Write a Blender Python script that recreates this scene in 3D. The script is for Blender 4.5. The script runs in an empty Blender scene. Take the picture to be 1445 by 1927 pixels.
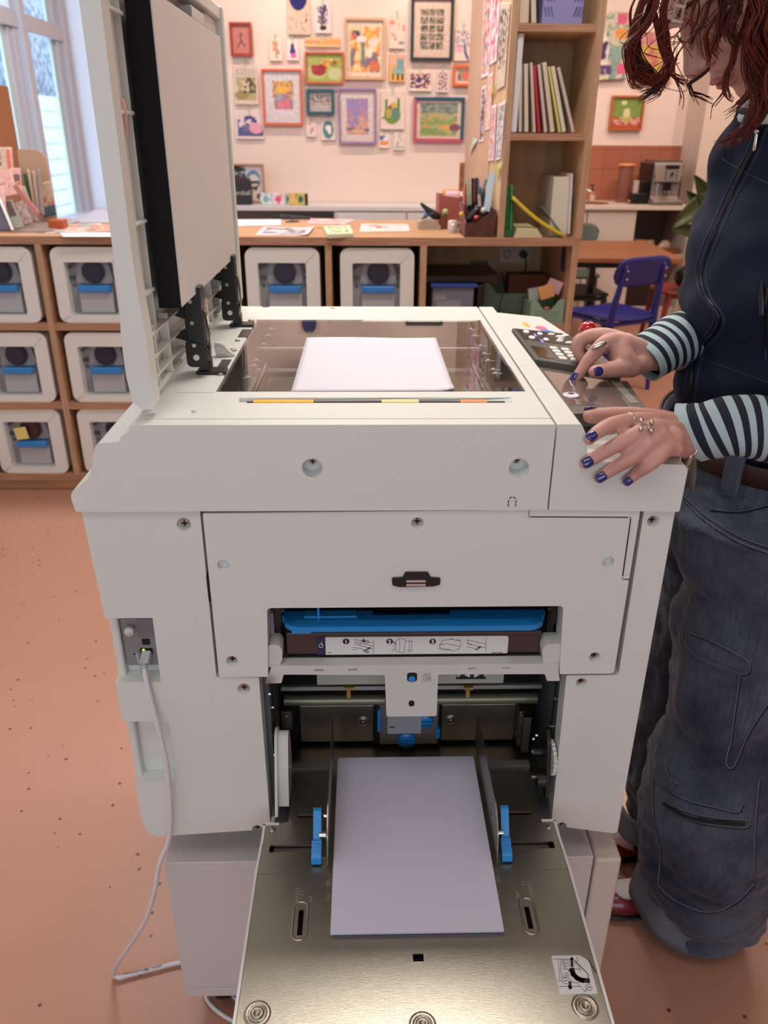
import bpy, bmesh, math, random
from math import sin, cos, radians, pi, sqrt
from mathutils import Vector, Matrix, Euler, noise
from mathutils.bvhtree import BVHTree

scene = bpy.context.scene
COL = scene.collection
random.seed(7)

# ------------------------------------------------------------------ camera
FPX, IW, IH = 1491.0, 1445.0, 1927.0
CAMP = Vector((0, 0, 1.43))
YAW, PITCH, ROLL = radians(1.506), radians(25.43), radians(0.4)
_f = Vector((sin(YAW)*cos(PITCH), cos(YAW)*cos(PITCH), -sin(PITCH)))
_r = Vector((cos(YAW), -sin(YAW), 0)); _d = _f.cross(_r)
_r2 = cos(ROLL)*_r - sin(ROLL)*_d
_d2 = sin(ROLL)*_r + cos(ROLL)*_d
cam_data = bpy.data.cameras.new('camera')
cam = bpy.data.objects.new('camera', cam_data); COL.objects.link(cam)
cam.matrix_world = Matrix.Translation(CAMP) @ Matrix((_r2, -_d2, -_f)).transposed().to_4x4()
cam_data.sensor_fit = 'HORIZONTAL'; cam_data.sensor_width = 36.0
cam_data.lens = FPX/IW*36.0
cam_data.clip_start = 0.02; cam_data.clip_end = 100
cam_data.dof.use_dof = True; cam_data.dof.focus_distance = 1.05; cam_data.dof.aperture_fstop = 9.5
scene.camera = cam

# ------------------------------------------------------------------ view, sky, lights
scene.view_settings.view_transform = 'Standard'
scene.view_settings.look = 'None'
scene.view_settings.gamma = 1.0
scene.view_settings.exposure = -0.1
scene.view_settings.use_curve_mapping = False
scene.cycles.max_bounces = 8
scene.cycles.diffuse_bounces = 4
scene.cycles.transparent_max_bounces = 12
scene.cycles.caustics_reflective = False
scene.cycles.caustics_refractive = False
world = bpy.data.worlds.new('sky'); scene.world = world; world.use_nodes = True
_bg = world.node_tree.nodes['Background']
_bg.inputs[0].default_value = (0.74, 0.86, 1.0, 1); _bg.inputs[1].default_value = 3.0

def area(name, loc, rot, sx, sy, power, color=(1,1,1), portal=False, spread=None):
    l = bpy.data.lights.new(name, 'AREA'); l.shape = 'RECTANGLE'; l.size = sx; l.size_y = sy
    l.energy = power; l.color = color
    if spread: l.spread = spread
    if portal: l.cycles.is_portal = True
    o = bpy.data.objects.new(name, l); COL.objects.link(o); o.location = loc; o.rotation_euler = rot
    return o
WARM = (1.0, 0.82, 0.68); SOFT = (1.0, 0.94, 0.88)
# unseen area lamps added overhead as fill for machine, cubbies and table
area('fill_light_print_a', (-0.6, -0.35, 3.34), (0,0,0), 1.6, 0.8, 15, (1.0,0.97,0.93))
area('fill_light_print_b', (1.3, -0.6, 3.34), (0,0,0), 1.2, 0.5, 3, SOFT)
area('fill_light_machine', (0.3, 1.9, 3.34), (0,0,0), 1.0, 0.4, 42, SOFT)
area('fill_light_mid', (-0.6, 3.6, 3.34), (0,0,0), 1.2, 0.4, 62, (1.0,0.96,0.93))
area('fill_light_table', (2.2, 4.4, 3.34), (0,0,0), 1.2, 0.4, 60, WARM)
def spot(name, loc, tgt, power, size, color=WARM, blend=0.7):
    l = bpy.data.lights.new(name, 'SPOT'); l.energy = power; l.spot_size = radians(size); l.spot_blend = blend
    l.color = color; l.shadow_soft_size = 0.04
    o = bpy.data.objects.new(name, l); COL.objects.link(o); o.location = loc
    o.rotation_euler = (Vector(tgt)-Vector(loc)).to_track_quat('-Z', 'Y').to_euler()
for i, sx in enumerate((-1.15, -0.05, 1.0)):
    spot('wall_spot_%d' % i, (sx, 6.35, 3.32), (sx, 7.35, 2.0), 74, 80)
spot('kitchen_spot', (2.1, 6.2, 3.32), (2.1, 7.3, 1.3), 50, 84)
spot('fill_spot_right', (3.0, 5.6, 3.32), (3.0, 7.0, 1.2), 70, 84)  # added unseen spot that lightens the wall and pillar at far right
# daylight comes from the sky through the left window and openings added for light

# ------------------------------------------------------------------ geometry helpers
def ray(px, py):
    return (px-IW/2)*_r2 + (py-IH/2)*_d2 + FPX*_f
def P(px, py, X=None, Y=None, Z=None):
    """point of a real plane (X=, Y= or Z= constant) seen at a photo pixel"""
    d = ray(px, py)
    t = X/d.x if X is not None else Y/d.y if Y is not None else (Z-CAMP.z)/d.z
    return CAMP + d*t

def lin(c):
    c = c/255.0
    return c/12.92 if c <= 0.04045 else ((c+0.055)/1.055)**2.4
def rgb(h):
    if isinstance(h, str):
        h = h.lstrip('#'); h = tuple(int(h[i:i+2], 16) for i in (0,2,4))
    return (lin(h[0]), lin(h[1]), lin(h[2]))

MATS = {}
def mat(name, color='#808080', rough=0.5, metal=0.0, bump=0.0, bscale=200, spec=0.5, coat=0.0, var=0.0, vscale=3.0,
        stretch=None, emit=0, sheen=0.0, alpha=None, sss=0.0, vcol=None):
    if name in MATS: return MATS[name]
    m = bpy.data.materials.new(name); m.use_nodes = True; nt = m.node_tree; N = nt.nodes; Lk = nt.links
    b = N['Principled BSDF']; c = rgb(color)
    b.inputs['Base Color'].default_value = (*c, 1); b.inputs['Roughness'].default_value = rough
    b.inputs['Metallic'].default_value = metal; b.inputs['Specular IOR Level'].default_value = spec
    b.inputs['Coat Weight'].default_value = coat
    if sheen: b.inputs['Sheen Weight'].default_value = sheen
    if sss:
        b.inputs['Subsurface Weight'].default_value = sss
        b.inputs['Subsurface Radius'].default_value = (0.012, 0.004, 0.002)
        b.inputs['Subsurface Scale'].default_value = 0.5
    if emit:
        b.inputs['Emission Color'].default_value = (*c, 1); b.inputs['Emission Strength'].default_value = emit
    tc = N.new('ShaderNodeTexCoord'); mp = N.new('ShaderNodeMapping'); Lk.new(tc.outputs['Object'], mp.inputs[0])
    if stretch: mp.inputs['Scale'].default_value = stretch
    if var:
        n = N.new('ShaderNodeTexNoise'); n.inputs['Scale'].default_value = vscale; n.inputs['Detail'].default_value = 6
        Lk.new(mp.outputs[0], n.inputs['Vector'])
        mx = N.new('ShaderNodeMix'); mx.data_type = 'RGBA'
        c2 = rgb(vcol) if vcol else tuple(x*(1-var) for x in c)
        c1 = c if vcol else tuple(min(1, x*(1+var*0.6)) for x in c)
        r = N.new('ShaderNodeValToRGB'); r.color_ramp.elements[0].position = 0.38; r.color_ramp.elements[1].position = 0.62
        Lk.new(n.outputs[0], r.inputs[0]); Lk.new(r.outputs[0], mx.inputs[0])
        mx.inputs[6].default_value = (*c1, 1); mx.inputs[7].default_value = (*c2, 1)
        Lk.new(mx.outputs[2], b.inputs['Base Color'])
    if bump:
        n2 = N.new('ShaderNodeTexNoise'); n2.inputs['Scale'].default_value = bscale; n2.inputs['Detail'].default_value = 4
        Lk.new(mp.outputs[0], n2.inputs['Vector'])
        bp = N.new('ShaderNodeBump'); bp.inputs['Strength'].default_value = bump; bp.inputs['Distance'].default_value = 0.002
        Lk.new(n2.outputs[0], bp.inputs['Height']); Lk.new(bp.outputs[0], b.inputs['Normal'])
    MATS[name] = m
    return m

def mat_print():
    if 'print' in MATS: return MATS['print']
    m = bpy.data.materials.new('print'); m.use_nodes = True; nt = m.node_tree
    b = nt.nodes['Principled BSDF']; b.inputs['Roughness'].default_value = 0.75; b.inputs['Specular IOR Level'].default_value = 0.25
    a = nt.nodes.new('ShaderNodeVertexColor'); a.layer_name = 'Col'
    nt.links.new(a.outputs[0], b.inputs['Base Color']); MATS['print'] = m; return m

def catmull(pts, sub):
    if sub <= 1 or len(pts) < 3: return pts
    out = []
    n = len(pts)
    for i in range(n-1):
        p0 = pts[max(i-1,0)]; p1 = pts[i]; p2 = pts[i+1]; p3 = pts[min(i+2,n-1)]
        for k in range(sub):
            t = k/sub
            out.append([0.5*((2*b)+(-a+c)*t+(2*a-5*b+4*c-d)*t*t+(-a+3*b-3*c+d)*t*t*t) for a,b,c,d in zip(p0,p1,p2,p3)])
    out.append(list(pts[-1])); return out

class MB:
    def __init__(s): s.v=[]; s.f=[]; s.m=[]; s.s=[]
    def add(s, vs, fs, m=0, sm=False):
        o = len(s.v); s.v += [Vector(v) for v in vs]
        for f in fs: s.f.append(tuple(i+o for i in f)); s.m.append(m); s.s.append(sm)
        return s
    def box(s, x0,x1,y0,y1,z0,z1, m=0):
        if x0>x1: x0,x1=x1,x0
        if y0>y1: y0,y1=y1,y0
        if z0>z1: z0,z1=z1,z0
        return s.add([(x0,y0,z0),(x1,y0,z0),(x1,y1,z0),(x0,y1,z0),(x0,y0,z1),(x1,y0,z1),(x1,y1,z1),(x0,y1,z1)],
            [(0,3,2,1),(4,5,6,7),(0,1,5,4),(1,2,6,5),(2,3,7,6),(3,0,4,7)], m)
    def obox(s, c, ax, ay, az, m=0):
        """box with centre c and half axis vectors"""
        c=Vector(c); ax=Vector(ax); ay=Vector(ay); az=Vector(az)
        vs=[c+sx*ax+sy*ay+sz*az for sz in(-1,1) for sx,sy in((-1,-1),(1,-1),(1,1),(-1,1))]
        fs=[(0,3,2,1),(4,5,6,7),(0,1,5,4),(1,2,6,5),(2,3,7,6),(3,0,4,7)]
        if ax.cross(ay).dot(az)<0: fs=[f[::-1] for f in fs]
        return s.add(vs, fs, m)
    def bar(s, a, b, w, h, m=0, up=(0,0,1)):
        a=Vector(a); b=Vector(b); d=(b-a); L=d.length; d/=L
        u=Vector(up); 
        if abs(d.dot(u))>0.95: u=Vector((0,1,0))
        sd=d.cross(u).normalized(); u=sd.cross(d)
        return s.obox((a+b)/2, d*L/2, sd*w/2, u*h/2, m)
    def prism(s, pts, axis, a, b, m=0, sm=False):
        area=sum(pts[i][0]*pts[(i+1)%len(pts)][1]-pts[(i+1)%len(pts)][0]*pts[i][1] for i in range(len(pts)))
        if area<0: pts=pts[::-1]
        def mk(p,t): return {'y':(p[0],t,p[1]),'z':(p[0],p[1],t),'x':(t,p[0],p[1])}[axis]
        n=len(pts); lo,hi=min(a,b),max(a,b)
        vs=[mk(p,lo) for p in pts]+[mk(p,hi) for p in pts]
        F0=tuple(range(n)); F1=tuple(range(2*n-1,n-1,-1))
        sides=[(i,i+n,(i+1)%n+n,(i+1)%n) for i in range(n)]
        if axis in ('z','x'): 
            F0=F0[::-1]; F1=F1[::-1]; sides=[f[::-1] for f in sides]
        s.add(vs,[F0,F1],m); s.add(vs,sides,m,sm); return s
    def tube(s, pts, radii, n=10, m=0, sub=1, ell=None, up=None, cap=True, closed=False, mf=None, rnd=True):
        if not hasattr(radii,'__len__'): radii=[radii]*len(pts)
        if not closed:
            q=catmull([list(p)+[r] for p,r in zip(pts,radii)], sub); P_=[Vector(x[:3]) for x in q]; R=[max(x[3],1e-5) for x in q]
        else: P_=[Vector(p) for p in pts]; R=list(radii)
        if cap and rnd and not closed:
            d0=(P_[0]-P_[1]).normalized(); d1=(P_[-1]-P_[-2]).normalized()
            pre=[(P_[0]+d0*R[0]*a, R[0]*b) for a,b in((0.98,0.2),(0.85,0.53),(0.5,0.86))]
            post=[(P_[-1]+d1*R[-1]*a, R[-1]*b) for a,b in((0.5,0.86),(0.85,0.53),(0.98,0.2))]
            P_=[x[0] for x in pre]+P_+[x[0] for x in post]; R=[x[1] for x in pre]+R+[x[1] for x in post]
        k=len(P_); T=[]
        for i in range(k):
            if closed: t=P_[(i+1)%k]-P_[(i-1)%k]
            else: t=P_[min(i+1,k-1)]-P_[max(i-1,0)]
            T.append(t.normalized() if t.length>1e-9 else Vector((0,0,1)))
        u=Vector(up) if up else (Vector((0,0,1)) if abs(T[0].z)<0.9 else Vector((0,1,0)))
        rings=[]; vs=[]
        for i in range(k):
            u=(u-T[i]*u.dot(T[i])); u=u.normalized() if u.length>1e-6 else T[i].orthogonal().normalized()
            w=T[i].cross(u); e=ell if ell else (1,1)
            for j in range(n):
                a=2*pi*j/n; vs.append(P_[i]+(u*cos(a)*e[0]+w*sin(a)*e[1])*R[i])
            if up: u=Vector(up)
        o=len(s.v); s.v+=vs
        rr=k if closed else k-1
        for i in range(rr):
            i2=(i+1)%k
            for j in range(n):
                s.f.append((o+i*n+j,o+i*n+(j+1)%n,o+i2*n+(j+1)%n,o+i2*n+j)); s.m.append(mf(i/rr) if mf else m); s.s.append(True)
        if cap and not closed:
            s.f.append(tuple(o+j for j in range(n-1,-1,-1))); s.m.append(mf(0) if mf else m); s.s.append(True)
            s.f.append(tuple(o+(k-1)*n+j for j in range(n))); s.m.append(mf(1) if mf else m); s.s.append(True)
        return s
    def lathe(s, prof, c=(0,0,0), axis=(0,0,1), n=24, m=0, sm=True):
        az=Vector(axis).normalized(); ax=az.orthogonal().normalized(); ay=az.cross(ax); c=Vector(c); vs=[]
        for r,h in prof:
            for j in range(n):
                a=2*pi*j/n; vs.append(c+az*h+(ax*cos(a)+ay*sin(a))*max(r,1e-6))
        k=len(prof); fs=[(i*n+j,i*n+(j+1)%n,(i+1)*n+(j+1)%n,(i+1)*n+j) for i in range(k-1) for j in range(n)]
        s.add(vs,fs,m,sm)
        s.add([vs[j] for j in range(n)],[tuple(range(n-1,-1,-1))],m); s.add([vs[(k-1)*n+j] for j in range(n)],[tuple(range(n))],m)
        return s
    def cyl(s, a, b, r, n=16, m=0, r2=None):
        a=Vector(a); b=Vector(b); return s.lathe([(r,0),(r if r2 is None else r2,(b-a).length)],a,(b-a),n,m)
    def sph(s, c, r, m=0, nu=16, nv=10, axes=None):
        c=Vector(c); r=r if hasattr(r,'__len__') else (r,r,r)
        A=axes or (Vector((1,0,0)),Vector((0,1,0)),Vector((0,0,1)))
        vs=[]
        for i in range(1,nv):
            t=pi*i/nv
            for j in range(nu):
                a=2*pi*j/nu; vs.append(c+A[0]*(r[0]*sin(t)*cos(a))+A[1]*(r[1]*sin(t)*sin(a))+A[2]*(r[2]*cos(t)))
        vs+= [c+A[2]*r[2], c-A[2]*r[2]]
        fs=[]
        for i in range(nv-2):
            for j in range(nu): fs.append((i*nu+j,(i+1)*nu+j,(i+1)*nu+(j+1)%nu,i*nu+(j+1)%nu))
        t0=len(vs)-2
        for j in range(nu): fs.append((t0,j,(j+1)%nu)); fs.append((t0+1,(nv-2)*nu+(j+1)%nu,(nv-2)*nu+j))
        return s.add(vs,fs,m,True)
    def torus(s, c, R, r, axis=(0,0,1), m=0, nu=20, nv=8, e=1.0):
        az=Vector(axis).normalized(); ax=az.orthogonal().normalized(); ay=az.cross(ax); c=Vector(c)
        return s.tube([c+ax*R*cos(2*pi*i/nu)+ay*R*e*sin(2*pi*i/nu) for i in range(nu)],[r]*nu,n=nv,m=m,closed=True)
    def sheet(s, fn, nu, nv, m=0, th=0.0, sm=True):
        """surface fn(u,v)->point, optional thickness"""
        pts=[[Vector(fn(i/nu,j/nv)) for i in range(nu+1)] for j in range(nv+1)]
        vs=[p for r in pts for p in r]; W=nu+1
        fs=[(j*W+i,j*W+i+1,(j+1)*W+i+1,(j+1)*W+i) for j in range(nv) for i in range(nu)]
        if not th: return s.add(vs,fs,m,sm)
        nr=[]
        for j in range(nv+1):
            for i in range(nu+1):
                a=pts[j][min(i+1,nu)]-pts[j][max(i-1,0)]; b=pts[min(j+1,nv)][i]-pts[max(j-1,0)][i]
                q=a.cross(b); nr.append(q.normalized() if q.length>1e-12 else Vector((0,0,1)))
        k=len(vs); vs2=vs+[v-q*th for v,q in zip(vs,nr)]
        fs2=fs+[tuple(i+k for i in f[::-1]) for f in fs]
        bd=[(j*W, (j+1)*W) for j in range(nv)]
        for j in range(nv):
            a,b=j*W,(j+1)*W; fs2.append((a,b,b+k,a+k)); a,b=j*W+nu,(j+1)*W+nu; fs2.append((b,a,a+k,b+k))
        for i in range(nu):
            a,b=i,i+1; fs2.append((b,a,a+k,b+k)); a,b=nv*W+i,nv*W+i+1; fs2.append((a,b,b+k,a+k))
        return s.add(vs2,fs2,m,sm)
    def pieces(s):
        """far-apart pieces (each is a part of its own)"""
        n=len(s.v); par=list(range(n))
        def fd(i):
            while par[i]!=i: par[i]=par[par[i]]; i=par[i]
            return i
        for f in s.f:
            a=fd(f[0])
            for j in f[1:]:
                b=fd(j)
                if a!=b: par[b]=a
        isl={}
        for i in range(n): isl.setdefault(fd(i),[]).append(i)
        keys=list(isl)
        if len(keys)<2 or len(keys)>80: return [s]
        bb=[]
        for k in keys:
            vs=[s.v[i] for i in isl[k]]; lo=[min(v[a] for v in vs) for a in range(3)]; hi=[max(v[a] for v in vs) for a in range(3)]
            bb.append((lo,hi,max(h-l for h,l in zip(hi,lo))))
        m=len(keys); pp=list(range(m))
        def f2(i):
            while pp[i]!=i: i=pp[i]
            return i
        for i in range(m):
            for j in range(i+1,m):
                g=sqrt(sum(max(0,bb[i][0][a]-bb[j][1][a],bb[j][0][a]-bb[i][1][a])**2 for a in range(3)))
                if g<=max(0.0199,0.499*max(bb[i][2],bb[j][2])):
                    a,b=f2(i),f2(j)
                    if a!=b: pp[b]=a
        roots=sorted(set(f2(i) for i in range(m)))
        if len(roots)<2: return [s]
        own={}
        for i,k in enumerate(keys):
            for v in isl[k]: own[v]=f2(i)
        out=[]
        for r in roots:
            q=MB(); mp={}
            for f,mi,sm in zip(s.f,s.m,s.s):
                if own[f[0]]!=r: continue
                g=[]
                for i in f:
                    if i not in mp: mp[i]=len(q.v); q.v.append(s.v[i])
                    g.append(mp[i])
                q.f.append(tuple(g)); q.m.append(mi); q.s.append(sm)
            out.append(q)
        return out
    def build(s, name, mats, parent=None, bevel=0, seg=2, origin=None, smooth=None):
        if not isinstance(mats,(list,tuple)): mats=[mats]
        if parent is not None:
            ps=s.pieces()
            if 1<len(ps)<=16:
                obs=[q.build(name,mats,parent,bevel,seg) for q in ps]
                return obs[0]
        me=bpy.data.meshes.new(name)
        if parent is not None: o0=WO.get(parent.name, Vector((0,0,0)))
        elif origin is not None: o0=Vector(origin)
        else:
            xs=[v.x for v in s.v]; ys=[v.y for v in s.v]; zs=[v.z for v in s.v]
            o0=Vector(((min(xs)+max(xs))/2,(min(ys)+max(ys))/2,min(zs)))
        me.from_pydata([tuple(v-o0) for v in s.v],[],s.f)
        for mm in mats: me.materials.append(mm)
        me.polygons.foreach_set('material_index', s.m)
        me.polygons.foreach_set('use_smooth', [True]*len(s.s) if bevel else s.s)
        me.update()
        ob=bpy.data.objects.new(name, me); COL.objects.link(ob)
        if parent is not None: ob.parent=parent; WO[ob.name]=o0.copy()
        else: ob.location=o0; WO[ob.name]=o0.copy()
        if bevel:
            bm=ob.modifiers.new('bevel','BEVEL'); bm.width=bevel; bm.segments=seg; bm.limit_method='ANGLE'; bm.angle_limit=radians(38)
            bm.harden_normals=True
        return ob
WO = {}
def tag(o, label=None, cat=None, group=None, kind=None):
    if label: o['label']=label
    if cat: o['category']=cat
    if group: o['group']=group
    if kind: o['kind']=kind
    return o
def thing(name, loc, label, cat, group=None, kind=None):
    e=bpy.data.objects.new(name,None); COL.objects.link(e); e.location=loc; e.empty_display_size=0.05
    WO[e.name]=Vector(loc); return tag(e,label,cat,group,kind)
def struct(o, label=None): o['kind']='structure'; 
def copy_tree(o, parent=None):
    c=o.copy(); COL.objects.link(c); c.parent=parent
    if o.name in WO: WO[c.name]=WO[o.name].copy()
    for ch in [x for x in bpy.data.objects if x.parent==o]: copy_tree(ch,c)
    return c
def bake(ob, cutter=None, mod=None):
    """apply modifiers (and an optional cutting solid) to the mesh"""
    co=None
    if cutter:
        me=bpy.data.meshes.new('cut'); o0=WO[ob.name]
        me.from_pydata([tuple(v-o0) for v in cutter.v],[],cutter.f); me.update()
        co=bpy.data.objects.new('cut',me); COL.objects.link(co)
        if ob.parent is not None: co.location=WO.get(ob.parent.name, Vector((0,0,0)))-Vector((0,0,0)) if False else (0,0,0)
        b=ob.modifiers.new('cut','BOOLEAN'); b.operation='DIFFERENCE'; b.object=co; b.solver='EXACT'
        b.use_self=True
        # cutter in the same local frame as ob
        co.matrix_world=Matrix.Translation(o0)
    bpy.context.view_layer.update()
    dg=bpy.context.evaluated_depsgraph_get(); ev=ob.evaluated_get(dg)
    nm=bpy.data.meshes.new_from_object(ev, preserve_all_data_layers=True, depsgraph=dg)
    ob.modifiers.clear(); old=ob.data; ob.data=nm
    if co: bpy.data.objects.remove(co)
    nm.polygons.foreach_set('use_smooth',[True]*len(nm.polygons)); nm.set_sharp_from_angle(angle=radians(50))
    wn=ob.modifiers.new('normals','WEIGHTED_NORMAL'); wn.keep_sharp=True; wn.weight=100; wn.mode='FACE_AREA'
    return ob
def bvh(ob):
    bpy.context.view_layer.update()
    dg=bpy.context.evaluated_depsgraph_get(); ev=ob.evaluated_get(dg); me=ev.to_mesh(); mw=ev.matrix_world.copy()
    t=BVHTree.FromPolygons([mw@v.co for v in me.vertices],[tuple(p.vertices) for p in me.polygons]); ev.to_mesh_clear(); return t

# painted flat sheets: colours of a printed picture laid on a real sheet
def shade(spec, u, v):
    c=None
    for it in spec:
        k=it[0]
        if k=='bg': c=it[1]
        elif k=='e':
            _,cx,cy,rx,ry,col=it[:6]
            if ((u-cx)/rx)**2+((v-cy)/ry)**2<1: c=col
        elif k=='r':
            if it[1]<=u<=it[3] and it[2]<=v<=it[4]: c=it[5]
        elif k=='n':   # noise patches (x0,y0,x1,y1,scale,threshold,col,seed)
            if it[1]<=u<=it[3] and it[2]<=v<=it[4]:
                if noise.noise(Vector((u*it[5],v*it[5]*1.2,it[8]*7.3)))>it[6]: c=it[7]
        elif k=='g':   # vertical gradient
            if it[1]<=u<=it[3] and it[2]<=v<=it[4]:
                t=(v-it[2])/(it[4]-it[2]); c=tuple(a*(1-t)+b*t for a,b in zip(it[5],it[6]))
        elif k=='l':   # polyline stroke
            w=it[1]
            for (ax,ay),(bx,by) in zip(it[3],it[3][1:]):
                dx,dy=bx-ax,by-ay; L=dx*dx+dy*dy or 1e-9; t=max(0,min(1,((u-ax)*dx+(v-ay)*dy)/L))
                if (u-ax-t*dx)**2+(v-ay-t*dy)**2<w*w: c=it[2]; break
    return c
def spec(*its):
    out=[]
    for it in its:
        it=list(it)
        for i,x in enumerate(it):
            if isinstance(x,str) and x.startswith('#'): it[i]=rgb(x)
        out.append(tuple(it))
    return out
def painted(name, p00, p10, p01, sp, parent=None, nu=36, nv=48, th=0.0006, curl=None, edge='#efe9e2', p11=None):
    p00=Vector(p00); U=Vector(p10)-p00; V=Vector(p01)-p00; W_=(Vector(p11)-Vector(p10)-V) if p11 is not None else Vector((0,0,0))
    n=U.cross(V).normalized()
    mb=MB()
    mb.sheet(lambda u,v: p00+U*u+V*v+W_*(u*v)+(n*curl(u,v) if curl else Vector((0,0,0))), nu, nv, 0, th)
    ob=mb.build(name, mat_print(), parent)
    at=ob.data.color_attributes.new('Col','FLOAT_COLOR','POINT'); K=(nu+1)*(nv+1); e=rgb(edge)
    buf=[]
    for j in range(nv+1):
        for i in range(nu+1):
            c=shade(sp,i/nu,j/nv) or e; k_=1+0.22*noise.noise(Vector((i*0.37,j*0.37,len(buf)*0+nu))); g_=0.3*c[0]+0.6*c[1]+0.1*c[2]; c=tuple(min(1,(x*0.86+g_*0.14)*k_) for x in c); buf+= [c[0],c[1],c[2],1.0]
    buf+=[e[0],e[1],e[2],1.0]*K
    at.data.foreach_set('color', buf[:len(ob.data.vertices)*4])
    return ob
def text_mesh(txt, size, o, u, v, m, parent, name='lettering', ext=0.0002, align='LEFT', bold=0.0):
    cu=bpy.data.curves.new('t','FONT'); cu.body=txt; cu.size=size; cu.extrude=ext; cu.align_x=align; cu.offset=bold; cu.resolution_u=2
    t=bpy.data.objects.new('t',cu); COL.objects.link(t); bpy.context.view_layer.update()
    dg=bpy.context.evaluated_depsgraph_get(); me=bpy.data.meshes.new_from_object(t.evaluated_get(dg)); bpy.data.objects.remove(t)
    u=Vector(u).normalized(); v=Vector(v).normalized(); n=u.cross(v)
    o0=WO.get(parent.name,Vector((0,0,0))) if parent else Vector((0,0,0)); o=Vector(o)
    for vt in me.vertices: vt.co=o+u*vt.co.x+v*vt.co.y+n*vt.co.z-o0
    me.materials.clear(); me.materials.append(m)
    ob=bpy.data.objects.new(name,me); COL.objects.link(ob); ob.parent=parent; WO[ob.name]=o0.copy(); return ob
def strokes(mb, lines, o, u, v, w, m=0, h=0.0003):
    """line drawing on a plane: each line a list of 2-D points"""
    o=Vector(o); u=Vector(u); v=Vector(v); n=u.cross(v).normalized()
    for ln in lines:
        for a,b in zip(ln,ln[1:]):
            A=o+u*a[0]+v*a[1]; B=o+u*b[0]+v*b[1]
            d=(B-A)
            if d.length<1e-7: continue
            s_=n.cross(d.normalized())*w/2; e=d.normalized()*w/2
            mb.obox((A+B)/2+n*h/2, d/2+e, s_, n*h/2, m)
    return mb
def rrect(x0,z0,x1,z1,r,n=4):
    out=[]
    for cx,cz,a0 in((x1-r,z0+r,-90),(x1-r,z1-r,0),(x0+r,z1-r,90),(x0+r,z0+r,180)):
        for i in range(n+1):
            a=radians(a0+90*i/n); out.append((cx+r*cos(a),cz+r*sin(a)))
    return out
def roundpoly(pts, r, n=4):
    """round the corners of a polygon; r one value or one per corner"""
    out=[]; k=len(pts)
    for i in range(k):
        p=Vector(pts[i][:2]); a=Vector(pts[i-1][:2])-p; b=Vector(pts[(i+1)%k][:2])-p
        rr=r[i] if hasattr(r,'__len__') else r
        rr=min(rr,a.length*0.45,b.length*0.45)
        if rr<=1e-6: out.append(tuple(p)); continue
        A=p+a.normalized()*rr; B=p+b.normalized()*rr
        for j in range(n+1):
            t=j/n; q=A*(1-t)**2+p*2*t*(1-t)+B*t*t; out.append(tuple(q))
    return out
# ------------------------------------------------------------------ the room
def floor_mat():
    m=bpy.data.materials.new('terracotta_floor'); m.use_nodes=True; nt=m.node_tree; N=nt.nodes; L=nt.links; b=N['Principled BSDF']
    b.inputs['Roughness'].default_value=0.38
    tc=N.new('ShaderNodeTexCoord'); v=N.new('ShaderNodeTexVoronoi'); v.inputs['Scale'].default_value=26; L.new(tc.outputs['Object'],v.inputs['Vector'])
    n=N.new('ShaderNodeTexNoise'); n.inputs['Scale'].default_value=9; L.new(tc.outputs['Object'],n.inputs['Vector'])
    add=N.new('ShaderNodeMath'); add.operation='MULTIPLY_ADD'; L.new(n.outputs[0],add.inputs[0]); add.inputs[1].default_value=-0.17; L.new(v.outputs['Distance'],add.inputs[2])
    r=N.new('ShaderNodeValToRGB'); L.new(add.outputs[0],r.inputs[0])
    r.color_ramp.elements[0].position=0.0; r.color_ramp.elements[0].color=(*rgb('#6b3428'),1)
    r.color_ramp.elements[1].position=0.03; r.color_ramp.elements[1].color=(*rgb('#bd8b75'),1)
    n2=N.new('ShaderNodeTexNoise'); n2.inputs['Scale'].default_value=2.2; n2.inputs['Detail'].default_value=5; L.new(tc.outputs['Object'],n2.inputs['Vector'])
    mx=N.new('ShaderNodeMix'); mx.data_type='RGBA'; mx.blend_type='MULTIPLY'; mx.inputs[0].default_value=0.16
    L.new(r.outputs[0],mx.inputs[6]); L.new(n2.outputs[0],mx.inputs[7]); L.new(mx.outputs[2],b.inputs['Base Color'])
    return m
M_wall=mat('wall_paint','#e8d3c8',0.85,bump=0.08,bscale=160)
M_wallw=mat('wall_paint_white','#dfe3e8',0.85)
M_trim=mat('window_paint','#c3cde0',0.45)
M_ceil=mat('ceiling_paint','#e8e2da',0.9)
X0,X1,Y0,Y1,ZC=-2.0,4.3,-3.0,7.35,3.4
FM=floor_mat()
struct(MB().box(X0-0.2,X1+0.2,Y0-0.2,Y1+0.2,-0.08,0).build('floor',FM))
struct(MB().box(X0-0.2,X1+0.2,Y0-0.2,Y1+0.2,ZC,ZC+0.08).build('ceiling',M_ceil))
struct(MB().box(X0-0.2,X1+0.2,Y1,Y1+0.12,0,ZC).build('wall_far',M_wall))
struct(MB().box(X1,X1+0.12,Y0,Y1,0,ZC).build('wall_right',M_wall))
# back wall with an opening added for soft front light
mb=MB(); mb.box(X0-0.2,X1+0.2,Y0-0.12,Y0,0,0.6); mb.box(X0-0.2,X1+0.2,Y0-0.12,Y0,2.5,ZC); mb.box(X0-0.2,-1.5,Y0-0.12,Y0,0.6,2.5); mb.box(1.2,X1+0.2,Y0-0.12,Y0,0.6,2.5)
struct(mb.build('wall_back',M_wall))
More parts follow.
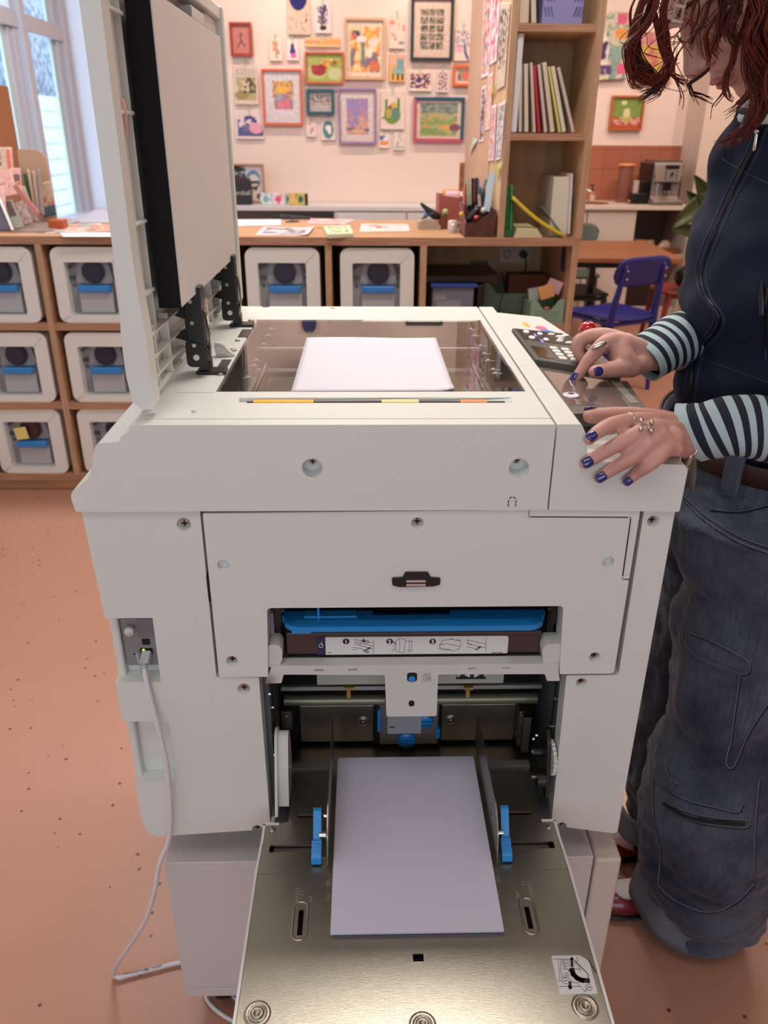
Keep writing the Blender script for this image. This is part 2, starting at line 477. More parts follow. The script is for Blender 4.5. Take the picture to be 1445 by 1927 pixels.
# left wall with the window and a corner opening added behind the sheet
WZ0,WZ1=0.86,2.55; WY0,WY1=4.15,6.12
mb=MB(); T=0.05
def wl(y0,y1,z0,z1): mb.box(X0-T,X0,y0,y1,z0,z1)
wl(Y0,Y1,0,WZ0); wl(Y0,Y1,WZ1,ZC); wl(WY1,6.24,WZ0,WZ1); wl(7.26,Y1,WZ0,WZ1); wl(Y0,WY0,WZ0,WZ1)
struct(mb.build('wall_left',M_wallw))
# the window: frame, mullion, transom, casing, glass
fr=MB()
def fx(y0,y1,z0,z1,x0=X0-0.05,x1=X0+0.03): fr.box(x0,x1,y0,y1,z0,z1)
fx(6.08,6.15,0.84,2.6,X0-0.05,X0+0.04); fx(5.99,6.08,0.9,2.55,X0-0.04,X0+0.015)
fx(5.27,5.50,0.86,2.55,X0-0.05,X0+0.02); fx(5.33,5.40,0.86,2.55,X0-0.05,X0+0.05)
fx(4.1,4.24,0.84,2.6)
fx(4.15,6.12,1.97,2.06,X0-0.04,X0+0.03); fx(4.15,6.12,0.84,0.93); fx(4.15,6.12,2.5,2.6)
fx(5.20,5.27,0.93,1.97,X0-0.04,X0+0.01)
W1=fr.build('window_1',M_trim,bevel=0.006); struct(W1)
gm=bpy.data.materials.new('window_glass'); gm.use_nodes=True; nt=gm.node_tree; nt.nodes.remove(nt.nodes['Principled BSDF'])
tr=nt.nodes.new('ShaderNodeBsdfTransparent'); gl=nt.nodes.new('ShaderNodeBsdfGlossy'); gl.inputs['Roughness'].default_value=0.02
fe=nt.nodes.new('ShaderNodeFresnel'); fe.inputs[0].default_value=1.4; mxs=nt.nodes.new('ShaderNodeMixShader')
tr.inputs[0].default_value=(0.93,0.97,0.98,1)
ge=nt.nodes.new('ShaderNodeNewGeometry'); mt=nt.nodes.new('ShaderNodeMath'); mt.operation='SUBTRACT'; mt.use_clamp=True; nt.links.new(fe.outputs[0],mt.inputs[0]); nt.links.new(ge.outputs['Backfacing'],mt.inputs[1]); nt.links.new(mt.outputs[0],mxs.inputs[0]); nt.links.new(tr.outputs[0],mxs.inputs[1]); nt.links.new(gl.outputs[0],mxs.inputs[2]); nt.links.new(mxs.outputs[0],nt.nodes['Material Output'].inputs[0])
g=MB().box(X0-0.03,X0-0.025,4.2,6.05,0.9,2.52).build('pane',gm,W1)
# glazing beads (pale teal edge strips) and a roller post beside the pane
M_bead=mat('glazing_bead','#c4e0e4',0.3)
b=MB(); b.box(X0-0.02,X0-0.004,5.93,5.99,0.93,1.97); b.box(X0-0.02,X0-0.004,5.14,5.20,0.93,1.97); b.box(X0-0.02,X0-0.004,5.93,5.99,2.06,2.5); b.build('glazing_bead',M_bead,W1)
# translucent sheet added so the pale corner wall glows with daylight
bm_=bpy.data.materials.new('glow_sheet_fabric'); bm_.use_nodes=True; nt=bm_.node_tree; nt.nodes.remove(nt.nodes['Principled BSDF'])
tl0=nt.nodes.new('ShaderNodeBsdfTranslucent'); df0=nt.nodes.new('ShaderNodeBsdfDiffuse'); ms0=nt.nodes.new('ShaderNodeMixShader'); ms0.inputs[0].default_value=0.4
tl0.inputs[0].default_value=(0.86,0.9,0.95,1); df0.inputs[0].default_value=(0.8,0.84,0.9,1)
nt.links.new(tl0.outputs[0],ms0.inputs[1]); nt.links.new(df0.outputs[0],ms0.inputs[2]); nt.links.new(ms0.outputs[0],nt.nodes['Material Output'].inputs[0])
q=MB(); q.box(X0+0.030,X0+0.032,6.155,7.32,0.84,2.62); bl=q.build('corner_glow_sheet',bm_); struct(bl)
# neighbouring house seen through the window: painted weatherboards, and a hedge above
mb=MB()
for i in range(10):
    z=0.0+i*0.185
    mb.obox((X0-2.0,10.2,z+0.09),(0.006,0,0),(0,5.2,0),(0.014,0,0.095))
hm=mat('weatherboard','#c3cbd6',0.7,var=0.08,vscale=5)
hs=mb.build('neighbour_house',hm); tag(hs,'pale grey weatherboard house side outside the left window','house')
M_hedge=mat('hedge','#5c6f86',0.9,var=0.5,vscale=14,vcol='#a9b8c8')
hb=MB().box(X0-3.4,X0-2.6,5.0,15.5,0.0,3.6); hb=hb.build('hedge',M_hedge,bevel=0.05); tag(hb,'dark hedge rising above the weatherboards outside the window','hedge')
# column between kitchen and the right part, far right
struct(MB().box(2.70,2.98,6.95,7.35,0,ZC).build('wall_pillar',mat('pillar_paint','#dcc9ba',0.8)))
# kitchen tiles
def tile_mat():
    m=bpy.data.materials.new('pink_tiles'); m.use_nodes=True; nt=m.node_tree; N=nt.nodes; L=nt.links; b=N['Principled BSDF']; b.inputs['Roughness'].default_value=0.3
    tc=N.new('ShaderNodeTexCoord'); mp=N.new('ShaderNodeMapping'); mp.inputs['Rotation'].default_value=(radians(90),0,0); mp.inputs['Location'].default_value=(0.05,-0.03,0)
    L.new(tc.outputs['Object'],mp.inputs[0])
    br=N.new('ShaderNodeTexBrick'); br.offset=0; br.inputs['Scale'].default_value=1; br.inputs['Brick Width'].default_value=0.155; br.inputs['Row Height'].default_value=0.155
    br.inputs['Mortar Size'].default_value=0.0035; br.inputs['Color1'].default_value=(*rgb('#a35f49'),1); br.inputs['Color2'].default_value=(*rgb('#a96850'),1); br.inputs['Mortar'].default_value=(*rgb('#8f5443'),1)
    L.new(mp.outputs[0],br.inputs[0]); L.new(br.outputs[0],b.inputs['Base Color']); return m
struct(MB().box(1.5,2.70,7.335,7.35,0.9,1.365).build('trim_1',tile_mat()))
struct(MB().box(X0,1.5,7.33,7.35,0,0.08).build('baseboard_far',M_trim))
# ------------------------------------------------------------------ the duplicator
M_white=mat('machine_white','#dbded9',0.42,bump=0.05,bscale=900)
M_whiteg=mat('machine_white_inner','#cfcfc9',0.5)
M_chas=mat('chassis_grey','#6f757b',0.4,metal=0.35)
M_dark=mat('black_plastic','#141312',0.35)
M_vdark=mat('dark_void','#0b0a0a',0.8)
M_steel=mat('brushed_steel','#a8a293',0.3,metal=0.95,bump=0.12,bscale=120,stretch=(1,14,1))
M_steel2=mat('zinc_plate','#8f8a7c',0.34,metal=0.9,var=0.12,vscale=9)
M_chrome=mat('chrome','#d8d6d2',0.14,metal=1.0)
M_screw=mat('screw_metal','#b5a896',0.35,metal=0.7)
M_blue=mat('blue_plastic','#1f86cf',0.32)
M_brown=mat('cartridge_brown','#45302d',0.45)
M_lab=mat('label_white','#dcdcda',0.6)
M_ink=mat('ink_black','#17161c',0.6)
M_navy=mat('navy_print','#22244a',0.6)
M_tan=mat('tan_clip','#b08a4c',0.5)
M_cons=mat('console_grey','#57544f',0.35)
M_conk=mat('console_black','#2a2827',0.3)
M_key=mat('key_white','#f2efe8',0.4)
YF=0.87
def F(px,py,Y=YF): p=P(px,py,Y=Y); return (p.x,p.z)
mach=thing('digital_duplicator',(0.02,1.2,0.42),'white stencil duplicator with its scanner lid raised and its paper feed tray folded out','printer')
def screw(x,z,y,r=0.0075,parent=mach):
    mb=MB(); mb.cyl((x,y+0.006,z),(x,y+0.0035,z),r*0.8,14); mb.obox((x,y+0.0034,z),(r*0.5,0,0),(0,0.0006,0),(0,0,r*0.13),1); mb.obox((x,y+0.0034,z),(r*0.13,0,0),(0,0.0006,0),(0,0,r*0.5),1)
    return mb.build('screw',[M_screw,M_dark],parent)
# chassis with the cartridge bay and the paper-feed bay left open
c=MB()
c.box(-0.325,-0.137,0.906,1.50,0.48,1.012); c.box(0.279,0.372,0.892,1.50,0.48,1.012)
c.box(-0.137,0.279,0.892,1.50,0.89,1.012); c.box(-0.137,0.279,1.04,1.50,0.48,0.89); c.box(-0.137,0.279,0.86,1.04,0.478,0.505)
c.build('chassis',M_chas,mach)
s=MB(); s.box(-0.337,-0.325,0.884,1.53,0.478,1.015); s.box(0.372,0.383,0.884,1.53,0.473,1.015); s.box(-0.33,0.38,1.5,1.535,0.48,1.015)
s.build('side_cover',M_white,mach,bevel=0.004)
# left cover with the two hand-hold notches
LP=[F(152,956),F(376,961),F(407,1274),F(487,1275),F(509,1554),F(480,1562),F(282,1575),F(266,1545),F(250,1452),F(335,1472),F(317,1357),F(229,1347),F(212,1262),F(303,1284),F(287,1163),F(196,1157)]
n1z=F(250,1284)[1]
LP=[(a,b) for a,b in LP]
LP[8]=(LP[8][0],F(335,1472)[1]); LP[11]=(LP[11][0],F(317,1357)[1]); LP[12]=(LP[12][0],n1z); LP[15]=(LP[15][0],F(287,1163)[1]); LP[13]=(LP[13][0],n1z)
mb=MB().prism(roundpoly(LP,[0.002,0.001,0.001,0.001,0.002,0.001,0.028,0.01,0.002,0.001,0.001,0.002,0.002,0.001,0.001,0.002]),'y',YF,0.898)
lc=mb.build('left_cover',M_white,mach,bevel=0.008,seg=4)
holes=MB(); hs=[(346,987),(437,1241),(459,1296),(484,1560)]
def hole(h,px,py,r=0.0085,d=0.009,Y=YF):
    x,z=F(px,py,Y); h.cyl((x,Y-0.002,z),(x,Y+d,z),r,20); return x,z
h=MB()
for px,py in ((346,987),(459,1296),(484,1560)):
    x,z=hole(h,px,py,0.0075 if py>1500 else 0.0088)
    screw(x,z,YF+0.0005)
bake(lc,h)
# recessed walls inside the notches
r_=MB(); x0=F(205,1200)[0]
r_.prism([F(208,1160),F(303,1160),F(340,1480),F(252,1480)],'y',0.897,0.905); r_.build('notch_wall',M_white,mach)
nd=MB(); nd.prism([F(246,1355),F(318,1355),F(331,1440),F(272,1440)],'y',0.8935,0.8975); nd.build('notch_panel',M_white,mach,bevel=0.0015)
# network port plate
pp=MB(); pp.prism([F(226,1164,0.89),F(289,1164,0.89),F(301,1250,0.89),F(241,1251,0.89)],'y',0.889,0.892)
port=pp.build('port_plate',mat('port_grey','#8b8f92',0.45,metal=0.4),mach)
def G(px,py): return F(px,py,0.889)
q=MB(); x,z=G(274,1182); q.box(x-0.0115,x+0.0115,0.8885,0.889,z-0.014,z+0.014); q.build('blank_plate',mat('port_grey_dark','#7c8084',0.45,metal=0.4),port)
q=MB(); x,z=G(246,1182); q.lathe([(0.0001,-0.012),(0.003,-0.012),(0.0032,-0.010),(0.0055,-0.0115),(0.0062,-0.009),(0.0065,-0.003),(0.0045,-0.001),(0.0045,0)],(x,0.889,z),(0,1,0),20); q.build('thumb_screw',M_whiteg,port)
q=MB(); x,z=G(275,1207); q.box(x-0.005,x+0.005,0.887,0.889,z-0.004,z+0.004); x,z=G(253,1231); q.cyl((x,0.8885,z),(x,0.889,z),0.0012,10); x,z=G(276,1225); q.box(x-0.008,x+0.008,0.8865,0.889,z-0.004,z+0.0045); q.build('socket',M_vdark,port)
q=MB(); x,z=G(271,1222); q.sph((x,0.887,z),(0.0022,0.0015,0.0022)); q.build('status_light',mat('green_led','#b6ff3a',0.4,emit=1.6),port)
# right cover
RP=[F(1213,953),F(1272,952),F(1161,1569),F(1037,1553),F(1066,1271),F(1164,1270)]
mb=MB().prism(roundpoly(RP,[0.003,0.004,0.008,0.004,0.003,0.004]),'y',YF,0.898)
rc=mb.build('right_cover',M_white,mach,bevel=0.004,seg=3)
h=MB()
for px,py in ((1229,981),(1094,1285),(1057,1555)):
    x,z=hole(h,px,py,0.0078); screw(x,z,YF+0.002)
bake(rc,h)
# centre cover
CP=[F(382,964),F(1204,955),F(1154,1265),F(1052,1266),F(1059,1138),F(503,1142),F(505,1271),F(413,1272)]
mb=MB().prism(roundpoly(CP,[0.003,0.006,0.006,0.002,0.006,0.006,0.002,0.004]),'y',YF-0.003,0.898)
cc=mb.build('front_cover',M_white,mach,bevel=0.0025,seg=3)
h=MB()
for px,py,sc in ((421,1061,0),(437,1241,1),(785,982,1),(1143,1055,0),(1118,1234,1)):
    x,z=F(px,py); h.cyl((x,YF-0.01,z),(x,YF+0.006,z),0.0078,20)
    if sc: screw(x,z,YF-0.001)
def cutline(pts,w=0.0022,d=0.004):
    for a,b in zip(pts,pts[1:]):
        A=F(*a); B=F(*b); dx,dz=B[0]-A[0],B[1]-A[1]; L=sqrt(dx*dx+dz*dz); ex,ez=dx/L,dz/L
        h.obox(((A[0]+B[0])/2,YF-0.003,(A[1]+B[1])/2),(ex*(L/2+w/2),0,ez*(L/2+w/2)),(0,d,0),(-ez*w/2,0,ex*w/2))
cutline([(994,960),(994,970)]); cutline([(994,971),(1184,972)]); cutline([(1186,972),(1170,1086)]); cutline([(1170,1088),(1187,1088)])
bake(cc,h)
mb=MB(); 
for a,b in (((997,971),(1181,972)),((1185,976),(1171,1083))):
    A=F(*a,Y=YF);B=F(*b,Y=YF); mb.bar((A[0],YF-0.0005,A[1]),(B[0],YF-0.0005,B[1]),0.0022,0.002)
mb.build('groove',M_vdark,mach)
mb=MB(); a=F(391,1085);b=F(396,1131); mb.prism([F(388,1084),F(393,1084),F(398,1131),F(393,1131)],'y',YF-0.001,0.88); mb.build('seam_gap',M_vdark,mach)
# black latch
mb=MB()
L_=[F(737,1084),F(757,1083),F(762,1073),F(805,1073),F(810,1083),F(828,1084),F(827,1096),F(812,1099),F(752,1100),F(738,1097)]
mb.prism(roundpoly(L_,0.002),'y',YF-0.0065,YF-0.002); la=mb.build('latch',M_dark,mach,bevel=0.001)
mb=MB(); a=F(764,1089);b=F(800,1089); mb.box(a[0],b[0],YF-0.0085,YF-0.006,a[1]-0.0006,a[1]+0.0026); mb.box(a[0],b[0],YF-0.0085,YF-0.006,a[1]-0.006,a[1]-0.0028); mb.build('latch_bar',M_chrome,la)
# ---------------- scanner unit
ZT=1.13
prof=[(-0.346,1.021),(0.2205,1.021),(0.2205,ZT),(-0.268,ZT),(-0.270,1.122),(-0.280,1.116),(-0.281,1.110),(-0.306,1.108),(-0.311,1.104),(-0.322,1.066),(-0.334,1.056),(-0.346,1.048),(-0.349,1.040)]
mb=MB().prism(roundpoly(prof,[0.003,0.001,0.003,0.004,0.003,0.003,0.003,0.004,0.004,0.006,0.008,0.006,0.004]),'y',YF-0.006,1.558)
sh=mb.build('scanner_housing',M_white,mach,bevel=0.0035,seg=3)
h=MB(); gz=ZT
gl_=P(410,737,Z=ZT); gr_=P(988,737,Z=ZT); GX0,GX1,GY0,GY1=-0.193,0.210,0.994,1.436
h.box(GX0,GX1,GY0,GY1,1.055,1.2)
for px,py,r in ((587,880,0.0115),(976,878,0.0115)):
    x,z=F(px,py,YF-0.006); h.cyl((x,YF-0.02,z),(x,YF+0.012,z),r,24); screw(x,z+0.002,YF+0.006,0.006)
for px,py,r in ((360,775,0.0065),(628,580,0.0075),(500,577,0.0075)):
    p=P(px,py,Z=ZT); h.cyl((p.x,p.y,ZT-0.008),(p.x,p.y,ZT+0.01),r,18)
h.box(GX0+0.035,0.186,0.946,0.968,ZT-0.006,ZT+0.1)
bake(sh,h)
mb=MB(); 
for px in (587,976):
    x,z=F(px,880,YF-0.006); mb.torus((x,YF-0.0062,z),0.0118,0.0006,(0,1,0),0,24,6)
mb.build('hole_rim',M_whiteg,mach)
# seam lines on the flat top
mb=MB(); a=P(330,790,Z=ZT); mb.box(-0.262,0.2195,0.8845,0.8856,ZT-0.001,ZT+0.0003)
p=P(315,726,Z=ZT); mb.box(-0.243,GX0,0.9895,0.9903,ZT-0.001,ZT+0.0003); mb.build('top_seam',mat('seam_grey','#a5a49e',0.6),mach)
# side strip and the lower corner block to the right of it
prof=[(0.2225,1.021),(0.383,1.0175),(0.384,1.073),(0.380,1.079),(0.268,1.084),(0.2615,1.092),(0.2565,1.118),(0.2505,ZT),(0.2225,ZT)]
mb=MB().prism(roundpoly(prof,[0.002,0.003,0.004,0.004,0.006,0.006,0.004,0.003,0.002]),'y',YF-0.006,1.0)
cb=mb.build('corner_cover',M_white,mach,bevel=0.0035,seg=3)
prof=[(0.2225,1.05),(0.262,1.05),(0.2605,1.10),(0.2565,1.118),(0.2505,ZT),(0.2225,ZT)]
sc_=MB().prism(roundpoly(prof,[0.001,0.001,0.006,0.004,0.003,0.002]),'y',0.9995,1.558).build('side_strip',M_white,mach,bevel=0.001)
h=MB()
for px,py in ((1038,755),(988,688),(936,610)):
    p=P(px,py,Z=ZT); h.cyl((p.x,p.y,ZT-0.01),(p.x,p.y,ZT+0.01),0.0062,18)
bake(sc_,h) 
p=P(1035,755,Z=ZT)
# console: base, slanted panels
cz=lambda x: 1.112-(x-0.26)*0.10
CB=[(0.262,0.925),(0.374,0.995),(0.378,1.40),(0.345,1.57),(0.262,1.57)]
def slab(name,poly,m,zoff0,zoff1,bev=0.002,parent=mach):
    mb=MB(); n=len(poly); ar=sum(poly[i][0]*poly[(i+1)%n][1]-poly[(i+1)%n][0]*poly[i][1] for i in range(n))
    if ar<0: poly=poly[::-1]
    vs=[(x,y,cz(x)+zoff0) for x,y in poly]+[(x,y,cz(x)+zoff1) for x,y in poly]
    mb.add(vs,[tuple(range(n))[::-1],tuple(range(n,2*n))]+[(i,(i+1)%n,(i+1)%n+n,i+n) for i in range(n)]); return mb.build(name,m,parent,bevel=bev)
slab('console_base',[(0.2615,0.995),(0.380,1.0),(0.384,1.37),(0.352,1.578),(0.2615,1.578)],M_white,-0.075,-0.004,0.004)
con=slab('console_top',[(0.2615,1.36),(0.383,1.345),(0.351,1.576),(0.2615,1.576)],M_white,-0.004,0.004,0.002)
tl=slab('touchscreen',[(0.259,0.947),(0.375,0.998),(0.392,1.14),(0.2605,1.175)],M_cons,-0.016,0.003,0.0025)
scr=slab('screen_glass',[(0.266,0.985),(0.352,1.008),(0.358,1.142),(0.266,1.163)],mat('screen_glass','#6b5f58',0.09,spec=0.8,coat=0.6),0.0015,0.0036,0.0004,tl)
slab('display_frame',[(0.3585,1.02),(0.371,1.025),(0.376,1.128),(0.362,1.13)],mat('console_light','#8a857d',0.3),0.002,0.0038,0.0003,tl)
pb=P(1074,745,Z=1.113)
mb=MB(); mb.sph((pb.x,pb.y,cz(pb.x)+0.004),(0.0115,0.013,0.0025)); bt=mb.build('screen_button',mat('button_lilac','#d9cfdf',0.3),tl)
mb=MB(); mb.sph((pb.x,pb.y,cz(pb.x)+0.0064),(0.0042,0.0042,0.0006)); mb.build('button_mark',M_ink,bt)
kp=slab('keypad',[(0.2605,1.185),(0.386,1.155),(0.384,1.345),(0.352,1.40),(0.2605,1.40)],M_cons,-0.012,0.012,0.0025)
slab('display',[(0.268,1.20),(0.292,1.195),(0.292,1.262),(0.268,1.268)],mat('lcd_dark','#2c2018',0.15,coat=0.5),0.0105,0.013,0.0004,kp)
slab('button_field',[(0.266,1.315),(0.376,1.30),(0.372,1.345),(0.352,1.392),(0.266,1.392)],M_conk,0.0105,0.0128,0.0004,kp)
for j in range(4):
    for i in range(4):
        if i==3 and j<2: continue
        x=0.305+i*0.0185; y=1.196+j*0.0215-i*0.002
        mb=MB(); mb.obox((x,y,cz(x)+0.0138),(0.0062,0,-0.0006),(0,0.0068,0),(0,0,0.0022)); mb.build('key',M_key,kp,bevel=0.0015)
for x,y,rx,ry in ((0.281,1.372,0.007,0.010),(0.283,1.33,0.007,0.010),(0.304,1.366,0.006,0.009),(0.306,1.325,0.006,0.009),(0.325,1.371,0.008,0.005),(0.338,1.36,0.011,0.005),(0.351,1.374,0.008,0.006),(0.33,1.326,0.008,0.006),(0.345,1.318,0.010,0.005),(0.362,1.33,0.009,0.006),(0.366,1.31,0.006,0.006),(0.336,1.344,0.008,0.004)):
    mb=MB(); mb.sph((x,y,cz(x)+0.0132),(rx*0.8,ry,0.0026)); mb.build('key',M_key,kp)
for x,y in ((0.293,1.352),(0.296,1.31)):
    mb=MB(); mb.obox((x,y,cz(x)+0.0132),(0.0012,0,0),(0,0.009,0),(0,0,0.0006)); mb.build('indicator',mat('violet_led','#9a8cf0',0.4,emit=0.8),kp)
mb=MB()
for i,(px,py,col) in enumerate(((989,611,'sticker_yellow'),(1017,615,'sticker_pink'),(1029,624,'sticker_blue'))):
    p=P(px,py,Z=1.112); q=MB(); rx=(0.006,0.0115,0.0165)[i]; ry=(0.02,0.018,0.028)[i]
    q.sph((p.x,p.y,cz(p.x)+0.0042),(rx,ry,0.0012)); q.build('round_sticker',mat(col,('#e6b53c','#cf6f93','#3f86d8')[i],0.5),con)
q=MB(); q.box(0.266,0.297,1.40,1.44,1.112,1.1165); q.build('console_tab',M_white,con,bevel=0.002)
# scanner interior
s=MB(); s.box(GX0,GX1,GY0,GY1,1.055,1.0575); si=s.build('scan_bay',mat('bay_grey','#a39d99',0.4),mach)
s=MB(); s.box(GX0,GX0+0.004,GY0,GY1,1.0575,1.127); s.box(GX1-0.004,GX1,GY0,GY1,1.0575,1.127); s.box(GX0,GX1,GY0,GY0+0.003,1.0575,1.127); s.box(GX0,GX1,GY1-0.003,GY1,1.0575,1.127)
s.build('bay_wall',mat('bay_wall','#6f6c6a',0.4),mach)
s=MB(); s.box(GX0+0.01,GX1-0.01,1.33,1.36,1.07,1.10,0); s.box(GX0+0.01,GX1-0.01,1.331,1.334,1.101,1.105,1); s.box(GX0+0.04,GX1-0.04,1.15,1.32,1.0576,1.066,2); s.build('scan_carriage',[M_dark,M_chrome,M_steel2],mach,bevel=0.001)
s=MB(); s.cyl((GX0+0.03,GY0+0.01,1.085),(GX0+0.03,GY1-0.01,1.085),0.004,10); s.cyl((GX1-0.03,GY0+0.01,1.085),(GX1-0.03,GY1-0.01,1.085),0.004,10); s.build('guide_rod',M_chrome,mach)
for px,py in ((517,677),(868,672)):
    p=P(px,py,Z=1.067); s=MB(); s.sph((p.x,p.y,1.0665),(0.007,0.010,0.003)); s.build('white_spot',mat('spot_white','#f6e9c8',0.3),mach)
gm2=bpy.data.materials.new('platen_glass'); gm2.use_nodes=True; nt=gm2.node_tree; nt.nodes.remove(nt.nodes['Principled BSDF'])
tr=nt.nodes.new('ShaderNodeBsdfTransparent'); gl=nt.nodes.new('ShaderNodeBsdfGlossy'); gl.inputs['Roughness'].default_value=0.012
fe=nt.nodes.new('ShaderNodeFresnel'); fe.inputs[0].default_value=1.9; mxs=nt.nodes.new('ShaderNodeMixShader'); tr.inputs[0].default_value=(0.9,0.9,0.9,1)
ge=nt.nodes.new('ShaderNodeNewGeometry'); mt=nt.nodes.new('ShaderNodeMath'); mt.operation='SUBTRACT'; mt.use_clamp=True; nt.links.new(fe.outputs[0],mt.inputs[0]); nt.links.new(ge.outputs['Backfacing'],mt.inputs[1]); nt.links.new(mt.outputs[0],mxs.inputs[0]); nt.links.new(tr.outputs[0],mxs.inputs[1]); nt.links.new(gl.outputs[0],mxs.inputs[2]); nt.links.new(mxs.outputs[0],nt.nodes['Material Output'].inputs[0])
g=MB().box(GX0+0.001,GX1-0.001,GY0+0.001,GY1-0.001,ZT-0.003,ZT).build('platen_glass',gm2,mach)
# size marks printed beside the glass edge
mb=MB()
for (x,ys) in ((-0.165,(1.06,1.12,1.15,1.25,1.31,1.36)),(0.178,(1.08,1.10,1.15,1.19,1.24,1.31,1.36))):
    for y in ys: strokes(mb,[[(0,0),(0.014,0)],[(0.004,0.004),(0.004,0.009),(0.007,0.004),(0.007,0.009)]],(x,y,ZT+0.0001),(1,0,0),(0,1,0),0.0011,0,0.0001)
mb.build('size_marks',M_lab,g)
# reading slit; coloured reflections in its glass are modelled as solid strips
mb=MB(); mb.box(GX0+0.035,0.186,0.946,0.968,ZT-0.006,ZT-0.005); mb.build('slit_bed',M_white,mach)
mb=MB(); mb.box(-0.147,0.176,0.9500,0.9575,ZT-0.005,ZT-0.0015); sl=mb.build('reading_slit',M_vdark,mach)
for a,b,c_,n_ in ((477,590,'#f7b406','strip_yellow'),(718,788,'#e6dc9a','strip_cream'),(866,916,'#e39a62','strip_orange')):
    A=P(a,755,Z=ZT); B=P(b,755,Z=ZT); mb=MB(); mb.box(A.x,B.x,0.9485,0.9585,ZT-0.0015,ZT+0.0005); o=mb.build('reflection_strip',mat(n_,c_,0.4),sl)
# details left of the glass
def T_(px,py,z=ZT): p=P(px,py,Z=z); return p
mb=MB()
for a in (((405,698),(424,698),(436,677),(418,677)),((447,635),(466,635),(474,620),(456,620))):
    pts=[T_(*q) for q in a]; mb.prism([(p.x,p.y) for p in pts],'z',ZT-0.0002,ZT+0.0006)
mb.build('black_pad',mat('pad_brown','#38312c',0.4),mach)
for px,py in ((438,660),(473,604),(415,706),(447,642)):
    p=T_(px,py); mb=MB(); r=0.006 if py in(660,604) else 0.004; mb.lathe([(r,0),(r,0.002),(r*0.6,0.003)],(p.x,p.y,ZT),(0,0,1),14); mb.build('bump_stop',M_screw,mach)
p=T_(405,676); mb=MB(); mb.sheet(lambda u,v:(p.x+0.026*u*(1-0.0*v)+(-0.002 if v>0 else 0),p.y+0.012,ZT+v*(0.021 if u<0.45 else 0.021-0.017*((u-0.45)/0.55)**0.7)),10,2,0,0.012); mb.build('lid_catch',M_white,mach)
# ---------------- raised lid
lid=MB()
# shell: back plate, near rim, far rim, top, bottom lip   (plane X = const, opens upward)
bulge=lambda z: 0.0 if z>1.30 else 0.016*(0.5-0.5*cos(pi*min(1,(1.30-z)/0.08)))
def rimnear():
    zs=[1.142,1.15,1.18,1.21,1.235,1.26,1.285,1.31,1.36,1.45,1.55,1.62]
    mb=MB(); vs=[]; 
    for z in zs:
        b=bulge(z); xo=-0.2655-b*0.55; xi=-0.2465+b*0.25
        if z<1.145: xo+=0.012
        elif z<1.155: xo+=0.004
        vs.append((xo+0.004,z)); 
    inner=[(-0.2465+bulge(z)*0.25,z) for z in zs][::-1]
    mb.prism(vs+inner,'y',0.884,0.912); return mb
rn=rimnear(); 
lidshell=MB(); lidshell.v=rn.v; lidshell.f=rn.f; lidshell.m=rn.m; lidshell.s=rn.s
ls=lidshell.build('lid_rim',M_white,mach,bevel=0.005,seg=3)
b=MB(); b.box(-0.272,-0.262,0.90,1.555,1.142,1.62); b.box(-0.272,-0.232,1.535,1.555,1.145,1.62); b.box(-0.272,-0.236,0.90,1.555,1.60,1.62)
b.box(-0.268,-0.252,0.905,1.545,1.142,1.15)
b.box(-0.262,-0.243,1.43,1.545,1.15,1.60)
b.build('lid_shell',M_white,mach,bevel=0.003)
rb=MB()
for z in (1.262,1.338,1.448,1.54): rb.box(-0.262,-0.248,0.91,0.968,z,z+0.004)
for y in (0.935,0.968): rb.box(-0.262,-0.2515,y,y+0.003,1.21,1.60)
for z in (1.165,1.188,1.215): rb.box(-0.262,-0.248,0.92,1.52,z,z+0.003)
for y in (0.95,1.02,1.16,1.24,1.33,1.40): rb.box(-0.262,-0.25,y,y+0.004,1.15,1.225)
rb.build('lid_ribs',M_white,mach,bevel=0.001)
fo=MB(); fo.box(-0.250,-0.2235,0.985,1.432,1.238,1.568); fo.build('lid_foam',mat('black_foam','#0e0e0f',0.95,bump=0.3,bscale=300),mach)
pd=MB(); pd.box(-0.2235,-0.2215,0.9865,1.430,1.2395,1.5665); pd.build('lid_pad',mat('pad_white','#dcd7d2',0.5),mach,bevel=0.0006)
pc=MB(); pc.box(-0.262,-0.238,1.30,1.40,1.575,1.592); pc.build('lid_clip',M_white,mach,bevel=0.002)
p=MB(); p.tube([(-0.25,0.93,1.43),(-0.249,0.931,1.452),(-0.25,0.932,1.46)],0.0025,8); p.build('tape_scrap',mat('pink_tape','#e7b3a6',0.5),mach)
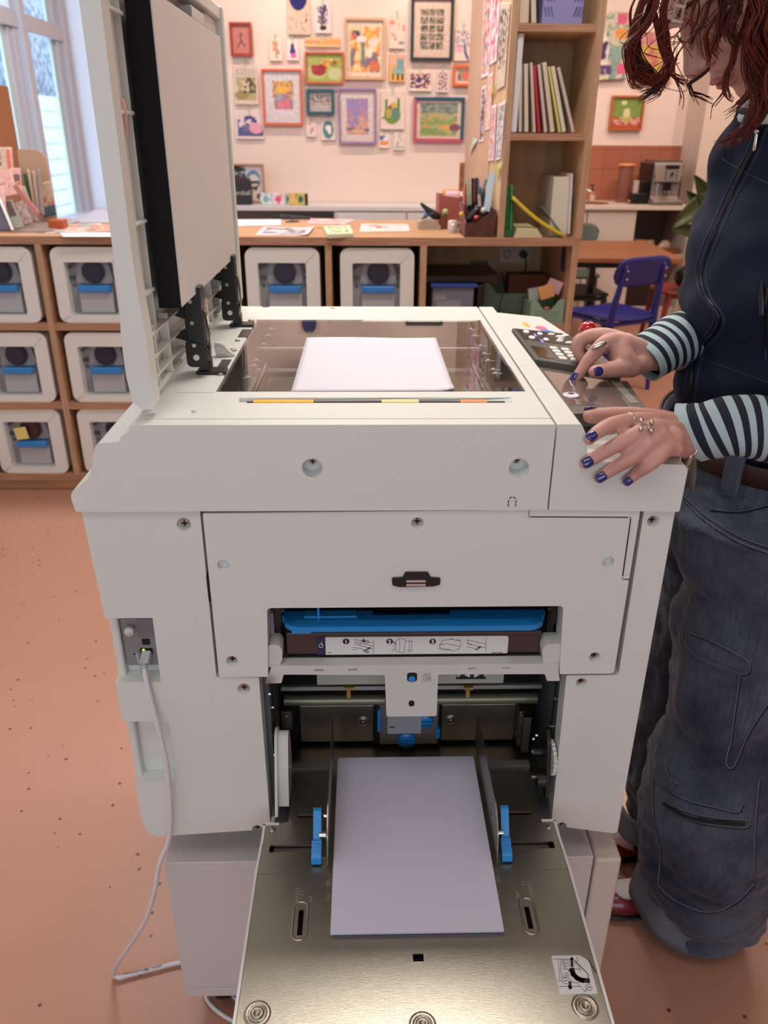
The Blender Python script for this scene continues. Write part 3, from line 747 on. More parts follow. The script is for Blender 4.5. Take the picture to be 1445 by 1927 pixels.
def hinge(y,z0=1.13,s=1.0):
    X=-0.232
    mb=MB()
    mb.box(X-0.008,X+0.016,y-0.014,y+0.012,z0+0.028,z0+0.118)
    mb.prism(roundpoly([(X-0.010,z0+0.012),(X+0.018,z0+0.012),(X+0.020,z0+0.04),(X-0.010,z0+0.05)],0.008),'y',y-0.016,y+0.014)
    mb.box(X+0.0,X+0.040,y-0.012,y+0.014,z0,z0+0.005)
    mb.box(X+0.006,X+0.02,y-0.008,y+0.012,z0,z0+0.02)
    hb=mb.build('hinge',M_dark,mach,bevel=0.0015)
    t=MB()
    for k,zz in enumerate((0.052,0.082,0.108)):
        t.prism([(X-0.006,z0+zz-0.006),(X-0.028,z0+zz+0.001),(X-0.006,z0+zz+0.009)],'y',y-0.012,y-0.009)
        t.prism([(X-0.006,z0+zz-0.006),(X-0.028,z0+zz+0.001),(X-0.006,z0+zz+0.009)],'y',y+0.004,y+0.007)
    t.build('hinge_fin',M_dark,hb)
    s_=MB()
    for zz in (0.042,0.072,0.1): s_.cyl((X+0.002,y-0.014,z0+zz),(X+0.002,y-0.017,z0+zz),0.0028,10)
    s_.cyl((X+0.004,y-0.016,z0+0.026),(X+0.004,y-0.019,z0+0.026),0.0042,14)
    s_.build('hinge_pin',M_chrome,hb)
    w=MB(); w.sheet(lambda u,v:(X+0.016+0.004*sin(pi*u),y-0.006+0.016*v,z0+0.012+0.075*u),8,2,0,0.001); w.build('hinge_cover',mat('clear_brown','#3a2d26',0.1,coat=0.6),hb)
hinge(1.085); hinge(1.385)
q=MB(); q.box(-0.2615,-0.24,1.20,1.245,1.16,1.205); q.build('cable_guard',mat('ivory','#d8cfbd',0.5),mach,bevel=0.003)
# ---------------- cartridge bay
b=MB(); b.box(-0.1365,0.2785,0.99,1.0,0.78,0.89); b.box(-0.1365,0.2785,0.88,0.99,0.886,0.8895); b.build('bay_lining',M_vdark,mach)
b=MB(); b.box(-0.1365,-0.122,0.90,0.99,0.80,0.886); b.box(0.262,0.2785,0.90,0.99,0.80,0.886); b.build('bay_cheek',mat('cheek_grey','#9a9da0',0.5),mach)
b=MB()
for x in (-0.118,0.252):
    b.box(x-0.004,x+0.006,0.895,0.94,0.836,0.874); b.cyl((x-0.008,0.9,0.858),(x+0.01,0.9,0.858),0.004,10); b.box(x-0.006,x+0.004,0.90,0.903,0.81,0.86)
b.build('bay_mechanism',M_dark,mach,bevel=0.0008)
cart=MB(); hx0,hx1=F(527,1160,0.885)[0],F(1030,1160,0.885)[0]
prof=lambda x0,x1,y0,y1:roundpoly([(x0,y1),(x1,y1),(x1,y0+0.012),(x1-0.014,y0),(x0+0.014,y0),(x0,y0+0.012)],[0.001,0.001,0.006,0.008,0.008,0.006])
cart.prism(prof(hx0+0.004,hx1-0.003,0.876,0.910),'z',0.8385,0.8465)
cart.prism(prof(hx0-0.001,hx1+0.001,0.888,0.910),'z',0.8395,0.8495)
bx=MB(); 
bh=cart.build('cartridge_handle',M_blue,mach,bevel=0.0015)
h=MB(); h.box(F(702,1160)[0],F(852,1160)[0],0.899,0.94,0.8475,0.86); bake(bh,h)
q=MB(); a=F(567,1150,0.895); q.box(F(567,1150)[0]+0.001,F(671,1150)[0],0.893,0.908,0.849,0.852); q.obox((F(597,1150)[0],0.8975,0.858),(0.0014,0,0),(0,0.009,0),(0,0,0.012)); q.box(F(547,1190)[0],F(584,1190)[0],0.879,0.884,0.834,0.840); q.build('slide_catch',mat('blue_plastic_light','#2b93da',0.32),bh,bevel=0.0008)
q=MB(); q.box(F(537,1200,0.885)[0],F(1020,1200,0.885)[0],0.888,0.935,0.7935,0.8295); q.box(F(550,1200,0.885)[0],F(1010,1200,0.885)[0],0.89,0.935,0.829,0.836)
cb_=q.build('cartridge_body',M_brown,mach,bevel=0.003)
# instruction label on the cartridge
Ly=0.8876
lx0,lz1=F(612,1199,Ly)[0],F(612,1199,Ly)[1]; lx1=F(957,1199,Ly)[0]; lz0=F(612,1232,Ly)[1]
q=MB(); q.prism(roundpoly([(lx0,lz0),(lx1,lz0),(lx1,lz1-0.002),(lx1-0.003,lz1),(lx0,lz1)],[0.0001,0.002,0.002,0.001,0.0001]),'y',Ly-0.0004,Ly+0.0006); lb=q.build('instruction_label',M_lab,cb_)
q=MB(); q.box(F(597,1210,Ly)[0],lx0,Ly-0.0004,Ly+0.0006,lz0,lz1); q.build('label_edge',M_navy,lb)
Lo=lambda px,py:(F(px,py,Ly-0.0004)[0],F(px,py,Ly-0.0004)[1])
W_L=mat('white_ink','#ecebe8',0.6)
for n_,px in (('1',651),('2',733),('3',814)):
    x,z=Lo(px,1207); q=MB(); q.cyl((x,Ly-0.0003,z),(x,Ly-0.0008,z),0.0045,20); d=q.build('step_number',M_ink,lb)
    text_mesh(n_,0.0085,(x,Ly-0.0009,z-0.003),(1,0,0),(0,0,1),W_L,d,'numeral',align='CENTER',bold=0.0002)
def Ls(lines,w=0.0005,name='drawing'):
    q=MB(); q2=[[Lo(*p) for p in l] for l in lines]
    strokes(q,q2,(0,Ly-0.0004,0),(1,0,0),(0,0,1),w,0,0.0002); return q.build(name,M_ink,lb)
Ls([[(666,1203),(703,1210)],[(668,1208),(703,1216)],[(668,1204),(668,1212),(676,1214),(680,1208)],[(676,1214),(702,1222)],[(664,1218),(682,1221),(690,1228)],[(703,1205),(703,1230)],[(670,1222),(664,1223)],
 [(745,1206),(745,1226),(760,1228),(763,1203),(752,1201),(745,1206)],[(752,1202),(752,1226)],[(763,1207),(775,1207)],[(763,1224),(775,1224)],[(770,1203),(770,1228)],[(775,1205),(775,1226)],[(738,1216),(745,1212)],[(738,1226),(744,1218)],
 [(826,1216),(832,1205),(850,1203),(866,1206),(868,1211),(864,1221),(854,1225),(826,1218)],[(832,1210),(864,1216)],[(826,1216),(830,1212),(836,1214)],[(824,1220),(838,1223),(848,1222)],[(848,1204),(848,1201),(853,1202)],[(860,1206),(863,1203),(866,1206)],
 [(878,1204),(914,1212)],[(878,1210),(914,1219)],[(880,1203),(880,1212),(888,1214)],[(878,1217),(894,1220),(900,1224)],[(914,1201),(914,1226)]])
Ls([[(684,1202),(684,1208)],[(684,1208),(681,1205)],[(684,1208),(687,1205)],[(684,1225),(697,1219)],[(697,1219),(692,1219)],[(739,1207),(744,1211)],[(895,1223),(904,1218)],[(904,1218),(899,1218)]],0.0013,'arrow')
for n_,px,py in (('1',690,1208),('2',691,1226)):
    x,z=Lo(px,py); q=MB(); q.torus((x,Ly-0.0005,z),0.0026,0.00025,(0,1,0),0,16,5); q.build('step_ring',M_ink,lb); text_mesh(n_,0.0042,(x,Ly-0.0006,z-0.0015),(1,0,0),(0,0,1),M_ink,lb,'numeral',align='CENTER')
x,z=Lo(925,1229); text_mesh('S48-2H*UG-50A',0.0022,(x,Ly-0.0006,z),(1,0,0),(0,0,1),M_ink,lb,'small_print')
x,z=Lo(616,1229); text_mesh('LABEL',0.0020,(x,Ly-0.0006,z),(1,0,0),(0,0,1),M_ink,lb,'small_print')
q=MB(); a=F(604,1214,Ly-0.0005); q.torus((a[0],Ly-0.0006,a[1]-0.001),0.0028,0.0004,(0,1,0),0,14,5); q.obox((a[0]+0.001,Ly-0.0006,a[1]+0.003),(0.0003,0,0.0002),(0,0.0002,0),(0,0,0.003)); q.build('label_mark',W_L,lb)
# cross bracket with the centre tab
B=lambda px,py:F(px,py,0.872)
q=MB(); q.box(-0.1365,0.278,0.885,0.95,0.784,0.7885); q.build('bay_floor',mat('bay_floor','#7b8580',0.35,metal=0.5),mach)
pts=[B(512,1250),(B(1048,1248)[0],B(512,1250)[1]),B(1052,1278),B(1028,1278),B(1024,1265),B(824,1266),B(821,1344),B(727,1345),B(724,1267),B(534,1266),B(530,1282),B(500,1283)]
q=MB().prism(roundpoly(pts,[0.002,0.002,0.002,0.002,0.002,0.001,0.003,0.003,0.001,0.002,0.002,0.002]),'y',0.868,0.886); br=q.build('bracket',M_whiteg,mach,bevel=0.0015)
h=MB()
def cut(x0,y0,x1,y1,d=0.006,r=0.0005): 
    a=B(x0,y1); b_=B(x1,y0); h.prism(rrect(a[0],a[1],b_[0],b_[1],r),'y',0.862,0.868+d)
cut(591,1256,609,1260); cut(655,1255,672,1259); cut(880,1253,896,1257); cut(944,1252,960,1256)
cut(793,1262,812,1282,0.0015,0.001)
bake(br,h)
q=MB(); a=B(775,1270); q.prism(rrect(a[0]-0.0068,a[1]-0.0075,a[0]+0.0068,a[1]+0.0068,0.0035),'y',0.8674,0.869); q.build('well_shade',M_vdark,br)  # flush black plate paints the dark of an opening that is not cut
q=MB(); q.lathe([(0.0048,0),(0.0048,-0.0058),(0.004,-0.0066)],(a[0],0.8725,a[1]-0.0035),(0,1,0),20); q.build('push_button',M_blue,br)
q=MB(); a=B(774,1320); q.prism(rrect(a[0]-0.004,a[1]-0.005,a[0]+0.004,a[1]+0.005,0.0038),'y',0.8674,0.869); q.build('slot_shade',M_vdark,br)  # black oval plate in place of the slot's inner shade, no hole cut
q=MB(); a=B(797,1280); strokes(q,[[(0,0.001),(0,0.011),(0.003,0.013)],[(0.003,0.001),(0.003,0.011)],[(0.005,0.003),(0.009,0.003),(0.009,0.009),(0.005,0.009),(0.005,0.003)],[(0.005,0.006),(0.009,0.006)],[(0.004,0.0),(0.006,-0.002),(0.008,0.0)],[(0.004,0.012),(0.006,0.014),(0.008,0.012)]],(a[0],0.8693,a[1]-0.001),(1,0,0),(0,0,1),0.0006); q.build('embossed_mark',mat('emboss','#8a867c',0.6),br)
# bay ears
q=MB(); q.prism(roundpoly([B(505,1214),B(524,1214),B(531,1222),B(531,1244),B(522,1255),B(505,1256)],0.003),'y',0.872,0.90)
q.prism(roundpoly([B(1030,1212),B(1058,1212),B(1058,1262),B(1040,1256),B(1022,1248),B(1020,1222)],0.003),'y',0.872,0.90); q.build('bay_ear',M_whiteg,mach,bevel=0.002)
# ---------------- feed bay interior
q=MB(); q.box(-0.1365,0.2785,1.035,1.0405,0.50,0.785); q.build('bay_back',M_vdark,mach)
D=lambda px,py,Y=1.03:F(px,py,Y)
q=MB(); a=D(597,1287,0.96); b_=D(948,1264,0.96); q.box(a[0],b_[0],0.958,0.962,a[1],a[1]+0.05); q.build('guide_plate',mat('guide_white','#b4b2a8',0.5),mach)
q=MB(); a=D(858,1278,0.957); b_=D(915,1264,0.957); q.box(a[0],b_[0],0.9565,0.958,a[1],b_[1]+0.004); al=q.build('arrow_label',M_ink,mach)
q=MB(); 
for cx,dr in ((879,-1),(897,1)):
    c0=D(cx,1271,0.956); q.prism([(c0[0]-dr*0.004,c0[1]+0.0035),(c0[0]-dr*0.004,c0[1]-0.0035),(c0[0]+dr*0.004,c0[1])],'y',0.9558,0.9566)
    strokes(q,[[(-0.003,0),(0.003,0)],[(0,-0.003),(0,0.003)],[(-0.002,-0.002),(0.002,0.002)],[(-0.002,0.002),(0.002,-0.002)]],(c0[0]+dr*0.013,0.9562,c0[1]),(1,0,0),(0,0,1),0.0006)
q.build('arrow_mark',W_L,al)
q=MB(); z=D(700,1294,0.985)[1]; q.box(-0.13,0.272,0.984,0.99,z-0.004,z+0.003); q.build('cross_rail',mat('rail_grey','#a9a7a4',0.35,metal=0.5),mach)
for px in (656,880):
    x,z=D(px,1300,0.975); q=MB(); q.box(x-0.003,x+0.003,0.972,0.976,z-0.012,z+0.006); q.box(x-0.006,x+0.008,0.972,0.98,z+0.003,z+0.008); q.build('tan_clip',M_tan,mach,bevel=0.0008)
q=MB(); z=D(700,1316,1.0)[1]; q.cyl((-0.128,1.0,z),(0.03,1.0,z),0.009,18); q.cyl((0.108,1.0,z),(0.27,1.0,z),0.009,18); q.build('feed_roller',mat('olive_metal','#83826b',0.35,metal=0.5),mach)
q=MB(); z0=0.52
zt=D(650,1325)[1]
q.box(-0.108,D(703,1340)[0],1.026,1.034,z0,zt); q.box(D(828,1340)[0],0.245,1.026,1.034,z0,zt); q.build('back_plate',M_steel,mach,bevel=0.001)
for px,py in ((683,1355),(848,1352)):
    x,z=D(px,py); q=MB(); q.lathe([(0.0105,0),(0.0102,-0.001),(0.0075,-0.0005),(0.0065,0.0),(0.0048,-0.001),(0.0048,-0.0035),(0.003,-0.0045)],(x,1.026,z),(0,1,0),22); q.build('stamped_screw',M_steel,mach)
q=MB(); q.box(D(714,1340)[0],D(824,1340)[0],1.018,1.028,z0,zt+0.01); cp=q.build('centre_plate',mat('centre_plate','#827870',0.4,metal=0.4),mach,bevel=0.001)
for px,py,r in ((800,1357,0.0135),(765,1393,0.0155)):
    x,z=D(px,py,1.015); q=MB(); q.lathe([(r,0.003),(r,-0.003),(r*0.92,-0.005),(0.001,-0.005)],(x,1.017,z),(0,1,0),26); k=q.build('blue_knob',M_blue,cp)
    q=MB(); q.obox((x,1.0105,z),(r*0.85,0,0),(0,0.002,0),(0,0,0.0022)); q.obox((x,1.0105,z-0.006),(r*0.6,0,0),(0,0.001,0),(0,0,0.0007)); q.build('knob_grip',M_blue,k,bevel=0.0006)
q=MB(); a=D(729,1380,0.93); b_=D(793,1340,0.93); q.box(a[0],b_[0],0.929,0.931,a[1],b_[1]+0.012); fl=q.build('grey_flap',mat('flap_grey','#8d9296',0.4,metal=0.3),mach)
q=MB(); a=D(733,1368,0.929); q.box(a[0],a[0]+0.008,0.928,0.929,a[1]-0.0006,a[1]+0.0006); q.build('flap_print',M_ink,fl)
q=MB()
for x0,x1 in ((703,714),(824,831)): q.box(D(x0,1340)[0],D(x1,1340)[0],1.022,1.030,z0,zt+0.006)
q.build('black_strip',M_dark,mach)
q=MB(); a=D(710,1372,1.02); b_=D(716,1332,1.02); q.box(a[0],b_[0],1.014,1.022,a[1],b_[1]); a=D(819,1385,1.02); b_=D(827,1368,1.02); q.box(a[0],b_[0],1.014,1.022,a[1],b_[1]); q.build('blue_tab',M_blue,mach)
q=MB()
for px,py in ((743,1412),(765,1413),(783,1411),(742,1390),(791,1390)): 
    x,z=D(px,py,1.017); q.cyl((x,1.0175,z),(x,1.0165,z),0.0022,10)
q.build('rivet',M_chrome,cp)
q=MB(); q.box(-0.118,-0.056,0.944,0.956,0.528,0.541); q.build('floor_rail',mat('rail_light2','#9b9a94',0.35,metal=0.6),mach)
q=MB(); q.box(0.180,0.256,0.944,0.956,0.528,0.541); q.build('floor_rail',mat('rail_light2','#9b9a94',0.35,metal=0.6),mach)
q=MB(); q.box(-0.1365,0.2785,0.957,1.03,0.50,0.512); q.build('bay_tray',M_steel2,mach)
# side brackets and screws on the inner walls
q=MB(); 
q.box(-0.135,-0.118,1.0,1.03,0.57,0.605); q.box(0.245,0.262,1.0,1.03,0.53,0.60); q.box(0.25,0.262,0.985,1.0,0.53,0.60)
for x,y,z in ((-0.127,0.999,0.598),(-0.127,0.999,0.58),(0.25,0.999,0.59),(0.25,0.999,0.575),(0.25,0.999,0.555),(0.25,0.999,0.538)): q.cyl((x,y,z),(x,y-0.002,z),0.0028,10,1)
q.build('inner_bracket',[M_steel2,M_chrome],mach,bevel=0.0008)
q=MB()
for y,z in ((0.90,0.72),(0.92,0.68),(0.93,0.62),(0.91,0.60),(0.92,0.56)):
    q.cyl((-0.137,y,z),(-0.1335,y,z),0.003,10); q.cyl((0.279,y,z+0.01),(0.2755,y,z+0.01),0.003,10)
q.build('wall_screw',M_chrome,mach)
q=MB(); q.box(-0.1369,-0.1355,0.93,0.933,0.50,0.775); q.box(0.277,0.2789,0.93,0.933,0.50,0.775); q.build('rail_slot',M_vdark,mach)
# white lever plate (left), gear and links (right)
def XP(px,py,X): p=P(px,py,X=X); return (p.y,p.z)
q=MB(); lev=[P(533,1384,Y=0.905),P(549,1384,Y=0.905),P(549,1400,Y=0.895),P(548,1530,Y=0.85),P(527,1533,Y=0.84),P(518,1552,Y=0.835),P(517,1500,Y=0.855),P(521,1420,Y=0.885)]
q.prism(roundpoly([(0.84,0.545),(0.90,0.54),(0.93,0.575),(0.92,0.645),(0.90,0.66),(0.885,0.655),(0.862,0.60)],[0.004,0.01,0.02,0.015,0.006,0.006,0.01]),'x',-0.131,-0.127)
q.prism(roundpoly([(0.855,0.55),(0.895,0.545),(0.925,0.578),(0.915,0.64),(0.90,0.655),(0.889,0.65),(0.868,0.60)],[0.004,0.01,0.02,0.015,0.006,0.006,0.01]),'x',-0.127,-0.112)
q.build('white_lever',M_whiteg,mach,bevel=0.002)
q=MB(); q.cyl((-0.112,0.885,0.60),(-0.1105,0.885,0.60),0.0035,12); q.build('lever_screw',M_screw,mach)
q=MB(); q.prism(roundpoly([(0.86,0.55),(0.90,0.55),(0.925,0.58),(0.915,0.64),(0.90,0.655),(0.885,0.64)],0.006),'x',0.262,0.267); q.cyl((0.25,0.88,0.575),(0.262,0.88,0.575),0.014,16); q.cyl((0.248,0.91,0.60),(0.262,0.91,0.60),0.008,14); q.build('gear_bracket',M_dark,mach,bevel=0.001)
q=MB(); n=22
gp=[]
for i in range(n*2):
    a=2*pi*i/(n*2); r=0.026 if i%2 else 0.0235; gp.append((0.885+r*cos(a),0.612+r*sin(a)))
q.prism(gp,'x',0.268,0.273); q.build('sector_gear',M_whiteg,mach)
q=MB()
for y,z in ((0.91,0.60),(0.895,0.565),(0.90,0.64),(0.915,0.62)): q.cyl((0.247,y,z),(0.25,y,z),0.003,10)
q.build('gear_pin',M_chrome,mach)
# ---------------- feed tray
tx0,tx1=-0.1455,0.2705
TZ=0.54
tray=MB()
tray.prism([(tx0,0.44),(tx1,0.44),(tx1,0.757),(0.2685,0.80),(0.2685,0.832),(0.255,0.838),(0.255,0.93),(-0.112,0.93),(-0.112,0.838),(-0.1435,0.832),(-0.1435,0.80),(tx0,0.757)],'z',TZ-0.003,TZ)
tr_=tray.build('feed_tray',M_steel,mach)
h=MB()
for x0,x1 in ((-0.134,-0.052),(0.176,0.261)): h.box(x0,x1,0.785,0.797,TZ-0.01,TZ+0.01)
for (a,b_) in (((567,1712),(568,1760)),((990,1706),(1003,1748))):
    A=P(*a,Z=TZ); B_=P(*b_,Z=TZ); h.box(A.x-0.003,A.x+0.0035,B_.y,A.y,TZ-0.01,TZ+0.01)
A=P(787,1802,Z=TZ); h.box(A.x-0.0065,A.x+0.0065,A.y-0.005,A.y+0.005,TZ-0.01,TZ+0.01)
h.box(-0.10,-0.06,0.845,0.852,TZ-0.01,TZ+0.01); h.box(0.19,0.24,0.845,0.852,TZ-0.01,TZ+0.01)
bake(tr_,h)
q=MB(); q.box(tx0-0.004,tx0-0.0005,0.44,0.757,TZ-0.02,TZ+0.0008); q.box(tx1+0.0005,tx1+0.004,0.44,0.757,TZ-0.02,TZ+0.0008)
q.bar((tx0-0.002,0.757,TZ-0.008),(-0.146,0.80,TZ-0.008),0.0035,0.018); q.bar((tx1+0.002,0.757,TZ-0.008),(0.271,0.80,TZ-0.008),0.0035,0.018)
q.box(-0.1475,-0.1438,0.80,0.834,TZ-0.017,TZ+0.001); q.box(0.2688,0.2725,0.80,0.834,TZ-0.017,TZ+0.001)
q.box(-0.1475,-0.125,0.832,0.836,TZ-0.017,TZ+0.001); q.box(0.252,0.2725,0.832,0.836,TZ-0.017,TZ+0.001)
q.build('tray_edge',mat('edge_white','#e2e1de',0.35),mach)
q=MB(); q.box(tx0,tx1,0.44,0.832,TZ-0.022,TZ-0.012); q.build('tray_underside',M_vdark,mach)
q=MB(); q.box(tx0,tx1,0.7495,0.7503,TZ,TZ+0.0004); q.build('bend_line',M_steel2,tr_)
q=MB(); q.box(-0.129,-0.052,0.778,0.805,TZ-0.012,TZ-0.009); q.box(0.18,0.255,0.778,0.805,TZ-0.012,TZ-0.009); q.build('slider_rail',mat('rail_light','#8f8c86',0.4,metal=0.6),tr_)
for (a,b_) in (((567,1705),(568,1762)),((990,1698),(1003,1751))):
    A=P(*a,Z=TZ); B_=P(*b_,Z=TZ); q=MB(); pts=rrect(A.x-0.009,B_.y-0.005,A.x+0.009,A.y+0.006,0.008,5); 
    q.tube([(x,y,TZ+0.0002) for x,y in pts],[0.0016]*len(pts),n=6,closed=True); q.build('pressed_rim',M_steel,tr_)
for px,py in ((484,1908),(1101,1895),(795,1929)):
    A=P(px,py,Z=TZ); q=MB(); q.lathe([(0.0155,0),(0.0135,0.0018),(0.0105,0.0012),(0.009,0.0002),(0.0075,0.0004),(0.0070,0.003),(0.0040,0.0032),(0.003,0.0015),(0.0001,0.0012)],(A.x,A.y,TZ),(0,0,1),30); q.build('stamped_screw',M_steel,tr_)
for px,py in ((512,1561),(1033,1556)):
    A=P(px,py,Z=TZ); q=MB(); q.lathe([(0.005,0),(0.004,0.0015),(0.0001,0.0018)],(A.x,A.y,TZ),(0,0,1),16); q.build('rivet',M_steel,tr_)
# stamped paper sizes
M_st=mat('stamped_line','#c9c2b0',0.35,metal=0.9)
for txt,px,py in (('11',573,1678),('B4',589,1690),('8½',622,1660),('A4',622,1688),('A4/A3',563,1690),('11',989,1660),('B4',978,1682),('8½',941,1652),('A4',942,1680),('A4/A3',1003,1678)):
    A=P(px,py,Z=TZ); d=-1 if px<780 else 1
    text_mesh(txt,0.0085,(A.x,A.y-0.006,TZ+0.0001),(0,1,0),(-1,0,0),M_st,tr_,'size_mark')
# tray label
A,B_,C_,D_=P(1037,1799,Z=TZ),P(1101,1796,Z=TZ),P(1125,1871,Z=TZ),P(1054,1871,Z=TZ)
lx0,lx1,ly0,ly1=A.x,C_.x,C_.y,A.y
q=MB(); q.prism(roundpoly([(lx0,ly0),(lx1,ly0),(lx1,ly1-0.008),(lx1-0.009,ly1),(lx0,ly1)],0.002),'z',TZ,TZ+0.0005); tl_=q.build('tray_label',M_lab,tr_)
def TL(px,py): p=P(px,py,Z=TZ+0.0005); return (p.x,p.y)
def crop(x,y): return TL(1020+x/11.56,1780+y/11.56)
def TS(lines,w,name): q=MB(); strokes(q,[[crop(*p) for p in l] for l in lines],(0,0,TZ+0.0004),(1,0,0),(0,1,0),w); return q.build(name,M_ink,tl_)
TS([[(250,290),(600,290)],[(350,310),(380,740)],[(400,310),(420,740)],[(340,770),(430,770)],[(370,885),(560,885)],[(690,310),(1010,630),(990,840),(940,1000),(770,820)],[(720,320),(990,600),(1000,700)],[(600,410),(680,500),(820,510),(830,540)],[(680,330),(760,420),(800,460),(830,520)],[(540,650),(680,800),(810,800)],[(560,640),(600,650)],[(470,430),(470,510),(550,510),(480,430)],[(460,600),(460,690),(520,690),(510,600),(560,600),(580,520)],[(640,885),(840,885)],[(770,240),(770,340)],[(440,290),(455,400)]],0.0005,'drawing')
TS([[(655,530),(680,620),(760,700),(860,745),(985,755)]],0.0058,'curved_arrow')
TS([[(640,300),(655,430)],[(610,800),(612,900)]],0.003,'arrow'); TS([[(645,255),(620,295),(672,290),(645,255)],[(600,935),(575,870),(640,915),(600,935)],[(580,525),(655,525),(640,560),(600,560)]],0.0014,'arrow_head')
for n_,x,y in (('1',535,375),('1',510,765),('2',1015,905)):
    c0=crop(x,y); q=MB(); q.cyl((c0[0],c0[1],TZ+0.0004),(c0[0],c0[1],TZ+0.0008),0.0036,18); d=q.build('step_disc',M_lab,tl_); q=MB(); q.torus((c0[0],c0[1],TZ+0.0008),0.0036,0.00025,(0,0,1),0,18,5); q.build('step_ring',M_ink,tl_)
    text_mesh(n_,0.0062,(c0[0]+0.002,c0[1]-0.0016,TZ+0.0009),(0,1,0),(-1,0,0),M_ink,d,'numeral')
c0=crop(1000,310); text_mesh('004-12132-003',0.0026,(c0[0],c0[1],TZ+0.0006),(0.28,-0.96,0),(0.96,0.28,0),M_ink,tl_,'small_print')
# paper guides and blue levers
for sx,x in ((-1,-0.0515),(1,0.1745)):
    q=MB(); fpts=[(0.758,0.545),(0.758,0.560),(0.765,0.592),(0.80,0.615),(0.93,0.612),(0.985,0.605),(0.985,0.545)]
    q.prism(roundpoly(fpts,[0.001,0.004,0.01,0.006,0.002,0.004,0.001]),'x',x,x+0.0016*sx)
    q.box(min(x,x+0.02*sx),max(x,x+0.02*sx),0.775,0.805,TZ,TZ+0.0015)
    gd=q.build('paper_guide',M_steel2,mach)
    q=MB(); q.cyl((x+0.004*sx,0.79,0.566),(x+0.013*sx,0.79,0.566),0.004,12); q.cyl((x+0.0*sx,0.815,0.575),(x+0.008*sx,0.815,0.575),0.003,10); q.build('guide_pin',M_chrome,gd)
    xc=x+0.0165*sx*0.9+0.001*sx
    q=MB(); w=0.0055
    vs=[(0.764,0.5425),(0.7665,0.5515),(0.786,0.5615),(0.806,0.5925),(0.8135,0.5935),(0.810,0.5760),(0.796,0.5530),(0.79,0.5425)]
    q.prism(roundpoly(vs,0.002),'x',xc-w,xc+w); q.prism(roundpoly([(0.7605,0.5425),(0.763,0.5535),(0.784,0.5635),(0.787,0.5425)],0.0015),'x',xc-w*1.3,xc+w*1.15)
    lv=q.build('blue_lever',mat('lever_blue','#2a94e0',0.35),mach,bevel=0.001)
    q=MB()
    for k in range(4): q.obox((xc,0.7675+k*0.0045,0.5562+k*0.0022),(w*1.1,0,0),(0,0.0008,0.0004),(0,-0.0003,0.0007))
    q.build('lever_grip',mat('lever_blue','#2a94e0',0.35),lv)
# dashed mark on scanner front
q=MB(); a=F(956,952,YF-0.0062); w_=F(970,952,YF-0.0062)[0]-a[0]
for l in ([(0,0),(0,0.0025)],[(0,0.0045),(0,0.007)],[(0.001,0.0105),(0.003,0.0115)],[(0.0055,0.0115),(w_-0.001,0.0105)],[(w_,0.0045),(w_,0.007)],[(w_,0),(w_,0.0025)]): strokes(q,[l],(a[0],YF-0.0062,a[1]),(1,0,0),(0,0,1),0.0012)
q.build('dashed_mark',M_ink,mach)
# ---------------- stand
st=thing('machine_stand',(0.03,1.2,0),'off-white steel stand under the duplicator','stand')
q=MB(); q.box(-0.312,0.355,0.878,1.50,0.115,0.415); q.build('cabinet_body',mat('stand_white','#cfcac8',0.45),st,bevel=0.002)
q=MB(); q.box(-0.3115,0.355,0.8785,1.50,0.092,0.1135); q.build('plinth',mat('stand_white','#cfcac8',0.45),st,bevel=0.0015)
q=MB(); q.box(0.357,0.398,0.872,1.50,0.06,0.415); q.build('stand_door',mat('stand_cream','#d3c7bf',0.45),st,bevel=0.006,seg=3)
q=MB(); q.box(-0.31,0.355,0.877,0.8785,0.3985,0.3993); q.build('fold_line',M_whiteg,st)
q=MB(); q.box(-0.25,0.33,0.95,1.45,0.415,0.48); q.build('spacer',M_whiteg,st)
for x in (-0.26,0.32):
    for y in (0.95,1.43):
        q=MB(); q.cyl((x-0.012,y,0.033),(x+0.012,y,0.033),0.032,20); q.box(x-0.02,x+0.02,y-0.015,y+0.015,0.062,0.094); q.build('caster',M_dark,st,bevel=0.001)
# ---------------- paper
M_pap=mat('copy_paper','#dcdaec',0.7)
q=MB()
A,B_=P(621,1756,Z=TZ+0.008),P(948,1751,Z=TZ+0.008)
for k in range(3):
    z=TZ+0.0008+k*0.0024; q.box(A.x+0.0004*k,A.x+0.0004*k+0.213,A.y+0.0012*(2-k),A.y+0.303,z,z+0.0019)
ps=q.build('paper_stack',M_pap); tag(ps,'stack of blank white copy paper lying in the open steel feed tray','paper')
A,B_,C_,D_=P(548,737,Z=ZT),P(855,736,Z=ZT),P(820,636,Z=ZT),P(577,636,Z=ZT)
q=MB(); q.sheet(lambda u,v: A*(1-u)*(1-v)+B_*u*(1-v)+C_*u*v+D_*(1-u)*v+Vector((0,0,0.0008+0.0035*max(0,(u-0.93)/0.07)*max(0,(0.12-v)/0.12)+0.0008*sin(u*6)*v)),24,24,0,0.0004)
sg=q.build('paper_sheet',mat('sheet_paper','#dbdae6',0.7)); tag(sg,'single blank white sheet lying on the scanner glass','paper')
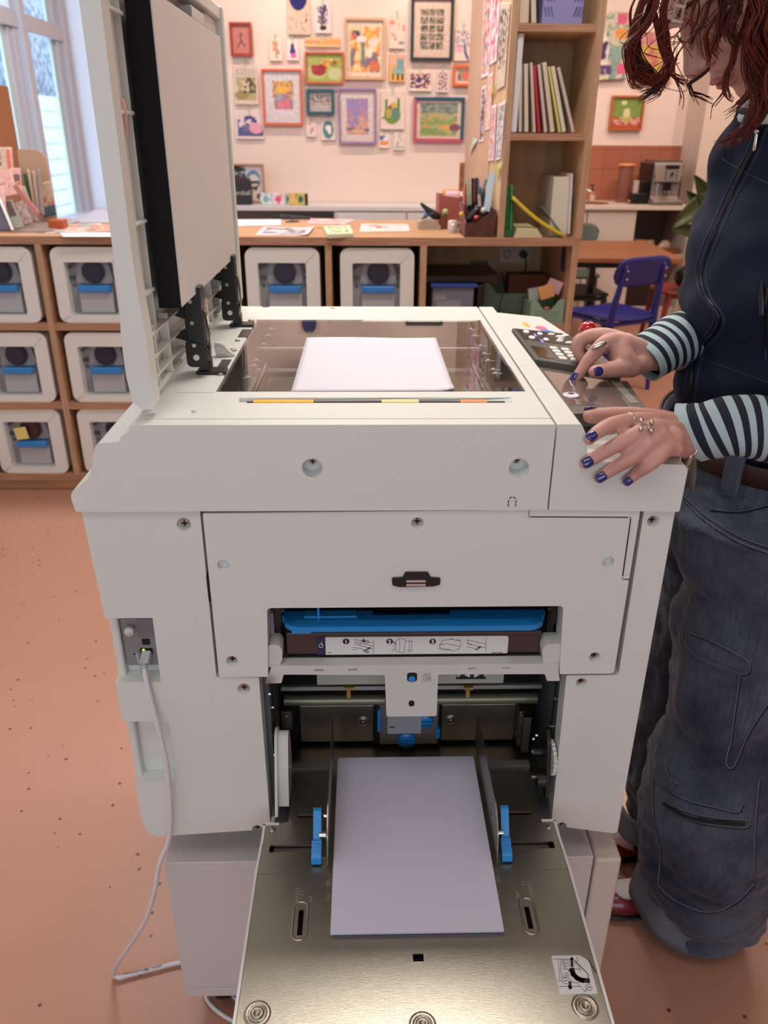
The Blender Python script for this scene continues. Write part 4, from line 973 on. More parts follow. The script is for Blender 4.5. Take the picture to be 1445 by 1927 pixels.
# ---------------- cables
M_cab=mat('white_cable','#d9d8de',0.35)
cb=thing('network_cable',(P(270,1240,Y=0.86)),'white network cable plugged into the left side of the machine and trailing to the floor','cable')
pts=[P(271,1240,Y=0.878),P(272,1262,Y=0.868),P(282,1310,Y=0.86),P(298,1370,Y=0.855),P(312,1430,Y=0.853),P(318,1480,Y=0.853),P(321,1540,Y=0.855),P(316,1585,Y=0.856),P(300,1625,Y=0.852),P(290,1680,Y=0.848),P(272,1735,Y=0.86),P(240,1785,Y=0.9),P(220,1815,Y=0.94),P(214,1832,Z=0.012),P(222,1840,Z=0.008),P(240,1836,Z=0.007),P(290,1823,Z=0.007),P(345,1810,Z=0.007),P(420,1800,Z=0.007)]
q=MB(); q.tube(pts,0.0037,n=12,sub=6); q.build('cable_cord',M_cab,cb)
q=MB(); a=P(275,1228,Y=0.883); q.bar(P(277,1226,Y=0.888),P(271,1250,Y=0.872),0.0125,0.009); pl=q.build('plug',mat('plug_grey','#b9bbbd',0.35),cb,bevel=0.0015)
q=MB()
for k in range(5): p=P(271.5-k*0.3,1247+k*4.5,Y=0.873-k*0.0012); q.torus(p,0.0052-k*0.0003,0.0009,(0.1,-0.3,-1),0,14,6)
q.build('strain_relief',mat('plug_grey','#b9bbbd',0.35),cb)
q=MB(); q.tube([P(262,1247,Y=0.872),P(259,1238,Y=0.870),P(258,1231,Y=0.870)],0.0014,8); q.build('plug_tab',mat('plug_grey','#b9bbbd',0.35),cb)
for i,(px,py) in enumerate(((232,1833),(252,1829),(272,1824),(285,1821),(298,1818))):
    p=P(px,py,Z=0.0108); text_mesh(('SIGNAL','NETWORK','E-I','Austin','No')[i],0.0058,p+Vector((0,-0.002,0)),(0.98,0.17,0),(-0.17,0.98,0.1),M_ink,cb,'cable_print')
q=MB(); q.tube([P(375,1840,Z=0.007),P(383,1862,Z=0.007),P(392,1885,Z=0.007),P(412,1905,Z=0.007),P(440,1922,Z=0.007),P(480,1940,Z=0.007)],0.0037,n=12,sub=5)
o=q.build('power_cable',M_cab); tag(o,'white cable curving out from under the front of the stand','cable')
q=MB(); q.tube([P(415,1845,Z=0.007),P(430,1863,Z=0.007),P(450,1885,Z=0.007),P(490,1905,Z=0.007)],0.0037,n=12,sub=5)
o=q.build('power_cable',M_cab); tag(o,'white cable end showing between the stand and the left tray edge','cable')
# ------------------------------------------------------------------ plywood storage wall
def ply_mat(name,c1,c2,axis=0):
    if name in MATS: return MATS[name]
    m=mat(name,c1,0.5,var=0.18,vscale=2.4,stretch=(1,1,9) if axis==2 else (9,1,1),vcol=c2); return m
M_ply=mat('plywood_face','#c79a74',0.45,var=0.15,vscale=2.5,stretch=(1.5,1.5,9),vcol='#b98a64')
M_plyl=mat('plywood_light','#dfbd92',0.5,var=0.12,vscale=2.5,stretch=(6,6,1),vcol='#d3ad82')
M_edge=mat('plywood_edge','#b68d72',0.6,var=0.35,vscale=6,stretch=(1,1,60),vcol='#94684c')
M_edgev=mat('plywood_edge_v','#bd9a7c',0.6,var=0.3,vscale=6,stretch=(60,1,1),vcol='#a07c5e')
CF=3.23; CBK=3.93
cab=thing('cubby_cabinet',(-0.4,3.6,0),'long plywood counter unit with square cubbies below its worktop','cabinet')
xs=[-1.632,-1.259,-0.886,-0.513,-0.14,0.233,0.83]
def board(x0,x1,y0,y1,z0,z1,nm,par,vert=False,m=None):
    mb=MB(); mb.box(x0,x1,y0+0.0015,y1,z0,z1,0); mb.box(x0,x1,y0,y0+0.0015,z0,z1,1)
    return mb.build(nm,[m or M_ply,M_edgev if vert else M_edge],par)
wt=board(-1.99,0.845,CF,CBK,1.042,1.072,'worktop',None); tag(wt,'long plywood worktop resting on the cubby cabinet','worktop')
for z0,z1 in ((0.71,0.738),(0.378,0.406),(0.055,0.083)):
    board(-1.99,0.233 if z0<0.7 else 0.845,CF+0.002,3.80,z0,z1,'shelf_board',cab)
for i,x in enumerate(xs):
    board(x-0.0125,x+0.0125,CF,3.80,0.08 if i<6 else 0.0,1.042,'divider',cab,True)
mb=MB(); mb.box(-1.99,0.22,CF+0.04,CF+0.055,0,0.055); mb.build('plinth',M_ply,cab)
mb=MB(); mb.box(-1.99,0.83,3.80,3.812,0.0,1.042); mb.build('back_panel',mat('ply_back','#a97f5c',0.6),cab)
mb=MB(); mb.box(0.233,0.83,3.795,3.80,0.74,1.04); mb.build('back_lining',M_plyl,cab)
# ---- drum cases
M_case=mat('case_white','#dadbd7',0.4); M_win=mat('case_inside','#8f9298',0.4); M_win2=mat('case_inside_dark','#4a4c55',0.4); M_cap=mat('drum_cap','#1e1d33',0.35)
M_drh=mat('drum_handle','#2f7fc8',0.3)
def make_drum(cap=M_cap):
    r=thing('ink_drum_case',(0,0,0),'white drum case','drum case','ink drum cases in the cubbies')
    w,h,d=0.146,0.292,0.36
    q=MB(); q.prism(rrect(-w,0,w,h,0.035,6),'y',0,d); c=q.build('case_shell',M_case,r,bevel=0.012,seg=3)
    cu=MB(); cu.prism(roundpoly([(-0.098,0.03),(0.092,0.03),(0.092,0.235),(-0.098,0.235)],0.008),'y',-0.02,0.045); bake(c,cu)
    q=MB(); q.box(-0.097,0.091,0.043,0.0445,0.031,0.234); b=q.build('case_back',M_win,r)
    q=MB(); q.prism(roundpoly([(-0.07,0.150),(0.08,0.150),(0.065,0.232),(-0.055,0.232)],0.02),'y',0.030,0.043); q.build('drum_end',M_win,r,bevel=0.003)
    q=MB(); q.cyl((0.005,0.018,0.196),(0.005,0.043,0.196),0.044,28); q.cyl((0.005,0.014,0.196),(0.005,0.02,0.196),0.036,28); q.build('drum_cap',cap,r,bevel=0.002)
    q=MB(); q.box(-0.062,0.072,0.018,0.043,0.036,0.14); q.build('drum_body',mat('drum_body','#a9adb3',0.4),r,bevel=0.004)
    q=MB(); q.box(-0.06,0.07,0.0,0.03,0.118,0.146); q.build('drum_handle',M_drh,r,bevel=0.006,seg=3)
    q=MB(); q.bar((-0.095,0.036,0.21),(-0.06,0.036,0.232),0.008,0.012); q.bar((0.09,0.036,0.19),(0.066,0.036,0.232),0.008,0.012); q.box(-0.094,-0.074,0.03,0.043,0.165,0.178); q.box(0.076,0.09,0.03,0.043,0.165,0.178); q.build('drum_clip',M_win2,r)
    q=MB(); q.torus((-0.082,0.04,0.142),0.005,0.0015,(0,1,0),0,12,6); q.torus((0.085,0.04,0.142),0.005,0.0015,(0,1,0),0,12,6); q.build('drum_pin',M_win2,r)
    q=MB(); q.prism([(0.092,0.235),(0.092,0.232),(0.128,0.272),(0.13,0.272)],'y',-0.0008,0.002); q.prism([(-0.098,0.0295),(-0.096,0.031),(-0.128,0.012),(-0.13,0.014)],'y',-0.0008,0.002); q.build('case_groove',mat('groove_grey','#7c7d7b',0.6),r)
    return r
proto=make_drum()
zr=(0.739,0.407,0.084)
DR=[(3,0,0,'white ink drum case in the top cubby just right of the raised lid'),
    (4,0,0,'white ink drum case in the top cubby beside the open cable cubby'),
    (1,0,0,'white ink drum case with dark cap in the top cubby half behind the raised lid'),
    (0,0,0,'white ink drum case in the top cubby at the left photo edge'),
    (0,1,0,'white ink drum case in the middle row at the left photo edge'),
    (1,1,0,'white ink drum case in the middle row half hidden by the lid'),
    (0,2,1,'white ink drum case in the bottom row with a yellow sticky note on its window'),
    (1,2,0,'white ink drum case in the bottom row mostly behind the machine')]
first=True
for c,r,s_,lb in DR:
    o=proto if first else copy_tree(proto); first=False
    o.location=((xs[c]+xs[c+1])/2+(0.005 if c!=1 else -0.004), CF+0.012, zr[r]); o.rotation_euler=(0,0,radians(random.uniform(-0.8,0.8))); o['label']=lb
    if c<3: o.location.x+=0.0
    WO[o.name]=Vector(o.location)
    if s_:
        ch=[x for x in bpy.data.objects if x.parent==o and x.name.startswith('drum_cap')][0]
        ch.data=ch.data.copy(); ch.data.materials[0]=mat('cap_maroon','#3f1f28',0.35)
        q=MB(); q.obox((0,0,0),(0.026,0,0.004),(0,0.0006,0),(-0.004,0,0.026)); n_=q.build('sticky_note',mat('note_yellow','#d9cf7a',0.7)); n_.location=(o.location.x-0.028,CF+0.009,zr[r]+0.155); tag(n_,'pale yellow sticky note on the bottom row drum case','note')
# ---- tower shelf standing on the worktop
tw=thing('tower_shelf',(0.68,3.4,1.072),'tall open plywood shelf unit rising from the right end of the worktop','shelf')
TX0,TX1=0.531,0.835; TB=3.56
board(TX0-0.012,TX0+0.012,CF,TB,1.072,3.38,'side_panel',tw,True,M_plyl); board(TX1-0.012,TX1+0.014,CF,TB,1.072,3.38,'side_panel',tw,True,M_plyl)
for z in (1.428,1.776,2.15,2.6): board(TX0+0.012,TX1-0.012,CF+0.003,TB,z-0.012,z+0.012,'shelf_board',tw,False,M_plyl)
mb=MB(); mb.box(TX0,TX1,TB,TB+0.01,1.072,3.38); mb.build('back_panel',mat('tower_back','#c29a6e',0.55,var=0.1,vscale=3,stretch=(8,1,1)),tw)
# partition carrying the posters
mb=MB(); mb.box(TX0-0.014,TX0+0.008,TB+0.01,4.42,1.072,3.38); pt=mb.build('partition_board',mat('partition','#d2a98a',0.6,var=0.08,vscale=4)); tag(pt,'plywood partition board behind the tower shelf covered in riso prints','partition')
mb=MB(); mb.box(TX0-0.010,TX0+0.004,3.93,4.42,0,1.072); mb.build('partition_foot',M_ply,None); bpy.data.objects['partition_foot'].parent=None
pf=bpy.data.objects['partition_foot']; tag(pf,'plywood upright under the partition behind the cabinet','partition')
# posters on the partition (X plane)
def xposter(name,a,b,c,d,sp,label,cat='print',nu=16,nv=60):
    A=P(*a,X=TX0-0.0165);B=P(*b,X=TX0-0.0165);C=P(*c,X=TX0-0.0165);D=P(*d,X=TX0-0.0165)
    # a=bottom-left b=bottom-right c=top-right d=top-left (seen from the room)
    o=painted(name,A,B,D,sp,None,nu,nv,0.0008,p11=C,edge='#efe0da'); return tag(o,label,cat,None)
def scr_(seed,cols,bg,n=3,s=5,th=0.12):
    it=[('bg',bg)]
    for i,c in enumerate(cols): it.append(('n',0.08,0.04,0.92,0.96,s+i*1.7,th,c,seed+i*3))
    return spec(*it)
xposter('riso_poster',(905,149),(919,143),(927,-30),(911,-30),scr_(1,['#b9b6d8','#5f66b0','#e07a6a','#e8a23c'],'#eedde2',s=6),'tall riso print with blue and orange figures, furthest left of the upper partition prints')
xposter('riso_poster',(921,124),(934,115),(942,-30),(927,-30),scr_(5,['#f0a9b6','#ea4f72'],'#f3dfe0',s=5,th=0.2),'tall pink blotched riso print high on the partition')
xposter('text_poster',(934,171),(949,162),(960,5),(941,5),spec(('bg','#dcc3ad'),('n',0.12,0.25,0.88,0.93,16,0.02,'#4d4540',9)),'beige poster of scribbled black lettering beside the tower shelf')
xposter('riso_print',(901,269),(910,266),(915,160),(906,165),scr_(11,['#b04860','#4a3848'],'#eddcd8',s=9,th=0.05),'narrow print of dark red figures, lowest at the left of the partition')
xposter('riso_print',(912,247),(921,243),(928,136),(918,142),scr_(15,['#f08a84','#f4b183'],'#f1ddd8',s=6),'narrow salmon print in the middle of the partition')
xposter('riso_print',(918,304),(929,302),(934,197),(925,199),scr_(17,['#c88ac0','#e7759a','#ee9a5c'],'#ecd9dd',s=7),'purple and orange strip print at the bottom of the partition')
xposter('riso_print',(931,304),(942,299),(951,190),(938,196),scr_(20,['#e88aa6','#7b8fc9','#74a890'],'#ecdcdf',s=7),'strip print of pink and blue sketches, nearest the tower at the partition bottom')
def xscrap(pts,col,label):
    q=MB(); pp=[P(x,y,X=TX0-0.018) for x,y in pts]; ins=[p+Vector((-0.006*(i%2)-0.0006,0,0)) for i,p in enumerate(pp)]
    q.add(ins+[p+Vector((0.0005,0,0)) for p in ins],[tuple(range(len(pp))),tuple(range(2*len(pp)-1,len(pp)-1,-1))]); o=q.build('sticky_note',mat('n'+col[1:],col,0.6)); tag(o,label,'note')
xscrap([(923,179),(932,160),(933,166),(926,182)],'#cfc255','small yellow sticky note curling between prints on the partition')
xscrap([(933,338),(938,310),(946,305),(943,318)],'#c9cc6a','yellow-green sticky note low on the partition above the blue ruler')
xscrap([(883,292),(893,258),(900,262),(893,275)],'#cfe0d2','pale mint paper scrap hanging at the far end of the partition')
q=MB(); q.box(0.56,0.71,4.425,4.44,1.085,1.27)
A=P(863,360,Y=4.44);B=P(893,306,Y=4.44); q=MB(); q.box(A.x,B.x,4.435,4.445,A.z,B.z); o=q.build('cork_tile',mat('cork','#b3774a',0.8,var=0.35,vscale=40,vcol='#8a5430')); tag(o,'brown cork tile hanging at the end of the partition','board')
# ---- files in the tower shelf
def files(name,p_bot,p_top,w,y0,y1,m,label,group=None):
    """a binder or folder between two front-plane pixels of its left edge; w thickness"""
    a=P(*p_bot,Y=y0); b=P(*p_top,Y=y0); d=Vector((b.x-a.x,0,b.z-a.z)); 
    q=MB(); n=Vector((d.z,0,-d.x)).normalized()
    q.obox((a+b)/2+n*w/2+Vector((0,(y1-y0)/2,0)),n*w/2,(0,(y1-y0)/2,0),d/2)
    # loose leaves showing at the spine edge
    o=q.build(name,m,bevel=min(0.003,w*0.3)); tag(o,label,'folder',group); return o
M_fw=mat('folder_white','#d6d4d6',0.4); M_fc=mat('folder_cream','#cfc0ae',0.5); M_fr=mat('folder_red','#b5202e',0.4); M_fy=mat('folder_yellow','#d6cf76',0.5); M_fclr=mat('folder_clear','#c5b6ac',0.25)
G1='folders on the middle tower shelf'
files('folder',(961,249),(975,62),0.022,3.25,3.50,M_fw,'tall white upright folder at the left of the middle tower shelf')
FL=[((976,249),(977,122),0.012,M_fclr,'thin translucent folder beside the tall white folder'),((987,249),(986,120),0.015,M_fc,'cream folder leaning slightly, fourth spine before the red one'),((1003,250),(997,118),0.011,M_fclr,'clear sleeve just left of the red folder'),
 ((1012,250),(1003,124),0.011,M_fr,'bright red folder leaning on the middle tower shelf'),((1024,250),(1011,122),0.012,M_fclr,'pale sleeve leaning just right of the red folder'),((1036,250),(1020,118),0.016,M_fc,'beige folder leaning in the middle of the leaning row'),
 ((1052,250),(1031,126),0.007,M_fy,'pale yellow folder leaning near the right of the row'),((1058,250),(1036,126),0.015,mat('folder_ivory','#d2c9b4',0.5),'thick ivory folder leaning right of the yellow one'),((1076,250),(1048,128),0.012,M_fclr,'clear folder leaning furthest right on the middle tower shelf')]
for a,b,w,m,l in FL: files('folder',a,b,w,3.25+random.uniform(0,0.012),3.50,m,l,G1)
files('folder',(976,44),(980,-60),0.035,3.25,3.50,mat('folder_beige','#cdb9a2',0.5),'beige files standing beside the purple crate on the top shelf')
files('folder',(1000,44),(998,-60),0.018,3.26,3.50,M_fc,'cream file pressed against the purple crate')
def crate(name,x0,x1,y0,y1,z0,z1,m,label,slats=0,notch=True,parent=None):
    r=thing(name,((x0+x1)/2,(y0+y1)/2,z0),label,'crate')
    w=0.006; xm=(x0+x1)/2; 
    q=MB()
    pts=[(x0,z0),(x1,z0),(x1,z1),(x1-0.02,z1),(x1-0.055,z1-0.045),(x0+0.055,z1-0.045),(x0+0.02,z1),(x0,z1)] if notch else [(x0,z0),(x1,z0),(x1,z1),(x0,z1)]
    q.prism(roundpoly(pts,0.006),'y',y0,y0+w); fr=q.build('front_panel',m,r,bevel=0.001)
    cu=MB()
    if slats:
        n=slats; hh=(z1-(0.052 if z1-z0>0.11 else 0.050)-z0)/n
        for i in range(n): cu.box(x0+0.02,x1-0.02,y0-0.01,y0+0.02,z0+0.01+i*hh,z0+0.006+i*hh+hh*0.5)
    else:
        for sx in (-1,1):
            for r_ in (0,1):
                for k in range(3):
                    cx=xm+sx*(x1-x0)*0.34-0.01+k*0.011; cz_=z0+0.02+r_*0.045; dx=0.01*(-sx)
                    cu.add([(cx,y0-0.01,cz_),(cx+0.005,y0-0.01,cz_),(cx+0.005-dx,y0-0.01,cz_+0.03),(cx-dx,y0-0.01,cz_+0.03),(cx,y0+0.02,cz_),(cx+0.005,y0+0.02,cz_),(cx+0.005-dx,y0+0.02,cz_+0.03),(cx-dx,y0+0.02,cz_+0.03)],[(0,1,2,3),(7,6,5,4),(0,4,5,1),(1,5,6,2),(2,6,7,3),(3,7,4,0)])
    bake(fr,cu)
    q=MB(); q.box(x0,x0+w,y0+w,y1,z0,z1-0.02); q.build('side_panel',m,r); q=MB(); q.box(x1-w,x1,y0+w,y1,z0,z1-0.02); q.build('side_panel',m,r)
    q=MB(); q.box(x0,x1,y1-w,y1,z0,z1-0.02); q.build('back_panel',m,r); q=MB(); q.box(x0+w,x1-w,y0+w,y1-w,z0,z0+w); q.build('base',m,r)
    return r
A=P(1019,46,Y=3.24); B=P(1100,-14,Y=3.24)
crate('plastic_crate',A.x,B.x,3.24,3.50,1.789,1.93,mat('crate_purple','#8785b8',0.4),'lilac folding plastic crate on the top tower shelf')
q=MB(); q.sheet(lambda u,v:(A.x+0.03+0.09*u,3.28+0.05*v,1.84+0.13*v+0.02*u),4,4,0,0.002); o=q.build('envelope',mat('paper_cream','#d9cbb8',0.7)); tag(o,'cream papers standing inside the lilac crate','paper')
# lower tower cubby
def pencilmat(c): return mat('pc'+c[1:],c,0.4)
for k,(px,c,t) in enumerate(((952,'#1f6b34',350),(955,'#2f8a48',345),(958,'#17572a',352),(961,'#6fae7a',348),(964,'#256f3c',356))):
    a=P(px,434,Y=3.27+0.006*(k%2)); b=P(px+2,t,Y=3.27+0.006*(k%2)); q=MB(); q.cyl(a,b,0.0036,6); p_=q.build('pencil',pencilmat(c)); tag(p_,('dark green pencil furthest left in the tower cubby','green pencil second from the left in the tower cubby','darkest green pencil in the middle of the pencil group','pale green pencil in the tower cubby','green pencil nearest the paper stack in the tower cubby')[k],'pencil','green pencils in the tower cubby')
q=MB(); q.prism(rrect(P(949,434,Y=3.25).x,3.25,P(968,434,Y=3.25).x,3.30,0.004),'z',1.0725,1.10); o=q.build('pencil_stand',mat('stand_green','#1d5a33',0.4)); tag(o,'low dark green holder under the green pencils','holder')
for k in range(5):
    a=P(967+k*1.5,441-k*4.2,Y=3.25); b=P(1020-k*2,441-k*4.2,Y=3.25); q=MB(); q.box(a.x,b.x,3.25,3.46,1.0725+k*0.0068,1.0725+k*0.0068+0.006); o=q.build('booklet',mat('booklet_%d'%(k%2),('#d9cf9e','#d6c9b4')[k%2],0.6)); tag(o,('lowest','second lowest','middle','second highest','topmost')[k]+' cream booklet of the pile in the tower cubby','book','cream booklets in the tower cubby')
a=P(1033,438,Y=3.28); b=P(1039,326,Y=3.28); c_=P(1080,438,Y=3.28)
q=MB(); q.box(a.x,c_.x-0.028,3.28,3.50,1.0728,1.29); q2=q.build('magazine_file',mat('file_white','#d3cbb9',0.6),bevel=0.002); tag(q2,'white magazine box file standing in the tower cubby','box file')
files('folder',(1069,441),(1075,327),0.007,3.245,3.46,M_fw,'white folder pressed between the box file and the tower side')
A=P(966,372,Y=3.25);B=P(1062,441,Y=3.25)
q=MB(); q.sheet(lambda u,v:(A.x+(B.x-A.x)*u,3.236+0.036*v,A.z+(1.0795-A.z)*u-0.012*sin(pi*u)+0.006),14,3,0,0.013); o=q.build('yellow_folder',mat('folder_mustard','#cdb92e',0.5)); tag(o,'mustard yellow folder sliding down across the tower cubby','folder')
q=MB(); A2=P(1024,392,Y=3.27); q.sheet(lambda u,v:(A2.x+(B.x-A2.x)*u*0.98,3.27+0.16*v,A2.z+(1.083-A2.z)*u),6,3,0,0.003); o=q.build('grey_folder',mat('folder_grey','#77777a',0.4)); tag(o,'grey plastic sleeve leaning above the yellow folder','folder')
# ---- open cubby on the right: outlet, shelf, boxes, crates
A=P(938,494,Y=3.79);B=P(1000,461,Y=3.79)
ot=thing('wall_outlet',(A.x,3.79,A.z),'white double wall outlet inside the right cubby','outlet')
q=MB(); q.box(A.x,B.x,3.785,3.795,A.z,B.z); q.build('outlet_plate',mat('outlet_white','#e6d6c8',0.5),ot,bevel=0.003)
xm=(A.x*3+B.x)/4; zm=(A.z+B.z)/2
q=MB(); q.torus((xm,3.784,zm),0.017,0.0015,(0,1,0),0,20,6); q.build('socket_ring',mat('outlet_shadow','#a08c7c',0.6),ot)
q=MB(); 
for dx,dz in ((-0.009,0),(0.009,0),(0,0.012),(0,-0.012)): q.cyl((xm+dx,3.786,zm+dz),(xm+dx,3.7835,zm+dz),0.0028,8)
q.build('socket_hole',M_dark,ot)
xm2=(A.x+3*B.x)/4
pc=thing('black_power_cord',(xm2,3.75,zm),'black plug and cord hanging from the wall outlet in the cubby','cord')
q=MB(); q.cyl((xm2,3.785,zm),(xm2,3.745,zm),0.019,20,r2=0.015); q.build('plug',M_dark,pc,bevel=0.002)
q=MB(); q.tube([(xm2,3.745,zm-0.004),P(990,495,Y=3.74),P(986,515,Y=3.72),P(970,545,Y=3.66),P(962,575,Y=3.64),P(960,620,Y=3.62)],0.0035,n=8,sub=5); q.build('cord',M_dark,pc)
A=P(800,526,Y=3.30);B=P(947,505,Y=3.60)
q=MB(); q.box(0.246,0.246+0.31,3.34,3.66,0.895,0.912); q.box(0.246,0.55,3.335,3.342,0.887,0.912); q.box(0.50,0.556,3.34,3.40,0.90,0.916); o=q.build('laptop_riser',mat('riser_brown','#31201a',0.35),bevel=0.002); tag(o,'dark brown tray lying over the boxes in the right cubby','tray')
q=MB(); q.tube([P(944,512,Y=3.42),P(948,540,Y=3.36),P(940,575,Y=3.35),P(938,610,Y=3.35)],0.0028,n=8,sub=5); o=q.build('charging_cable',M_dark); tag(o,'thin black cord hanging down beside the dark tray','cable')
A=P(812,588,Y=3.30); B=P(893,530,Y=3.30)
bx_=thing('storage_box',((A.x+B.x)/2,3.4,0.739),'translucent storage box with a blue lid under the dark tray','box')
M_clr=bpy.data.materials.new('frosted_plastic'); M_clr.use_nodes=True; b_=M_clr.node_tree.nodes['Principled BSDF']; b_.inputs['Base Color'].default_value=(*rgb('#9aa0b4'),1); b_.inputs['Alpha'].default_value=0.5; b_.inputs['Roughness'].default_value=0.25
q=MB(); q.box(A.x,B.x,3.30,3.52,0.7395,0.875); q.build('box_body',M_clr,bx_,bevel=0.006)
q=MB(); q.box(A.x-0.008,B.x+0.012,3.29,3.53,0.872,0.886); q.build('box_lid',mat('lid_blue','#203f8e',0.4),bx_,bevel=0.003)
for k,(x0,x1,z0,z1,c,n_) in enumerate(((0.01,0.06,0.08,0.10,'#c5b7a4','cream carton on top inside the blue-lidded box'),(0.02,0.12,0.045,0.075,'#b8aaa2','grey carton in the middle of the blue-lidded box'),(0.03,0.09,0.012,0.035,'#c65a78','pink packet at the bottom of the blue-lidded box'))):
    q=MB(); q.box(A.x+x0,A.x+x1,3.315,3.45,0.7395+z0,0.7395+z1); o=q.build('packet',mat('pk%d'%k,c,0.6)); tag(o,n_,'packet')
q=MB(); q.box(B.x+0.016,B.x+0.046,3.31,3.55,0.7395,0.88); o=q.build('black_binder',M_dark,bevel=0.003); tag(o,'black binder standing between the clear box and the green crate','binder')
M_grn=mat('crate_green','#7e9a86',0.45)
A=P(903,620,Y=3.44);B=P(1048,540,Y=3.44)
crate('vent_crate',A.x+0.01,0.80,3.46,3.66,0.739,0.865,M_grn,'sage green slatted crate at the back of the right cubby',slats=7)
q=MB(); a=P(945,548,Y=3.70); b=P(1016,528,Y=3.70); q.box(a.x,b.x,3.55,3.64,0.746,0.885); o=q.build('brown_box',mat('brown_card','#7b4a31',0.7)); tag(o,'brown cardboard box rising from the sage green crate','box')
q=MB(); q.box(0.72,0.79,3.56,3.63,0.746,0.885); o=q.build('dark_bag',M_dark,bevel=0.012); tag(o,'dark pouch in the right corner of the sage green crate','bag')
A=P(1000,640,Y=3.25);B=P(1056,568,Y=3.25)
crate('vent_crate',0.675,0.812,3.245,3.42,0.739,0.835,M_grn,'small sage green crate with coloured papers at the front of the right cubby',slats=4)
for k,(dx,dz,c,rot,l) in enumerate(((0.02,0.055,'#d9985c',18,'orange card sticking out of the small green crate'),(0.055,0.075,'#d3a3b0',-20,'pink card pack sticking out of the small green crate'),(-0.015,0.04,'#a9b0a8',10,'grey crumpled wrapper in the small green crate'))):
    a=radians(rot); x=0.735+dx-0.01; z=0.80+dz; q=MB(); q.obox((x,3.30+0.02*k,z),(0.03*cos(a),0,0.03*sin(a)),(0,0.009,0),(-0.026*sin(a),0,0.026*cos(a))); o=q.build('card_pack',mat('cd%d'%k,c,0.6),bevel=0.002); tag(o,l,'card')
q=MB(); q.sph((0.745,3.262,0.79),(0.016,0.008,0.014)); o=q.build('wooden_toy',mat('toy_rust','#9a5a3c',0.5)); tag(o,'small rust-coloured round toy showing through the front of the small crate','toy')
q=MB(); a=P(1061,503,X=0.816); b=P(1070,460,X=0.816); q.prism(roundpoly([(3.32,0.93),(3.36,0.93),(3.375,0.99),(3.365,1.03),(3.34,1.035),(3.325,1.0)],0.01),'x',0.809,0.816); o=q.build('shoehorn',M_navy,bevel=0.002); tag(o,'navy blue oval object hanging inside the right cubby wall','ornament')
q=MB(); a=P(893,503,Y=3.79); q.box(a.x-0.02,a.x+0.06,3.775,3.785,a.z-0.03,a.z+0.03); o=q.build('green_postcard',mat('card_green','#6f8f5c',0.7)); tag(o,'green card propped against the cubby back above the dark tray','card')
q=MB(); q.box(0.246,0.27,3.26,3.30,0.739,0.775); o=q.build('small_carton',mat('carton_grey','#a59a93',0.6)); tag(o,'small grey carton beside the divider in the right cubby','carton')
# ---- sideboard on the far wall
sb=thing('sideboard',(-0.3,7.2,0),'low white sideboard below the art wall','sideboard')
M_sb=mat('sideboard_white','#d8d4d6',0.45)
q=MB(); q.box(-1.9,0.95,6.95,7.33,0.865,0.90); q.build('top_board',M_sb,sb,bevel=0.003)
for x in (-1.9,-0.235,0.35,0.93): q=MB(); q.box(x-0.01,x+0.01,6.97,7.33,0.05,0.865); q.build('side_panel',M_sb,sb)
q=MB(); q.box(-1.9,-0.235,6.96,7.33,0.60,0.625); q.build('niche_shelf',M_sb,sb)
q=MB(); q.box(-1.9,0.95,7.31,7.33,0.05,0.86); q.build('back_panel',mat('sb_back','#8d8581',0.7),sb)
for x0,x1 in ((-0.225,0.345),(0.36,0.92)): q=MB(); q.box(x0,x1,6.95,6.968,0.48,0.855); q.build('drawer',M_sb,sb,bevel=0.003)
q=MB(); q.box(-1.9,0.95,6.97,6.99,0.05,0.5); q.build('lower_door',M_sb,sb)
a=P(527,404,Y=7.0);b=P(588,410,Y=7.0); q=MB(); q.bar((a.x,7.02,a.z-0.005),(b.x,7.02,b.z-0.005),0.14,0.03); o=q.build('grey_laptop',mat('laptop_grey','#5d6469',0.35,metal=0.5),bevel=0.004); tag(o,'grey metal case lying tilted in the sideboard niche','case')
q=MB(); q.sph((a.x-0.09,7.0,a.z-0.055),0.028); o=q.build('red_ball',mat('ball_red','#c83c4c',0.5)); tag(o,'small round red object in the sideboard niche','ball')
